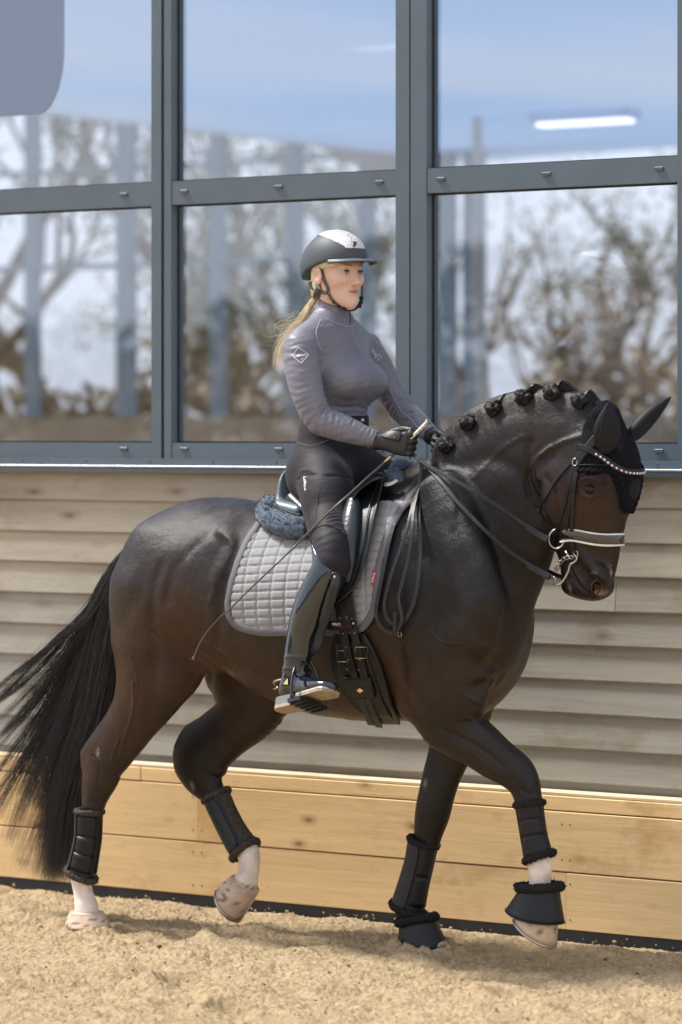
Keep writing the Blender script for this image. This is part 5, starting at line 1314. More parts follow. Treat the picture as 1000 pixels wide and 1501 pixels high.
# ================================================================== saddle
M_sad = simple('glossy_black_saddle_leather', (.010,.012,.015), (.007,.009,.011), .28, 0, 30, .18, 90, .0012, .35, coat=.15)
M_sad2 = simple('blue_grey_cantle_leather', (.095,.125,.15), (.08,.108,.13), .42, 0, 20, .1, 90, .001, .4)
M_blue = simple('blue_grey_sheepskin', (.10,.135,.185), (.05,.07,.105), .95, 0, 70, .5, 220, .003, .15, sheen=.25)
sad = empty('saddle', P(490, 740, 0), 'black dressage saddle with blue grey sheepskin edging and girth', 'saddle')
S = Field(*FB(420, 770, 590, 680, -.2, .2, .04), .006)
# seat: pommel, dip, cantle
for s_ in (-1, 1):
    S.chain([cen(436, 732, s_*.10, .030, .05), cen(470, 752, s_*.13, .03, .07), cen(520, 745, s_*.12, .03, .06), cen(566, 718, s_*.06, .028, .035)], .05)
S.chain([cen(440, 726, 0, .03, .10), cen(480, 748, 0, .03, .10), cen(530, 732, 0, .03, .08), cen(572, 700, 0, .028, .045)], .05)
v_, f_ = S.skin(); v_ = relax(v_, f_, 2); link('seat', mesh('seat', v_, f_, True), M_sad, sad)
CN = Field(*FB(405, 770, 455, 685, -.18, .18, .04), .005)
CN.chain([cen(447, 757, 0, .035, .15), cen(443, 738, 0, .032, .145), cen(440, 718, 0, .026, .125), cen(438, 700, 0, .016, .105), cen(438, 689, 0, .008, .08)], .02)
for s_ in (-1, 1): CN.chain([cen(412, 745, s_*.15, .028, .03) if s_ < 0 else cen(430, 745, .13, .03, .03), cen(440, 752, s_*.16, .028, .03)], .03)
v_, f_ = CN.skin(); v_ = relax(v_, f_, 2); link('cantle', mesh('cantle', v_, f_, True), M_sad2, sad)
cb = MB()
for k in range(3):
    q = crom([P(398 + 2*k, 742 - 4*k, -.17), P(410, 750 - 3*k, -.20), P(425, 757 - 3*k, -.215), P(442, 761 - 3*k, -.22)], 4); cb.tube(q, .0028, 6)
cb.build('cantle_welt', M_blackleather, sad, True)
fleece([P(452,776,-.225), P(425,776,-.225), P(402,768,-.21), P(387,754,-.17), P(390,742,-.10), P(398,738,0), P(402,742,.12), P(425,750,.2)], .026, M_blue, 'sheepskin_rear', sad, False, 21, 16000, .0075)
fleece([P(452,768,-.225), P(420,764,-.215), P(400,752,-.17)], .024, M_blue, 'sheepskin_rear', sad, False, 25, 16000, .0075)
fleece([P(577,700,-.085), P(580,690,-.05), P(590,686,-.01), P(600,690,.03), P(606,702,.06)], .026, M_blue, 'sheepskin_pommel', sad, False, 22, 16000, .007)
fleece([P(578,698,-.09), P(583,707,-.10), P(585,712,-.10)], .028, M_blue, 'sheepskin_pommel', sad, False, 26, 16000, .007)
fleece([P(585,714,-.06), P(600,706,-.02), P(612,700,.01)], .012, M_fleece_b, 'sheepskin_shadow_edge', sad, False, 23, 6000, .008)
# flap over the pad, with knee block and stitching
frows = [(706,545,573),(720,528,570),(737,517,566),(752,509,562),(780,504,555),(805,503,549),(830,502,542),(850,500,536),(862,498,530),(874,496,518),(884,495,504)]
Af, Nf = sheet(frows, .034, 30, 44, 5); gridmesh('flap', Af, Nf, .006, M_sad, sad)
fr = Af[:, -1] + Nf[:, -1]*.006; MB().tube(fr, .0045, 8).build('flap_edge', M_sad, sad, True); lf = Af[6:, 0] + Nf[6:, 0]*.010
kb_ = crom([P(519,752,-.30), P(514,765,-.31), P(513,790,-.325), P(516,820,-.335), P(523,845,-.335), P(532,858,-.325)], 5)
K_ = Field(kb_.min(0) - .06, kb_.max(0) + .06, .005)
K_.chain([list(hit(530,752,.045,HB,-.25)[0]) + [.030,.022], list(hit(527,775,.048,HB,-.25)[0]) + [.034,.026], list(hit(524,805,.048,HB,-.25)[0]) + [.034,.026], list(hit(522,835,.045,HB,-.25)[0]) + [.026,.020], list(hit(520,853,.04,HB,-.25)[0]) + [.014,.012]], .01)
v_, f_ = K_.skin(); link('knee_block', mesh('knee_block', relax(v_, f_, 2), f_, True), simple('thigh_block_leather', (.020,.028,.034), (.012,.018,.022), .32, 0, 14, .4, 30, .004, .4, coat=.15), sad)
for dx in (-9,):
    p, n = onb([(568+dx*.4,722),(560+dx,760),(553+dx,800),(543+dx,840),(534+dx,862)], .0445, 5, HB, -.25); MB().strap(p, n, .0022 if dx > -19 else .009, .0035).build('flap_piping', M_blackleather, sad)
p, n = onb([(556,716),(566,718),(577,722),(588,716)], .03, 5, HB, -.2); MB().strap(p, n, .011, .006).build('pommel_strap', M_blackleather, sad)
skt = [hit(x, y, .045, HB, -.25)[0] for x, y in ((515,735),(528,718),(545,706),(562,700),(560,712),(545,722),(528,738),(514,752))]
MB().add([tuple(p) for p in skt] + [tuple(p + np.array([.57,-.8,.1])*.006) for p in skt], [tuple(range(8,16)), tuple(range(7,-1,-1))] + [(i, (i+1) % 8, (i+1) % 8+8, i+8) for i in range(8)]).build('skirt', M_sad, sad)
# billets and girth
def gstrap(rows, wid, off, name, par, mat=None, th=.004):
    p, n = onb(rows, off, 5, HB, -.25); return MB().strap(p, n, wid, th).build(name, mat or M_blackleather, par), p, n
gir = empty('girth', P(530, 980, -.3), 'black leather dressage girth buckled below the saddle flap', 'girth')
grows = [(928,496,536),(940,489,543),(955,488,551),(978,490,561),(1005,503,570),(1025,518,577),(1042,538,583),(1054,556,586)]
Ag, Ng = sheet(grows, .008, 26, 36, 3); gridmesh('girth_panel', Ag, Ng, .010, M_blackleather, gir)
Ag2 = Ag[3:-3, 4:-4]; gridmesh('girth_centre', Ag2 + Ng[3:-3, 4:-4]*.010, Ng[3:-3, 4:-4], .004, M_blackleather, gir)
for j in (0, -1): MB().tube(Ag[:, j] + Ng[:, j]*.006, .006, 8).build('girth_edge', M_blackleather, gir, True)
for rows in ([(503,868),(506,900),(513,935),(520,965),(528,990)], [(519,868),(523,900),(529,935),(535,962),(541,990)], [(512,862),(516,885),(519,900)]): gstrap(rows, .0135, .028, 'billet', gir)
for x, y in ((507,905),(511,925),(515,945),(519,962),(524,905),(528,925),(531,945),(535,962),(517,975),(533,975)):
    c, n = hit(x, y, .0325, HB, -.25); ringm(c, .0022, .0007, n, 'strap_hole', gir, M_metal, 8)
for x, y in ((513,957),(538,952)):
    c, n = hit(x, y, .034, HB, -.25); r_ = .020; q = [c + np.array([.82,.57,0])*a*r_ + np.array([0,0,1])*b_*r_*.9 for a, b_ in ((-1,-1),(1,-1),(1,1),(-1,1))]
    MB().tube(q, .0024, 6, True).build('girth_buckle', M_gold, gir, True)
Ak, Nk_ = sheet([(986,510,549),(1000,513,553),(1014,520,556)], .026, 14, 10, 2); gridmesh('keeper', Ak, Nk_, .008, M_blackleather, gir)
c, n = hit(535.5, 1001, .036, HB, -.25); q = [c + np.array([.82,.57,0])*a + np.array([0,0,1])*b_ for a, b_ in ((-.011,0),(0,-.008),(.011,0),(0,.008))]
MB().add([tuple(p) for p in q] + [tuple(p + n*.002) for p in q], [(4,5,6,7),(0,1,5,4),(1,2,6,5),(2,3,7,6),(3,0,4,7)]).build('diamond_stud', M_gold, gir)
for rows in ([(532,1012),(538,1028),(546,1052)], [(542,1010),(548,1030),(557,1055)]): gstrap(rows, .012, .022, 'strap_end', gir, M_softleather)
gstrap([(481,914),(495,915),(510,914),(525,912)], .0145, .034, 'elastic_band', gir, M_blackleather, .004)
gb = BVHTree.FromPolygons([tuple(v + n*.040) for v, n in zip(HV, nr)], [tuple(f) for f in Fq])
onmesh_text('PRO', 493, 915.3, 5.2, 0, gb, .0, 'band_lettering', M_print, gir, .03, -.25, 1.25)
M_dred = simple('dark_red_print', (.25,.02,.04), None, .6)
for x in np.arange(500.5, 513, 2.0): p, n = onb([(x, 916.2), (x + .3, 913.4)], .0405, 1, HB, -.25); MB().strap(p, n, .0011, .0004).build('band_mark', M_dred, gir)
for x in (483.5, 486): p, n = onb([(x, 917.0), (x + .3, 914.4)], .0405, 1, HB, -.25); MB().strap(p, n, .0016, .0004).build('band_mark', M_dred, gir)
onmesh_text('o', 518, 913.3, 6, 0, gb, .0, 'band_mark', M_print, gir, .02, -.25, 1.0)

# ================================================================== the rider
YAW = R(-14); HO = P(493.5, 400, 0); hf = np.array([math.cos(YAW), math.sin(YAW), 0]); hl = np.array([-math.sin(YAW), math.cos(YAW), 0]); hu = np.array([0, 0, 1.0])
HM = np.array([hf, hl, hu])
def hd(f, l, u): return HO + hf*f + hl*l + hu*u
def hc(f, l, u, r, rl=None): return list(hd(f, l, u)) + [r, r if rl is None else rl]
def torso(Fd, g):
    Fd.chain([cen(488,712,0,.100,.150), cen(487,685,0,.106,.158), cen(489,652,0,.104,.145), cen(491,622,0,.100,.130), cen(491,597,0,.098,.126), cen(490,565,0,.104,.138), cen(488,535,0,.110,.155), cen(487,508,0,.095,.155), cen(487,488,0,.070,.12), cen(488,472,0,.055,.075)], .02, grow=g)
    Fd.ell(P(520, 557, 0), (.062, .095, .052), .05, grow=g)
    for s_ in (-1, 1):
        Fd.ell(P(521, 560, 0) + (0, s_*.062, 0), (.069, .068, .056), .05, grow=g)
        Fd.ell(P(475, 696, 0) + (0, s_*.075, 0), (.080, .080, .085), .04, grow=g)
        Fd.chain([list(P(487, 490, 0) + (0, s_*.05, .01)) + [.045, .05], list(P(487, 497, 0) + (0, s_*.13, 0)) + [.050, .055], list(P(486, 510, 0) + (-.005, s_*.178, 0)) + [.052, .052]], .05, grow=g)
NA = [cen(440,512,-.185,.056,.054), cen(444,545,-.20,.060,.056), cen(453,582,-.21,.054,.052), cen(467,613,-.205,.049,.047), cen(486,622,-.195,.047,.045), cen(515,632,-.17,.041,.040), cen(540,641,-.15,.032,.031), cen(558,646,-.135,.027,.026)]
FA = [cen(535,508,.185,.054,.052), cen(553,540,.20,.055,.052), cen(573,575,.21,.049,.047), cen(592,602,.20,.044,.042), cen(606,615,.17,.040,.039), cen(622,629,.12,.034,.033), cen(636,641,.08,.027,.026)]
def arms(Fd, g):
    Fd.chain(NA, .02, grow=g, lat=(.2, 1, 0)); Fd.chain(FA, .02, grow=g)
def oy(px, py, r_, gap):
    p, n = hit(px, py, 0, HB, None); return p[1] - gap - r_*.9
KY_ = [oy(x, y, r_, gp) for x, y, r_, gp in ((482,765,.074,.02), (488,800,.060,.035), (489,828,.054,.035), (476,862,.055,.030), (462,895,.054,.030), (448,930,.045,.030), (438,962,.040,.035))]
KY_[3:] = [min(a, KY_[2] - .002*i) for i, a in enumerate(KY_[3:])]; KY_[0] = min(KY_[0], -.235)
YF = min(KY_[-1], KY_[2] - .030); KY_[4] = min(KY_[4], KY_[2] - .010); KY_[5] = min(KY_[5], KY_[2] - .020); KY_[6] = min(KY_[6], KY_[2] - .026)
def legs(Fd, g, which=(-1, 1)):
    for s_ in which:
        dx = 0 if s_ < 0 else 0
        T = [P(474,692,-.09), P(480,725,(-.09+KY_[0])/2 - .02), P(484,765,KY_[0]), P(488,800,KY_[1]), P(489,828,KY_[2])]; rr_ = [(.090,.085), (.092,.084), (.079,.072), (.062,.060), (.056,.053)]
        Fd.chain([[q[0], q[1]*(-s_), q[2], a*1.0, b] for q, (a, b) in zip(T, rr_)], .04, grow=g)
CT = [P(485,832,KY_[2]), P(471,862,KY_[3]), P(456,895,KY_[4]), P(444,930,KY_[5]), P(436,962,(KY_[6]+YF)/2), P(432,985,YF), P(427,1005,YF)]
def calves(Fd, g, which=(-1, 1)):
    for s_ in which:
        T = CT; rr_ = [(.056,.054), (.060,.055), (.060,.054), (.050,.045), (.042,.038), (.038,.034), (.036,.034)]
        Fd.chain([[q[0], q[1]*(-s_), q[2], a, b] for q, (a, b) in zip(T, rr_)], .02, grow=g)
# foot frame: heel low and back, toe up and a little out
FH0 = P(424, 1018, YF); fdir = np.array([.955, -.215, .205]); fdir /= np.linalg.norm(fdir); flat_ = np.cross([0, 0, 1.0], fdir); flat_ /= np.linalg.norm(flat_); fup = np.cross(fdir, flat_); flat_, fup = flat_*math.cos(R(20)) - fup*math.sin(R(20)), fup*math.cos(R(20)) + flat_*math.sin(R(20))
def ft(a, b, c, s_=-1):
    q = FH0 + fdir*a + flat_*b + fup*c; return q if s_ < 0 else q*np.array([1, -1, 1])
def feet(Fd, g, which=(-1, 1)):
    for s_ in which:
        la = flat_ if s_ < 0 else flat_*np.array([1, -1, 1])
        Fd.chain([list(ft(-.012, 0, .018, s_)) + [.036, .030], list(ft(.03, 0, .022, s_)) + [.042, .032], list(ft(.09, 0, .012, s_)) + [.034, .034], list(ft(.15, 0, -.002, s_)) + [.026, .041], list(ft(.195, 0, -.006, s_)) + [.020, .032], list(ft(.212, 0, -.008, s_)) + [.014, .020]], .02, lat=la, grow=g)
def hand(Fd, s_, g):
    """closed fist on the reins; near hand s_=-1 seen from its back"""
    if s_ < 0: w0, k0 = P(560, 647, -.135), P(594, 651, -.125); up = np.array([.30, .10, .95]); inn = np.array([.25, 1, 0])
    else: w0, k0 = P(637, 642, .075), P(656, 656, .04); up = np.array([.25, -.2, .95]); inn = np.array([-.2, -1, 0])
    ax = k0 - w0; ax /= np.linalg.norm(ax); up = up - up @ ax*ax; up /= np.linalg.norm(up); inn = inn - inn @ ax*ax - inn @ up*up; inn /= np.linalg.norm(inn)
    k0 = w0 + ax*.088
    def q(a, b, c): return list(w0 + ax*a + up*b + inn*c)
    Fd.chain([q(-.01, 0, 0) + [.026, .020], q(.02, .0, 0) + [.030, .019], q(.055, 0, 0) + [.037, .018], q(.082, 0, .002) + [.039, .017]], .015, lat=inn, grow=g)
    for i, (b, L) in enumerate(((.030, .044), (.010, .048), (-.010, .045), (-.029, .036))):
        r_ = .0108 - .0006*i
        Fd.chain([q(.080, b, .002) + [r_*1.05]*2, q(.098, b*1.02, .010) + [r_]*2, q(.100, b, .010 + L*.55) + [r_*.97]*2, q(.078, b*.98, .014 + L*.72) + [r_*.92]*2, q(.060, b*.95, .012 + L*.55) + [r_*.85]*2], .004, lat=inn, grow=g)
    Fd.chain([q(.012, .022, .014) + [.016]*2, q(.040, .038, .024) + [.0145]*2, q(.066, .046, .026) + [.0125]*2, q(.090, .046, .022) + [.0105]*2], .008, lat=inn, grow=g)
    return q
lo = P(395, 1060, -.42) - (.12, .0, .05); 
def head(Fd):
    Fd.ell(hd(-.012, 0, .038), (.092, .073, .098), .02, M=HM); Fd.ell(hd(.026, 0, -.020), (.062, .050, .072), .03, M=HM)
    Fd.chain([hc(-.010, 0, -.06, .042, .046), hc(-.022, 0, -.12, .046, .05), list(P(486, 478, 0)) + [.042, .058]], .02)
    for s_ in (-1, 1):
        Fd.chain([hc(.005, s_*.052, -.035, .013, .012), hc(.020, s_*.044, -.070, .012, .012), hc(.054, s_*.018, -.097, .013, .014), hc(.068, 0, -.103, .015, .016)], .025, lat=hl)
        Fd.ell(hd(.060, s_*.035, -.024), (.025, .021, .022), .03, M=HM)
        Fd.ell(hd(.074, s_*.022, .021), (.017, .024, .010), .015, M=HM)
        Fd.ell(hd(.101, s_*.0315, .000), (.016, .0155, .0085), .012, 'cut', M=HM)
        Fd.ell(hd(.093, s_*.0115, -.038), (.010, .0065, .0065), .006, M=HM)
    Fd.ell(hd(.071, 0, -.098), (.018, .018, .015), .018, M=HM)
    Fd.ell(hd(.058, 0, -.068), (.030, .034, .030), .02, M=HM)
    Fd.chain([hc(.084, 0, .014, .007, .008), hc(.092, 0, -.008, .0075, .0075), hc(.103, 0, -.026, .0085, .0085), hc(.109, 0, -.036, .0090, .0090)], .016, lat=hl)
    Fd.chain([hc(.083, -.024, -0.0620, .0030, .004), hc(.0885, -.011, -0.0585, .0048, .005), hc(.0905, 0, -0.0592, .0048, .005), hc(.0885, .011, -0.0585, .0048, .005), hc(.083, .024, -0.0620, .0030, .004)], .004, lat=hl)
    Fd.chain([hc(.082, -.021, -0.0685, .0035, .004), hc(.086, -.009, -0.0725, .0058, .006), hc(.0875, 0, -0.0730, .0058, .006), hc(.086, .009, -0.0725, .0058, .006), hc(.082, .021, -0.0685, .0035, .004)], .004, lat=hl)
    Fd.chain([hc(.086, -.023, -0.0645, .0020, .01), hc(.0945, 0, -0.0652, .0034, .01), hc(.086, .023, -0.0645, .0020, .01)], .003, 'cut', lat=hl)
    for s_ in (-1, 1):
        Fd.ell(hd(-.006, s_*.0745, -.010), (.017, .0085, .031), .006, M=HM); Fd.ell(hd(-.003, s_*.084, -.006), (.009, .006, .018), .006, 'cut', M=HM)
t_r = empty('person', P(480, 720, 0), 'woman rider in grey zip top, black breeches, long boots and helmet, holding reins and whip', 'person')
lo, hi = FB(430, 1050, 640, 340, -.1, .1, .03); lo[1], hi[1] = -.54, .54; lo[0] = min(P(400, 1030, -.3)[0], P(430, 700, 0)[0]) - .08; hi[0] = P(668, 650, .05)[0] + .06
BD = Field(lo, hi, .0042); torso(BD, -.010); arms(BD, -.008); legs(BD, -.008); calves(BD, -.010); feet(BD, -.010); hand(BD, -1, -.0035); hand(BD, 1, -.0035)
RV0, RF0 = BD.skin(); del BD
# head at finer pitch, merged at the neck inside the collar so that the body is one surface
HDf = Field(hd(-.14, -.14, -.175) - .01, hd(.14, .14, .15) + .02, .0024); head(HDf)
BDh = Field(lo, hi, .0042)
torso(BDh, -.010); arms(BDh, -.008); legs(BDh, -.008); calves(BDh, -.010); feet(BDh, -.010); hand(BDh, -1, -.0035); hand(BDh, 1, -.0035)
def sample(Fd, p):
    q = (p - Fd.lo)/Fd.h; i = np.clip(np.floor(q).astype(int), 0, Fd.n - 2); f = q - i; r = 0
    for a in (0, 1):
        for b_ in (0, 1):
            for c_ in (0, 1): r = r + Fd.D[i[:, 0]+a, i[:, 1]+b_, i[:, 2]+c_]*(f[:, 0] if a else 1-f[:, 0])*(f[:, 1] if b_ else 1-f[:, 1])*(f[:, 2] if c_ else 1-f[:, 2])
    return r
head(BDh); V, Fc = BDh.skin(); V = relax(V, Fc, 2)
# refine the face: split the quads of the head once and snap every vertex to the fine field
zc = hd(0, 0, -.115)[2]
fm = (V[Fc][:, :, 2] > zc).all(1)
hf_ = Fc[fm]; E = np.sort(np.concatenate([hf_[:, [0, 1]], hf_[:, [1, 2]], hf_[:, [2, 3]], hf_[:, [3, 0]]]), 1); U, inv = np.unique(E, axis=0, return_inverse=True); inv = inv.ravel()
nV = len(V); mid_ = (V[U[:, 0]] + V[U[:, 1]])/2; cV = V[hf_].mean(1); k = len(hf_)
e0, e1, e2, e3 = [nV + inv[i*k:(i+1)*k] for i in range(4)]; cc_ = nV + len(U) + np.arange(k)
newf = np.concatenate([np.stack([hf_[:, 0], e0, cc_, e3], 1), np.stack([e0, hf_[:, 1], e1, cc_], 1), np.stack([cc_, e1, hf_[:, 2], e2], 1), np.stack([e3, cc_, e2, hf_[:, 3]], 1)])
V = np.concatenate([V, mid_, cV]); Fc2 = np.concatenate([Fc[~fm], newf])
sel = np.where(V[:, 2] > zc - .001)[0]
for _ in range(4):
    p = V[sel]; d = sample(HDf, p); g = np.stack([sample(HDf, p + e) - sample(HDf, p - e) for e in np.eye(3)*.002], 1)/.004; g2 = (g*g).sum(1)[:, None] + 1e-4
    st = -(d[:, None]*g/g2)*np.clip((p[:, 2:] - zc)/.01, 0, 1); L_ = np.linalg.norm(st, axis=1)[:, None]; V[sel] = p + st*np.minimum(1, .006/(L_ + 1e-9))
me = mesh('body', V, Fc2, True)
lf_, ll_, lu_ = (V - HO) @ hf, (V - HO) @ hl, (V - HO) @ hu
skin = np.array([.63, .425, .335]); col = np.tile(skin, (len(V), 1))*(1 + .03*vnoise(V, 20, 3)[:, None])
def sp(f, l, u, rf, rl_, ru): return np.clip(1.25 - np.sqrt(((lf_-f)/rf)**2 + ((np.abs(ll_)-l)/rl_)**2 + ((lu_-u)/ru)**2), 0, 1)[:, None]
def mixin(w, c): global col; col = col*(1-w) + np.array(c)*w
mixin(sp(.05, .040, -.030, .05, .022, .020)*.30, (.64, .31, .24)); mixin(sp(.10, 0, -.036, .02, .012, .010)*.25, (.66, .32, .25))
mixin(sp(.088, 0, -.0655, .03, .0250, .0115)*.85, (.48, .165, .155)); mixin(sp(.088, 0, -.0655, .014, .018, .0024), (.10, .035, .03))
mixin(sp(.085, .032, .0205, .03, .019, .0034)*.8, (.24, .14, .08)); mixin(sp(.085, .032, .004, .02, .017, .009)*.35, (.42, .22, .16))
mixin(sp(-.006, .080, -.006, .010, .01, .020)*.4, (.55, .24, .18))
hb_ = np.clip((-.0 + lu_ - .036)/.006, 0, 1) * np.clip((.066 - lf_)/.01, 0, 1); hb2 = np.clip((-.008 - lf_)/.006, 0, 1)*np.clip((lu_ + .075)/.01, 0, 1)*(np.abs(ll_) < .0735)
mixin((np.clip(hb_ + hb2, 0, 1)*(lu_ > -.09))[:, None], (.46, .33, .18))
paint(me, 'coat', col)
def skin_mat():
    m, t, b = new_mat('skin'); a = N(t, 'ShaderNodeAttribute', attribute_name='coat'); t.links.new(a.outputs['Color'], b.inputs['Base Color'])
    b.inputs['Roughness'].default_value = .48; b.inputs['Subsurface Weight'].default_value = .12; b.inputs['Subsurface Radius'].default_value = (.008, .003, .002); b.inputs['Subsurface Scale'].default_value = 1; b.inputs['Specular IOR Level'].default_value = .4; return m
M_skin = skin_mat(); link('body', me, M_skin, t_r)
RB = BVHTree.FromPolygons([tuple(v) for v in V], [tuple(f) for f in Fc2])
# eyes, lashes
me_w = simple('eye_white', (.55,.50,.47), None, .3); me_i = simple('iris', (.045,.055,.055), None, .25); me_l = simple('lashes', (.03,.02,.015), None, .6)
for s_ in (-1, 1):
    c = hd(.0752, s_*.0308, .0005); e = MB().ball(c, .0113, 20, 14).build('eyeball', me_w, t_r, True)
    gz = hf*.97 + hl*.10*0 - hu*.06; MB().ball(c + gz*.0078, .0064, 14, 10).build('iris', me_i, e, True); MB().ball(c + gz*.0118, (.0024,.0024,.0024), 10, 8).build('pupil', simple('pupil', (.004,.004,.004), None, .1), e, True)
    lid = MB()
    for sg, h_ in ((1, .0036), (-1, .0034)):
        pts = [hd(.0775 + .0122*math.cos(a*.85), s_*.0315 + .0135*math.sin(a*1.05)*1.0, .0005 + sg*h_*math.cos(a*1.35) + (.0005 if sg > 0 else 0)) for a in np.linspace(-1, 1, 9)]
        lid.tube(pts, [.0008, .0014, .0018, .002, .002, .002, .0018, .0014, .0008] if sg > 0 else [.0006, .001, .0011, .0012, .0012, .0012, .0011, .001, .0006], 6)
        if sg < 0: lid.build('lower_lid', simple('lid_skin', (.50,.27,.20), None, .5), e, True)
        else: lid.build('upper_lashes', me_l, e, True); lid = MB()

for s_ in (-1, 1):
    pts = []
    for l_, u_ in ((.012, .0175), (.020, .0205), (.030, .0225), (.040, .0215), (.048, .0170)):
        l, n, i, d = RB.ray_cast(Vector(hd(.25, s_*l_, u_)), Vector(-hf), 1); pts.append(np.array(l) if l else hd(.08, s_*l_, u_))
    MB().tube(crom(pts, 4), np.interp(np.linspace(0, 1, 17), [0, .15, .5, 1], [.0010, .0021, .0018, .0006]), 6).build('eyebrow', simple('brow_hair', (.23,.15,.085), (.17,.11,.06), .8, 0, 300), t_r, True)
# ------------------------------------------------------------------ clothes
def fabric(name, c0, c1, rough=.6, sheen=.2, bs=.25, bscale=900, wr=0.0, spec=.35):
    m, t, b = new_mat(name); t.links.new(ramp(t, noise(t, 6, 4, .6), [(.3, c0), (.7, c1)]), b.inputs['Base Color'])
    b.inputs['Roughness'].default_value = rough; b.inputs['Sheen Weight'].default_value = sheen; b.inputs['Specular IOR Level'].default_value = spec
    h1 = bump(t, b, noise(t, bscale, 2, .5), bs, .0006)
    if wr: bump(t, b, noise(t, 14, 3, .5, None, (1, 1, 2.6)), wr, .012, h1)
    return m
M_shirt = fabric('grey_stretch_top', (.150,.152,.190), (.132,.135,.172), .46, .05, .2, 900, .24); M_breech = fabric('black_breeches', (.017,.015,.021), (.013,.012,.017), .62, .05, .25, 800, .22, .18)
def wrinkle(V, nr_, Pts, wid, h, fac=None):
    pp = crom(np.array([P(*q) for q in Pts]), 5); d = seg_d(V, pp); return V + nr_*(h*np.exp(-(d/wid)**2))[:, None]
def normals(V, Fx):
    me = mesh('tmp', V, Fx, True); n_ = np.zeros(len(V)*3, np.float32); me.vertex_normals.foreach_get('vector', n_); bpy.data.meshes.remove(me); return n_.reshape(-1, 3)
SH = Field((lo[0], -.40, P(500, 640, 0)[2] - .06), (hi[0], .40, P(490, 440, 0)[2] + .02), .0042); torso(SH, 0); 
# hem is pulled in at the waist, then the arms, then the collar
SH.half((-.03, 0, -1), -(P(491, 613, 0)[2] + .0) + -.03*P(491, 613, 0)[0], .004)
A2 = SH.like(); arms(A2, 0); 
ax_ = P(558,646,-.135) - P(540,641,-.15); ax_ /= np.linalg.norm(ax_); cut_ = P(551,645,-.14)
X = A2.win(A2.lo, A2.lo + A2.h*(A2.n-1), 0)[1]
near_ = (X[1] < -.02); dpl = (X[0]-cut_[0])*ax_[0] + (X[1]-cut_[1])*ax_[1] + (X[2]-cut_[2])*ax_[2]; A2.D = np.where(near_ & (X[0] > cut_[0]-.06), np.maximum(A2.D, dpl), A2.D).astype(np.float32)
ax_ = P(636,641,.08) - P(622,629,.12); ax_ /= np.linalg.norm(ax_); cut_ = P(634,639,.085); dpl = (X[0]-cut_[0])*ax_[0] + (X[1]-cut_[1])*ax_[1] + (X[2]-cut_[2])*ax_[2]; A2.D = np.where((~near_) & (X[0] > cut_[0]-.06), np.maximum(A2.D, dpl), A2.D).astype(np.float32)
kk = .022; hh = np.clip(kk - np.abs(SH.D - A2.D), 0, None)/kk; SH.D = np.minimum(SH.D, A2.D) - hh*hh*kk*.25; del A2
CL = SH.like(); CL.chain([hc(-.028, 0, -.16, .062, .078), hc(-.022, 0, -.135, .056, .060), hc(-.014, 0, -.105, .053, .057), hc(-.006, 0, -.075, .053, .057)], .02, cap=1.0)
CL.half(np.array([hf[0]*.42, hf[1]*.42, 1.0]), (hd(.0, 0, -.100)) @ np.array([hf[0]*.42, hf[1]*.42, 1.0]), .003)
kk = .018; hh = np.clip(kk - np.abs(SH.D - CL.D), 0, None)/kk; SH.D = np.minimum(SH.D, CL.D) - hh*hh*kk*.25; del CL
SV, SF = SH.skin(); SV = relax(SV, SF, 3); SV, SF = refine(SV, SF); SV = relax(SV, SF, 2); nn_ = normals(SV, SF)
for W in (([(463,598,-.24),(476,592,-.24),(490,594,-.22)], .005, .005), ([(466,608,-.25),(478,600,-.24),(492,603,-.21)], .0045, -.006), ([(470,622,-.25),(474,612,-.25),(488,604,-.22)], .005, .005),
          ([(497,607,-.2),(507,612,-.2),(512,620,-.21)], .004, -.0035), ([(520,612,-.17),(516,622,-.2)], .004, -.003), ([(533,622,-.16),(524,632,-.19)], .0045, -.003), ([(446,470,-.12),(470,500,-.15),(476,530,-.14)], .005, -.004),
          ([(472,528,-.15),(482,534,-.13),(490,530,-.12)], .005, -.004), ([(487,583,-.14),(510,576,-.15),(540,578,-.06)], .007, -.006), ([(487,595,-.12),(520,596,-.12),(548,594,-.02)], .006, .002),
          ([(575,590,.2),(590,585,.18),(600,595,.15)], .005, .004), ([(578,598,.2),(594,594,.17)], .004, -.005), ([(585,612,.2),(600,603,.16),(612,606,.12)], .005, .004), ([(428,592,-.12),(440,588,-.13),(455,590,-.14)], .004, -.003), ([(430,603,-.12),(450,600,-.14)], .004, .003),
          ([(416,540,-.1),(424,560,-.12)], .004, .003), ([(420,575,-.1),(432,578,-.13)], .004, .003)):
    SV = wrinkle(SV, nn_, W[0], W[1], W[2]*1.2)
def rings(V, nr_, ch, s0, wd, per, h, seed, side=None):
    """cloth bunching round a limb at arc length s0 of its chain"""
    q = crom(np.array(ch), 6)[:, :3]; L = np.r_[0, np.cumsum(np.linalg.norm(np.diff(q, axis=0), axis=1))]; best = np.full(len(V), 9.0); S_ = np.zeros(len(V))
    for i in range(len(q)-1):
        ab = q[i+1]-q[i]; t = np.clip(((V-q[i]) @ ab)/(ab @ ab + 1e-12), 0, 1); d = np.linalg.norm(V - q[i] - t[:, None]*ab, axis=1); m = d < best; best[m] = d[m]; S_[m] = (L[i] + t*(L[i+1]-L[i]))[m]
    w = np.exp(-((S_-s0)/wd)**2)*(best < .075)*(.35 + .65*np.clip(vnoise(V, 7, seed) + .5, 0, 1)); ph = S_*2*math.pi/per + 2.2*vnoise(V, 6, seed+1)
    return V + nr_*(h*w*np.sin(ph))[:, None]
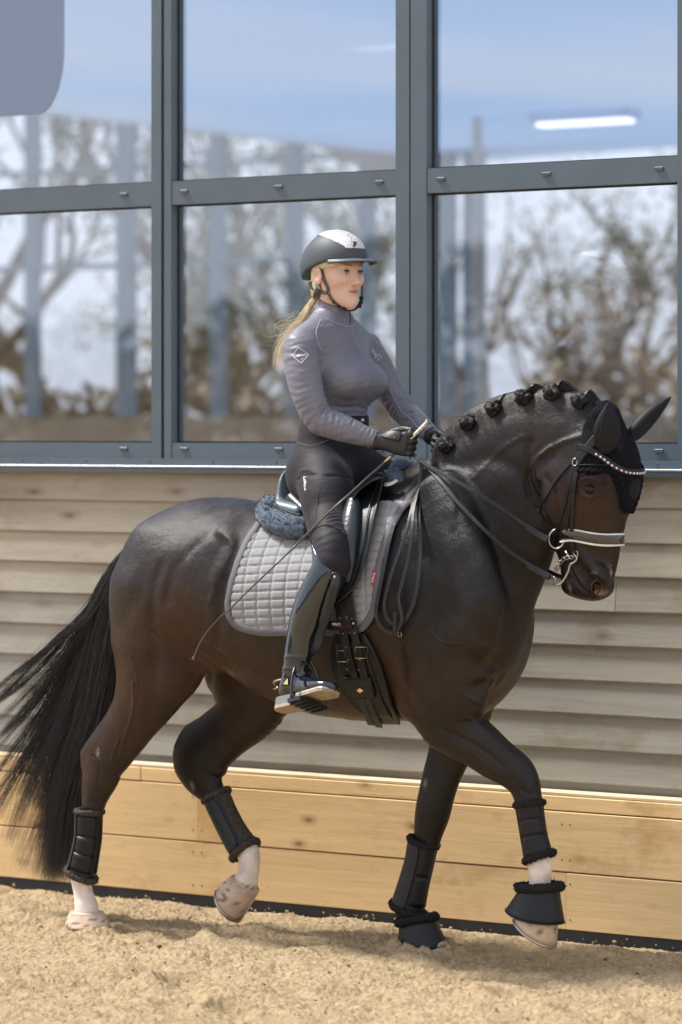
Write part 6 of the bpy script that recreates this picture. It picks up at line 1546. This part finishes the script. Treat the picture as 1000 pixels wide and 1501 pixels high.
SV = rings(SV, nn_, NA, .265, .07, .021, .0028, 5); SV = rings(SV, nn_, NA, .45, .05, .016, .0016, 6); SV = rings(SV, nn_, FA, .26, .07, .022, .0026, 7); SV = rings(SV, nn_, NA, .03, .05, .03, .0022, 8)
zw = P(491, 600, 0)[2]; SV = SV + nn_*(.0020*np.exp(-((SV[:, 2]-zw)/.03)**2)*np.sin(SV[:, 2]*2*math.pi/.022 + 2.5*vnoise(SV, 5, 9)))[:, None]*(np.abs(SV[:, 1]) < .14)[:, None]
SV = SV + nn_*(.0009*vnoise(SV*np.array([1, 1, 1.8]), 14, 8))[:, None]
shirt = link('shirt', mesh('shirt', SV, SF, True), M_shirt, t_r); SB = BVHTree.FromPolygons([tuple(v) for v in SV], [tuple(f) for f in SF])
M_stitch = simple('pale_stitching', (.45,.45,.50), None, .6); M_logo = simple('pale_print', (.72,.73,.76), None, .5)
def onc(pts, r_, name, mat, par, bvh, fall=-.1, off=.0006, sub=5):
    p, n = onb(pts, off, sub, bvh, fall); return MB().tube(p, r_, 5).build(name, mat, par, True)
for pts, fl in (([(471,468),(466,478),(463,490),(467,502),(470,512)], -.1), ([(463,455),(480,468),(498,475),(514,480),(521,474)], -.05), ([(529,482),(538,486),(545,491)], .05), ([(545,494),(553,501),(561,510)], .05), ([(566,560),(576,580),(588,602),(600,612),(614,628)], .15), ([(552,636),(546,644),(542,656)], -.14), ([(556,582),(568,604),(576,622)], .15)):
    onc(pts, .0011, 'seam', M_stitch, shirt, SB, fl)
onc([(513,476),(518,490),(525,507),(530,519)], .0016, 'zip', simple('zip', (.25,.25,.28), None, .4), shirt, SB, -.02); onc([(512,452),(513,462),(513.5,474)], .0026, 'zip_pull', simple('zip_dark', (.05,.05,.055), None, .4, .5), shirt, SB, -.02)
# printed marks
def poly(pts): return crom(np.array(pts, float), 6, True)
dm = poly([(437,510),(438.5,510),(451,519),(451,521),(443,531),(441,531.5),(430,523),(429.5,521)])
p = np.array([hit(x, y, .0008, SB, -.2)[0] for x, y in dm]); MB().tube(p, .0010, 5, True).build('badge_outline', M_logo, shirt, True)
onmesh_text('LeMieux', 440, 521, 5.2, R(12), SB, .0012, 'badge_lettering', M_logo, shirt, .01, -.2, .95)
onmesh_text('d', 443, 526, 5.0, R(-20), SB, .0012, 'badge_mark', M_logo, shirt, .02, -.2)
for pts in ([(546,513),(548,518),(551,522),(549,526)], [(548,517),(553,520),(558,521),(559,525)], [(551,522),(555,526),(553,529)], [(545,516),(547,512),(548,515)]): onc(pts, .0010, 'chest_mark', M_logo, shirt, SB, .02)
# breeches
BR = Field((lo[0], -.54, P(490, 850, -.28)[2] - .06), (hi[0], .54, P(490, 600, 0)[2] + .05), .005); torso(BR, .003); legs(BR, .002); BR.chain([list(P(489,828,KY_[2])) + [.056, .053], list(P(480,850,KY_[3])) + [.052, .050]], .02); BR.chain([list(P(489,828,KY_[2])*np.array([1,-1,1])) + [.056, .053], list(P(480,850,KY_[3])*np.array([1,-1,1])) + [.052, .050]], .02)
BR.half((0, 0, 1), P(491, 609, 0)[2]); XV, XF = BR.skin(); XV = relax(XV, XF, 3); XV, XF = refine(XV, XF); XV = relax(XV, XF, 2); nn_ = normals(XV, XF)
for W in (([(440,692,-.2),(470,684,-.25),(510,690,-.2)], .007, .005), ([(436,702,-.2),(465,694,-.25),(500,700,-.2),(530,702,-.1)], .006, -.005), ([(520,712,-.14),(545,700,-.1),(568,698,-.04)], .006, .004), ([(525,700,-.14),(548,690,-.1),(566,686,-.04)], .005, -.004),
          ([(478,808,-.33),(495,815,-.33),(508,812,-.3)], .006, .003), ([(474,820,-.33),(490,826,-.34),(506,826,-.3)], .006, -.003), ([(432,640,-.14),(450,650,-.16),(480,655,-.16)], .004, -.003)): XV = wrinkle(XV, nn_, W[0], W[1], W[2])
LG = [list(P(474,692,-.09)), list(P(480,725,(-.09+KY_[0])/2 - .02)), list(P(484,765,KY_[0])), list(P(488,800,KY_[1])), list(P(489,828,KY_[2]))]
XV = rings(XV, nn_, LG, .03, .05, .028, .0030, 15); XV = rings(XV, nn_, LG, .36, .05, .020, .0022, 16)
br = link('breeches', mesh('breeches', XV, XF, True), M_breech, t_r); XB = BVHTree.FromPolygons([tuple(v) for v in XV], [tuple(f) for f in XF])
M_bst = simple('breeches_seam', (.07,.07,.08), None, .6)
for pts in ([(438,694),(442,720),(450,745),(456,780),(460,800)], [(476,684),(471,710),(466,735),(461,770),(460,790)]): onc(pts, .0009, 'leg_seam', simple('dark_seam', (.008,.007,.010), None, .7), br, XB, -.2)
onc([(435,647),(443,651),(460,653),(482,645)], .0008, 'pocket_seam', simple('grey_pocket_piping', (.14,.14,.16), None, .6), br, XB, -.15)
onc([(437,628),(450,628),(478,626),(510,620),(548,622)], .0012, 'waistband_seam', simple('dark_seam_b', (.008,.007,.010), None, .7), br, XB, -.12)
c, n = hit(530, 616, .004, XB, -.08); MB().ball(c, .0058, 10, 8).build('button', simple('pearl_button', (.72,.72,.72), None, .25), br, True)
onmesh_text('LeMieux', 447.5, 709, 5.6, R(-86), XB, .0012, 'leg_lettering', M_logo, br, .01, -.2, 1.05)
MB().ball(hit(446, 699, .001, XB, -.2)[0], (.002, .0015, .0025), 8, 6).build('leg_mark', M_logo, br)
lp = poly([(503.5,779),(505,777),(507,779),(506.5,783)]); p = np.array([hit(x, y, .0008, XB, -.25)[0] for x, y in lp]); MB().tube(p, .0006, 5).build('knee_mark', M_bst, br)
# gloves
def glove_mat():
    m, t, b = new_mat('black_glove_leather'); b.inputs['Base Color'].default_value = (.014, .015, .018, 1); b.inputs['Roughness'].default_value = .48
    v = N(t, 'ShaderNodeTexVoronoi'); v.inputs['Scale'].default_value = 190; c = N(t, 'ShaderNodeTexCoord'); t.links.new(c.outputs['Object'], v.inputs['Vector']); bump(t, b, v.outputs['Distance'], .55, .002); return m
M_glove = glove_mat()
for s_, sl in ((-1, FB(550, 630, 610, 665, -.15, -.09, .06)), (1, FB(630, 640, 665, 660, .02, .08, .06))):
    G_ = Field(*sl, .0028); q = hand(G_, s_, .0)
    G_.chain([q(-.020, 0, 0) + [.031, .025], q(-.004, 0, 0) + [.027, .022]], .006, lat=(0, 1, 0))
    gv, gf = G_.skin(); gv = relax(gv, gf, 1); gl_ = link('glove', mesh('glove', gv, gf, True), M_glove, t_r); GB = BVHTree.FromPolygons([tuple(v) for v in gv], [tuple(f) for f in gf])
    if s_ < 0:
        p, n = onb([(562,636),(575,638),(588,641)], .0015, 5, GB, -.15); MB().strap(p, n, .017, .0025).build('wrist_tab', M_blackleather, gl_, True)
        c, n = hit(579, 642, .005, GB, -.15); MB().ball(c, .0028, 8, 6).build('stud', M_metal, gl_)
# skin gap between sleeve and glove is the body itself
# ------------------------------------------------------------------ long boots
def patent():
    m, t, b = new_mat('polished_boot_leather'); b.inputs['Base Color'].default_value = (.008, .010, .014, 1); b.inputs['Roughness'].default_value = .10; b.inputs['Coat Weight'].default_value = .6; b.inputs['Coat Roughness'].default_value = .03; b.inputs['Specular IOR Level'].default_value = .6; b.inputs['Coat Tint'].default_value = (.75, .87, 1, 1)
    h1 = bump(t, b, noise(t, 16, 3, .6, None, (1, 1, .35)), .4, .006); bump(t, b, noise(t, 90, 3, .5), .08, .001, h1); return m
M_boot = patent(); M_sole = simple('tan_worn_sole', (.34,.27,.19), (.22,.17,.12), .7, 0, 40, .4, 120, .002)
for s_ in (-1, 1):
    l1, h1 = FB(410, 1045, 500, 800, YF, KY_[2], .07); l1[1], h1[1] = (-.54, -.2) if s_ < 0 else (.2, .54); LB = Field(l1, h1, .0042)
    LB.chain([[a_[0], a_[1]*(-s_), a_[2], r0, r1] for a_, (r0, r1) in zip([P(484,800,KY_[1]-.005)] + CT, [(.062,.058), (.062,.060), (.062,.058), (.062,.056), (.053,.048), (.045,.041), (.041,.037), (.039,.037)])], .02)
    feet(LB, .001, (s_,))
    # top line: high at the outside back, low at the front inside
    n_ = np.array([.62, .50*(-s_)*-1 if s_ < 0 else -.50, 1.0]); n_ = np.array([.75, .0, 1.0]); LB.half(n_, P(480, 828, KY_[2]-.05) @ n_, .004)
    bv, bf = LB.skin(); bv = relax(bv, bf, 2); nn_ = normals(bv, bf)
    for k in range(4): bv = bv + nn_*(.0035*np.exp(-(((bv - ft(-.02 + .004*k, 0, .062 + .017*k, s_)) @ (fup*np.array([1, -1 if s_ > 0 else 1, 1]) + .25*(k % 2)*fdir))/.0035)**2)*(bv[:, 2] < FH0[2] + .14)*(.6 + .4*vnoise(bv, 12, k)))[:, None]
    bt = link('riding_boot', mesh('riding_boot', bv, bf, True), M_boot, t_r)
    fl = (lambda p: p) if s_ < 0 else mir
    so = MB()
    def outline(a0, a1, w0, w1, c, n=12):
        pts = []
        for t in np.linspace(0, 1, n):
            a = a0 + (a1-a0)*t; w = (w0 + (w1-w0)*t)*(1 if t < .8 else math.sqrt(max(0, 1-((t-.8)/.2)**2)) * 1.0 + .0); pts.append((a, w, c))
        return [ft(a, w, c_, -1) for a, w, c_ in pts] + [ft(a, -w, c_, -1) for a, w, c_ in pts[::-1]]
    def slab(o1, o2, name, mat):
        m_ = len(o1); v = [fl(q) for q in o1] + [fl(q) for q in o2]; return MB().add(v, [tuple(range(m_)), tuple(range(2*m_-1, m_-1, -1))] + [(i, (i+1) % m_, (i+1) % m_+m_, i+m_) for i in range(m_)]).build(name, mat, bt)
    slab(outline(.070, .218, .030, .044, -.030), outline(.070, .220, .030, .044, -.022), 'sole', M_sole); slab(outline(.070, .220, .031, .045, -.0215), outline(.070, .218, .030, .044, -.016), 'welt', simple('pale_grey_welt', (.45,.43,.40), None, .5))
    hl_o = lambda c, g_: [ft(.048 + g_, w, c, -1) for w in (.031, -.031)] + [ft(-.010 - .034*math.cos(a), -.031*math.sin(a) if False else -.031*math.cos(math.pi/2 - a) if False else .0, c, -1) for a in ()] + [ft(-.015 - .032*math.sin(a), -.031*math.cos(a), c, -1) for a in np.linspace(0, math.pi, 9)]
    slab(hl_o(-.052, 0), hl_o(-.040, 0), 'heel_tip', M_sole); slab(hl_o(-.0395, 0), hl_o(-.014, .004), 'heel_block', simple('grey_heel', (.16,.16,.165), None, .5), )
    # spur and its straps
    sp_ = [ft(.02, .040, .036, -1), ft(-.02, .044, .036, -1), ft(-.048, .030, .036, -1), ft(-.055, 0, .036, -1), ft(-.048, -.030, .036, -1), ft(-.02, -.044, .036, -1), ft(.02, -.040, .036, -1)]
    MB().tube(crom([fl(q) for q in sp_], 4), .0035, 8, flat=1.0).build('spur', M_metal, bt, True); MB().tube([fl(ft(-.055, 0, .036)), fl(ft(-.082, 0, .030))], .003, 8).build('spur_neck', M_metal, bt, True)
    for zz0, zz1 in ((.070, .050), (.046, .066), (.060, .036)):
        q = [ft(.010, -.038, zz0*.4 + .012, -1), ft(.035, -.046, zz0, -1), ft(.060, -.030, zz1 + .012, -1), ft(.072, 0, zz1 + .008, -1), ft(.060, .030, zz1 + .010, -1)]
        MB().strap(crom([fl(p_) for p_ in q], 4), np.array([fl(flat_*-1.0)]*(4*4+1)), .0055, .003).build('spur_strap', M_blackleather, bt)
    if s_ < 0:
        onb_ = BVHTree.FromPolygons([tuple(v) for v in bv], [tuple(f) for f in bf])
        tq_ = [fl(ft(.03 + .018*a, -.044 - .0, .018 + .022*b_)) for a, b_ in ((-.5, 0), (.8, -.2), (.5, .8))]; tq_ = [q + np.array([.3,-.8,0])*.006 for q in tq_]
        MB().add([tuple(q) for q in tq_] + [tuple(q + np.array([.3,-.8,0])*.002) for q in tq_], [(3,4,5),(0,2,1),(0,1,4,3),(1,2,5,4),(2,0,3,5)]).build('ankle_patch', simple('yellow_patch', (.55,.42,.08), None, .5), bt)
# stirrups: iron, tread and leather
for s_ in (-1, 1):
    fl = (lambda p: p) if s_ < 0 else mir
    st_ = empty('stirrup', fl(ft(.10, 0, -.03)), 'black stirrup iron and leather round the near boot' if s_ < 0 else 'black stirrup iron and leather round the far boot hidden behind the horse', 'stirrup', 'stirrups hanging from the saddle')
    arc = [ft(.085, .058, -.040, -1), ft(.080, .060, .0, -1), ft(.072, .052, .05, -1), ft(.062, .028, .098, -1), ft(.058, 0, .115, -1), ft(.062, -.028, .098, -1), ft(.072, -.052, .05, -1), ft(.080, -.060, .0, -1), ft(.085, -.058, -.040, -1)]
    MB().tube(crom([fl(q) for q in arc], 5), .0062, 8, flat=.7).build('iron', simple('satin_black_steel', (.05,.055,.06), None, .25, .6) if s_ < 0 else M_metal, st_, True)
    tr_ = MB(); tr_.obox(fl(ft(.098, 0, -.048)), fdir*.030 if s_ < 0 else mir(fdir)*.030, (flat_ if s_ < 0 else mir(flat_))*.058, (fup if s_ < 0 else mir(fup))*.007); tr_.build('tread', M_blackleather, st_)
    for k in (-2, -1, 0, 1, 2): MB().obox(fl(ft(.098, .022*k, -.058)), (fdir if s_ < 0 else mir(fdir))*.028, (flat_ if s_ < 0 else mir(flat_))*.003, (fup if s_ < 0 else mir(fup))*.003).build('tread_rib', M_rubberized, st_)
    q = crom([fl(P(494,846,KY_[2]-.085)), fl(P(490,865,KY_[3]-.080)), fl(P(480,900,KY_[4]-.05)), fl(P(470,930,KY_[5]-.02)), fl(P(463,950,YF-.01)), fl(ft(.058, -.004, .12))], 5)
    MB().strap(q, np.array([.45, -.9*(1 if s_ < 0 else -1), .1]), .011, .0045).build('stirrup_leather', M_softleather, st_); MB().strap(q[2:] + np.array([-.004, .006*(1 if s_ < 0 else -1), 0]), np.array([.45, -.9*(1 if s_ < 0 else -1), .1]), .0135, .004).build('stirrup_leather', M_blackleather, st_)
    c = fl(P(491,846,KY_[2]-.088)); ringm(c, .013, .0035, (.5, -1*(1 if s_ < 0 else -1), 0), 'leather_buckle', st_, M_softleather, 16); MB().ball(c, .0065, 10, 8).build('leather_stud', M_metal, st_)
# ------------------------------------------------------------------ helmet, harness, hair
M_helm = simple('matt_dark_blue_grey_shell', (.052,.065,.078), (.045,.057,.069), .58, 0, 10, .1, 500, .0004, .4)
HE = Field(hd(-.16, -.13, -.05) - .03, hd(.2, .13, .16) + .03, .0035)
HE.ell(hd(-.006, 0, .034), (.126, .093, .106), .01, M=HM); HE.ell(hd(-.060, 0, .012), (.076, .080, .078), .03, M=HM)
sl_, X = HE.win(HE.lo, HE.lo + HE.h*(HE.n-1), 0); lf3 = (X[0]-HO[0])*hf[0] + (X[1]-HO[1])*hf[1]; ll3 = (X[0]-HO[0])*hl[0] + (X[1]-HO[1])*hl[1]; lu3 = X[2]-HO[2]
bot = np.interp(np.clip(lf3, -.13, .13), [-.13, -.10, -.05, -.02, .02, .05, .13], [-.022, -.020, .010, .018, .030, .036, .034]); HE.D = np.maximum(HE.D, bot - lu3 + 0*HE.D).astype(np.float32)
ev, ef = HE.skin(); ev = relax(ev, ef, 2); he = link('helmet', mesh('helmet', ev, ef, True), M_helm, t_r); EB = BVHTree.FromPolygons([tuple(v) for v in ev], [tuple(f) for f in ef])
GL = HE.like(); GL.ell(hd(-.006, 0, .034), (.128, .095, .1085), .0, M=HM)
wv = np.interp(np.clip(lf3, -.09, .13), [-.09, -.06, -.02, .02, .06, .10, .13], [.0, .030, .052, .060, .056, .040, .03]); lowc = .076 + 0*lf3
GL.D = np.maximum(np.maximum(GL.D, np.abs(ll3) - wv), lowc - lu3 + .0*GL.D).astype(np.float32)
def glitter():
    m, t, b = new_mat('crystal_fabric'); v = N(t, 'ShaderNodeTexVoronoi'); v.inputs['Scale'].default_value = 260; c = N(t, 'ShaderNodeTexCoord'); t.links.new(c.outputs['Object'], v.inputs['Vector'])
    t.links.new(ramp(t, v.outputs['Color'], [(.1, (.30,.29,.32)), (.45, (.62,.61,.64)), (.7, (.85,.84,.86))]), b.inputs['Base Color']); b.inputs['Roughness'].default_value = .3; b.inputs['Metallic'].default_value = .25; bump(t, b, v.outputs['Distance'], .8, .002); return m
gv, gf = GL.skin(); link('glitter_panel', mesh('glitter_panel', gv, gf, True), glitter(), he)
# peak
pk = []; n = 22
for side_ in (0, 1):
    for k in range(6):
        for i in range(n):
            a = -1.32 + 2.64*i/(n-1); t = k/5; r0, r1 = .092, .092 + .036*math.cos(a*.9)**.8 if abs(a) < 1.5 else .092
            f_, l_ = (.034 + (r0 + (r1-r0)*t)*math.cos(a)), (r0 + (r1-r0)*t*.25)*math.sin(a); pk.append(hd(f_, l_*.98, .037 + .006*math.cos(a) - .010*t*t - (.0035 if side_ else 0)))
f = [(k*n+i, k*n+i+1, (k+1)*n+i+1, (k+1)*n+i) for k in range(5) for i in range(n-1)]; m_ = 6*n; f += [tuple(x+m_ for x in q[::-1]) for q in f]; f += [(5*n+i, 5*n+i+1, m_+5*n+i+1, m_+5*n+i) for i in range(n-1)]
link('peak', mesh('peak', pk, f, True), simple('grey_peak', (.10,.12,.14), None, .45), he)
MB().tube([pk[5*n+i] for i in range(n)], .0026, 6).build('peak_edge', M_helm, he, True)
c, n_ = hit(519.5, 359.5, .004, EB, 0); q = [c + hl*a*.8 + hf*-.3*a + hu*b_ for a, b_ in ((-.014,-.008),(.014,-.008),(.014,.009),(-.014,.009))]
MB().add([tuple(p) for p in q] + [tuple(p + n_*.003) for p in q], [(4,5,6,7),(0,1,5,4),(1,2,6,5),(2,3,7,6),(3,0,4,7)]).build('badge', simple('black_badge', (.015,.012,.010), None, .3), he)
for k in range(5): MB().ball(c + n_*.004 + hl*(-.010 + .005*k)*.8 + hu*(.003*(-1)**k), .0018, 6, 5).build('badge_relief', M_gold, he)
MB().tube(crom([hit(x, y, .001, EB, 0)[0] for x, y in ((466,346),(472,342),(470,345))], 3), .002, 6).build('vent', M_frame_dark, he)
# harness
M_web = simple('grey_webbing', (.085,.080,.078), (.065,.062,.06), .7, 0, 60, .3, 500, .0006)
RB2 = RB
def har(pts, wid, bothn=False, off=.003, fall=-.06):
    p, n = onb(pts, off, 5, RB2, fall); return MB().strap(p, n, wid, .0022).build('harness_strap', M_web, he)
har([(469,388),(472,400),(477,413),(481,422),(482,428)], .0055); har([(455,413),(457,421),(465,426),(474,428),(482,429)], .0065)
har([(482,429),(485,435),(490,441),(498,447),(507,451)], .0050)
jaw = crom([hit(507,451,.004,RB2,-.03)[0], hd(.052, -.014, -.121), hd(.066, .006, -.124), hd(.072, .024, -.117), hd(.070, .040, -.100)], 4); MB().tube(jaw, .0045, 8).build('chin_strap', M_blackleather, he, True)
fs = crom([hd(.068, .042, -.105), hd(.066, .052, -.080), hd(.050, .068, -.04), hd(.035, .076, .01), hd(.028, .08, .036)], 4); MB().tube(fs, .0038, 6).build('harness_strap', M_web, he, True)
for f_, l_, u_ in ((.069, .040, -.110), (.069, .046, -.097), (.067, .050, -.084)): MB().ball(hd(f_, l_, u_), (.0085, .0075, .0075), 8, 6).build('buckle', M_blackleather, he, True)
c, n_ = hit(478.5, 427.5, .006, RB, -.06); MB().ball(c, .0030, 8, 6).build('rivet', M_metal, he)
for x, y in ((490.5, 441.5),): MB().ball(hit(x, y, .005, RB, -.05)[0], .0052, 8, 6).build('strap_slide', M_blackleather, he)
# hair: swept back over the temple, gathered low behind, a loose pony tail down the back
M_hair = hair_mat('blonde_hair', (.80,.70,.52), (.62,.50,.33), .42)
r = np.random.default_rng(3); ps = []
for s_ in (-1, 1):
    for k in range(420):
        u0 = r.uniform(.028, .046); z = r.normal(0, 1, 4); f0 = r.uniform(.035, .074)
        a = [hd(f0, s_*(.058 - .25*(f0-.04)), u0), hd(f0*.55, s_*(.0715 + .001*z[0]), u0 - .012), hd(-.012, s_*(.0765 + .0015*z[1]), .018 + .006*z[2]), hd(-.040, s_*.071, -.006 + .008*z[2]), hd(-.070, s_*.050, -.035 + .01*z[3]), hd(-.088, s_*.018, -.060 + .008*z[0])]
        ps.append(crom(np.array(a), 4))
    for k in range(300):
        z = r.normal(0, 1, 4); a = [hd(-.020, s_*(.074), -.002 + .006*z[0]), hd(-.030 + .003*z[0], s_*(.071+.001*z[1]), -.025 + .012*z[2]), hd(-.055, s_*(.060 + .002*z[1]), -.045 + .012*z[2]), hd(-.074, s_*.040, -.058 + .01*z[3]), hd(-.086, s_*.022, -.066 + .01*z[3]), hd(-.090, 0, -.070 + .01*z[0])]
        ps.append(crom(np.array(a), 4))
strands(np.array(ps), r.uniform(.0007, .0012, len(ps)), 'hair', M_hair, t_r)
ps = []
for k in range(75):
    z = r.normal(0, 1, 6); tail_ = [P(464, 437, 0), P(456, 447, .0), P(449, 459, .0), P(440, 473, .0), P(426, 488, .0), P(413, 508, .0), P(408, 540, .0)]
    w = [.003, .006, .007, .007, .007, .008, .009]; a = [q + np.array([w[i]*z[0]*.6, w[i]*z[1]*1.5, w[i]*z[2]*.7]) + (.006*z[3]*i/6, .006*z[4]*i/6, .004*z[5]) for i, q in enumerate(tail_)]
    ps.append(crom(np.array(a), 4))
strands(np.array(ps), r.uniform(.0006, .0011, len(ps)), 'ponytail', M_hair, t_r)
ps = []
for k in range(60):
    z = r.normal(0, 1, 6); b0 = P(440 + 8*z[0], 478 + 14*z[1], -.02); a = [b0, b0 + np.array([-.03, 0, .012*z[2]]), b0 + np.array([-.06 - .01*z[3], -.01, .01*z[2] - .01]), b0 + np.array([-.075 - .02*abs(z[3]), -.01, -.03 + .02*z[4]])]
    ps.append(crom(np.array(a), 5))
strands(np.array(ps), np.full(60, .00045), 'loose_hair', M_hair, t_r)
# ------------------------------------------------------------------ whip
wh = empty('dressage_whip', P(600, 645, -.15), 'long thin dressage whip with gold and white handle held across the thigh', 'whip')
wpt = [P(626,619,-.085), P(605,640,-.112), P(585,659,-.122), P(567,675,-.140), P(540,699,-.20), P(515,722,KY_[0]-.07), P(497,738,KY_[0]-.115), P(478,755,KY_[0]-.13), P(458,775,KY_[0]-.125), P(435,798,KY_[0]-.10), P(405,827,-.415), P(370,860,-.395), P(340,890,-.365), P(322,906,-.355), P(305,925,-.35), (P(292,945,-.345)), P(285,962,-.345)]
wq = crom(wpt, 5); rad_ = np.interp(np.arange(len(wq)), [0, 10, 35, 55, 80], [.0046, .0044, .0036, .0028, .0022])
MB().tube(wq[9:], rad_[9:], 8).build('shaft', simple('dark_grey_whip_shaft', (.045,.045,.045), (.10,.095,.085), .4, 0, 4, spec=.5), wh, True)
def handle_mat():
    m, t, b = new_mat('whip_grip'); c = N(t, 'ShaderNodeTexCoord'); wv_ = N(t, 'ShaderNodeTexWave'); wv_.inputs['Scale'].default_value = 26; wv_.bands_direction = 'DIAGONAL'; t.links.new(c.outputs['Object'], wv_.inputs['Vector'])
    t.links.new(ramp(t, wv_.outputs['Fac'], [(.45, (.72,.68,.62)), (.5, (.03,.03,.03)), (.62, (.03,.03,.03)), (.66, (.60,.47,.28))]), b.inputs['Base Color']); b.inputs['Roughness'].default_value = .35; return m
MB().tube(wq[:10], .0056, 10).build('grip', handle_mat(), wh, True); a = wq[0]; MB().tube([a + (wq[0]-wq[1])*.5, a], [.0095, .0088], 12).build('end_cap', M_gold, wh, True)
MB().tube([P(574,668,-.136), P(563,679,-.146)], .0056, 10).build('grip_foot', M_gold, wh, True)
e_ = P(285, 962, -.345); MB().tube([e_, e_ + (-.004, -.002, -.012)], [.0035, .006], 8).build('lash_tip', simple('lash', (.10,.10,.10), None, .8), wh, True)
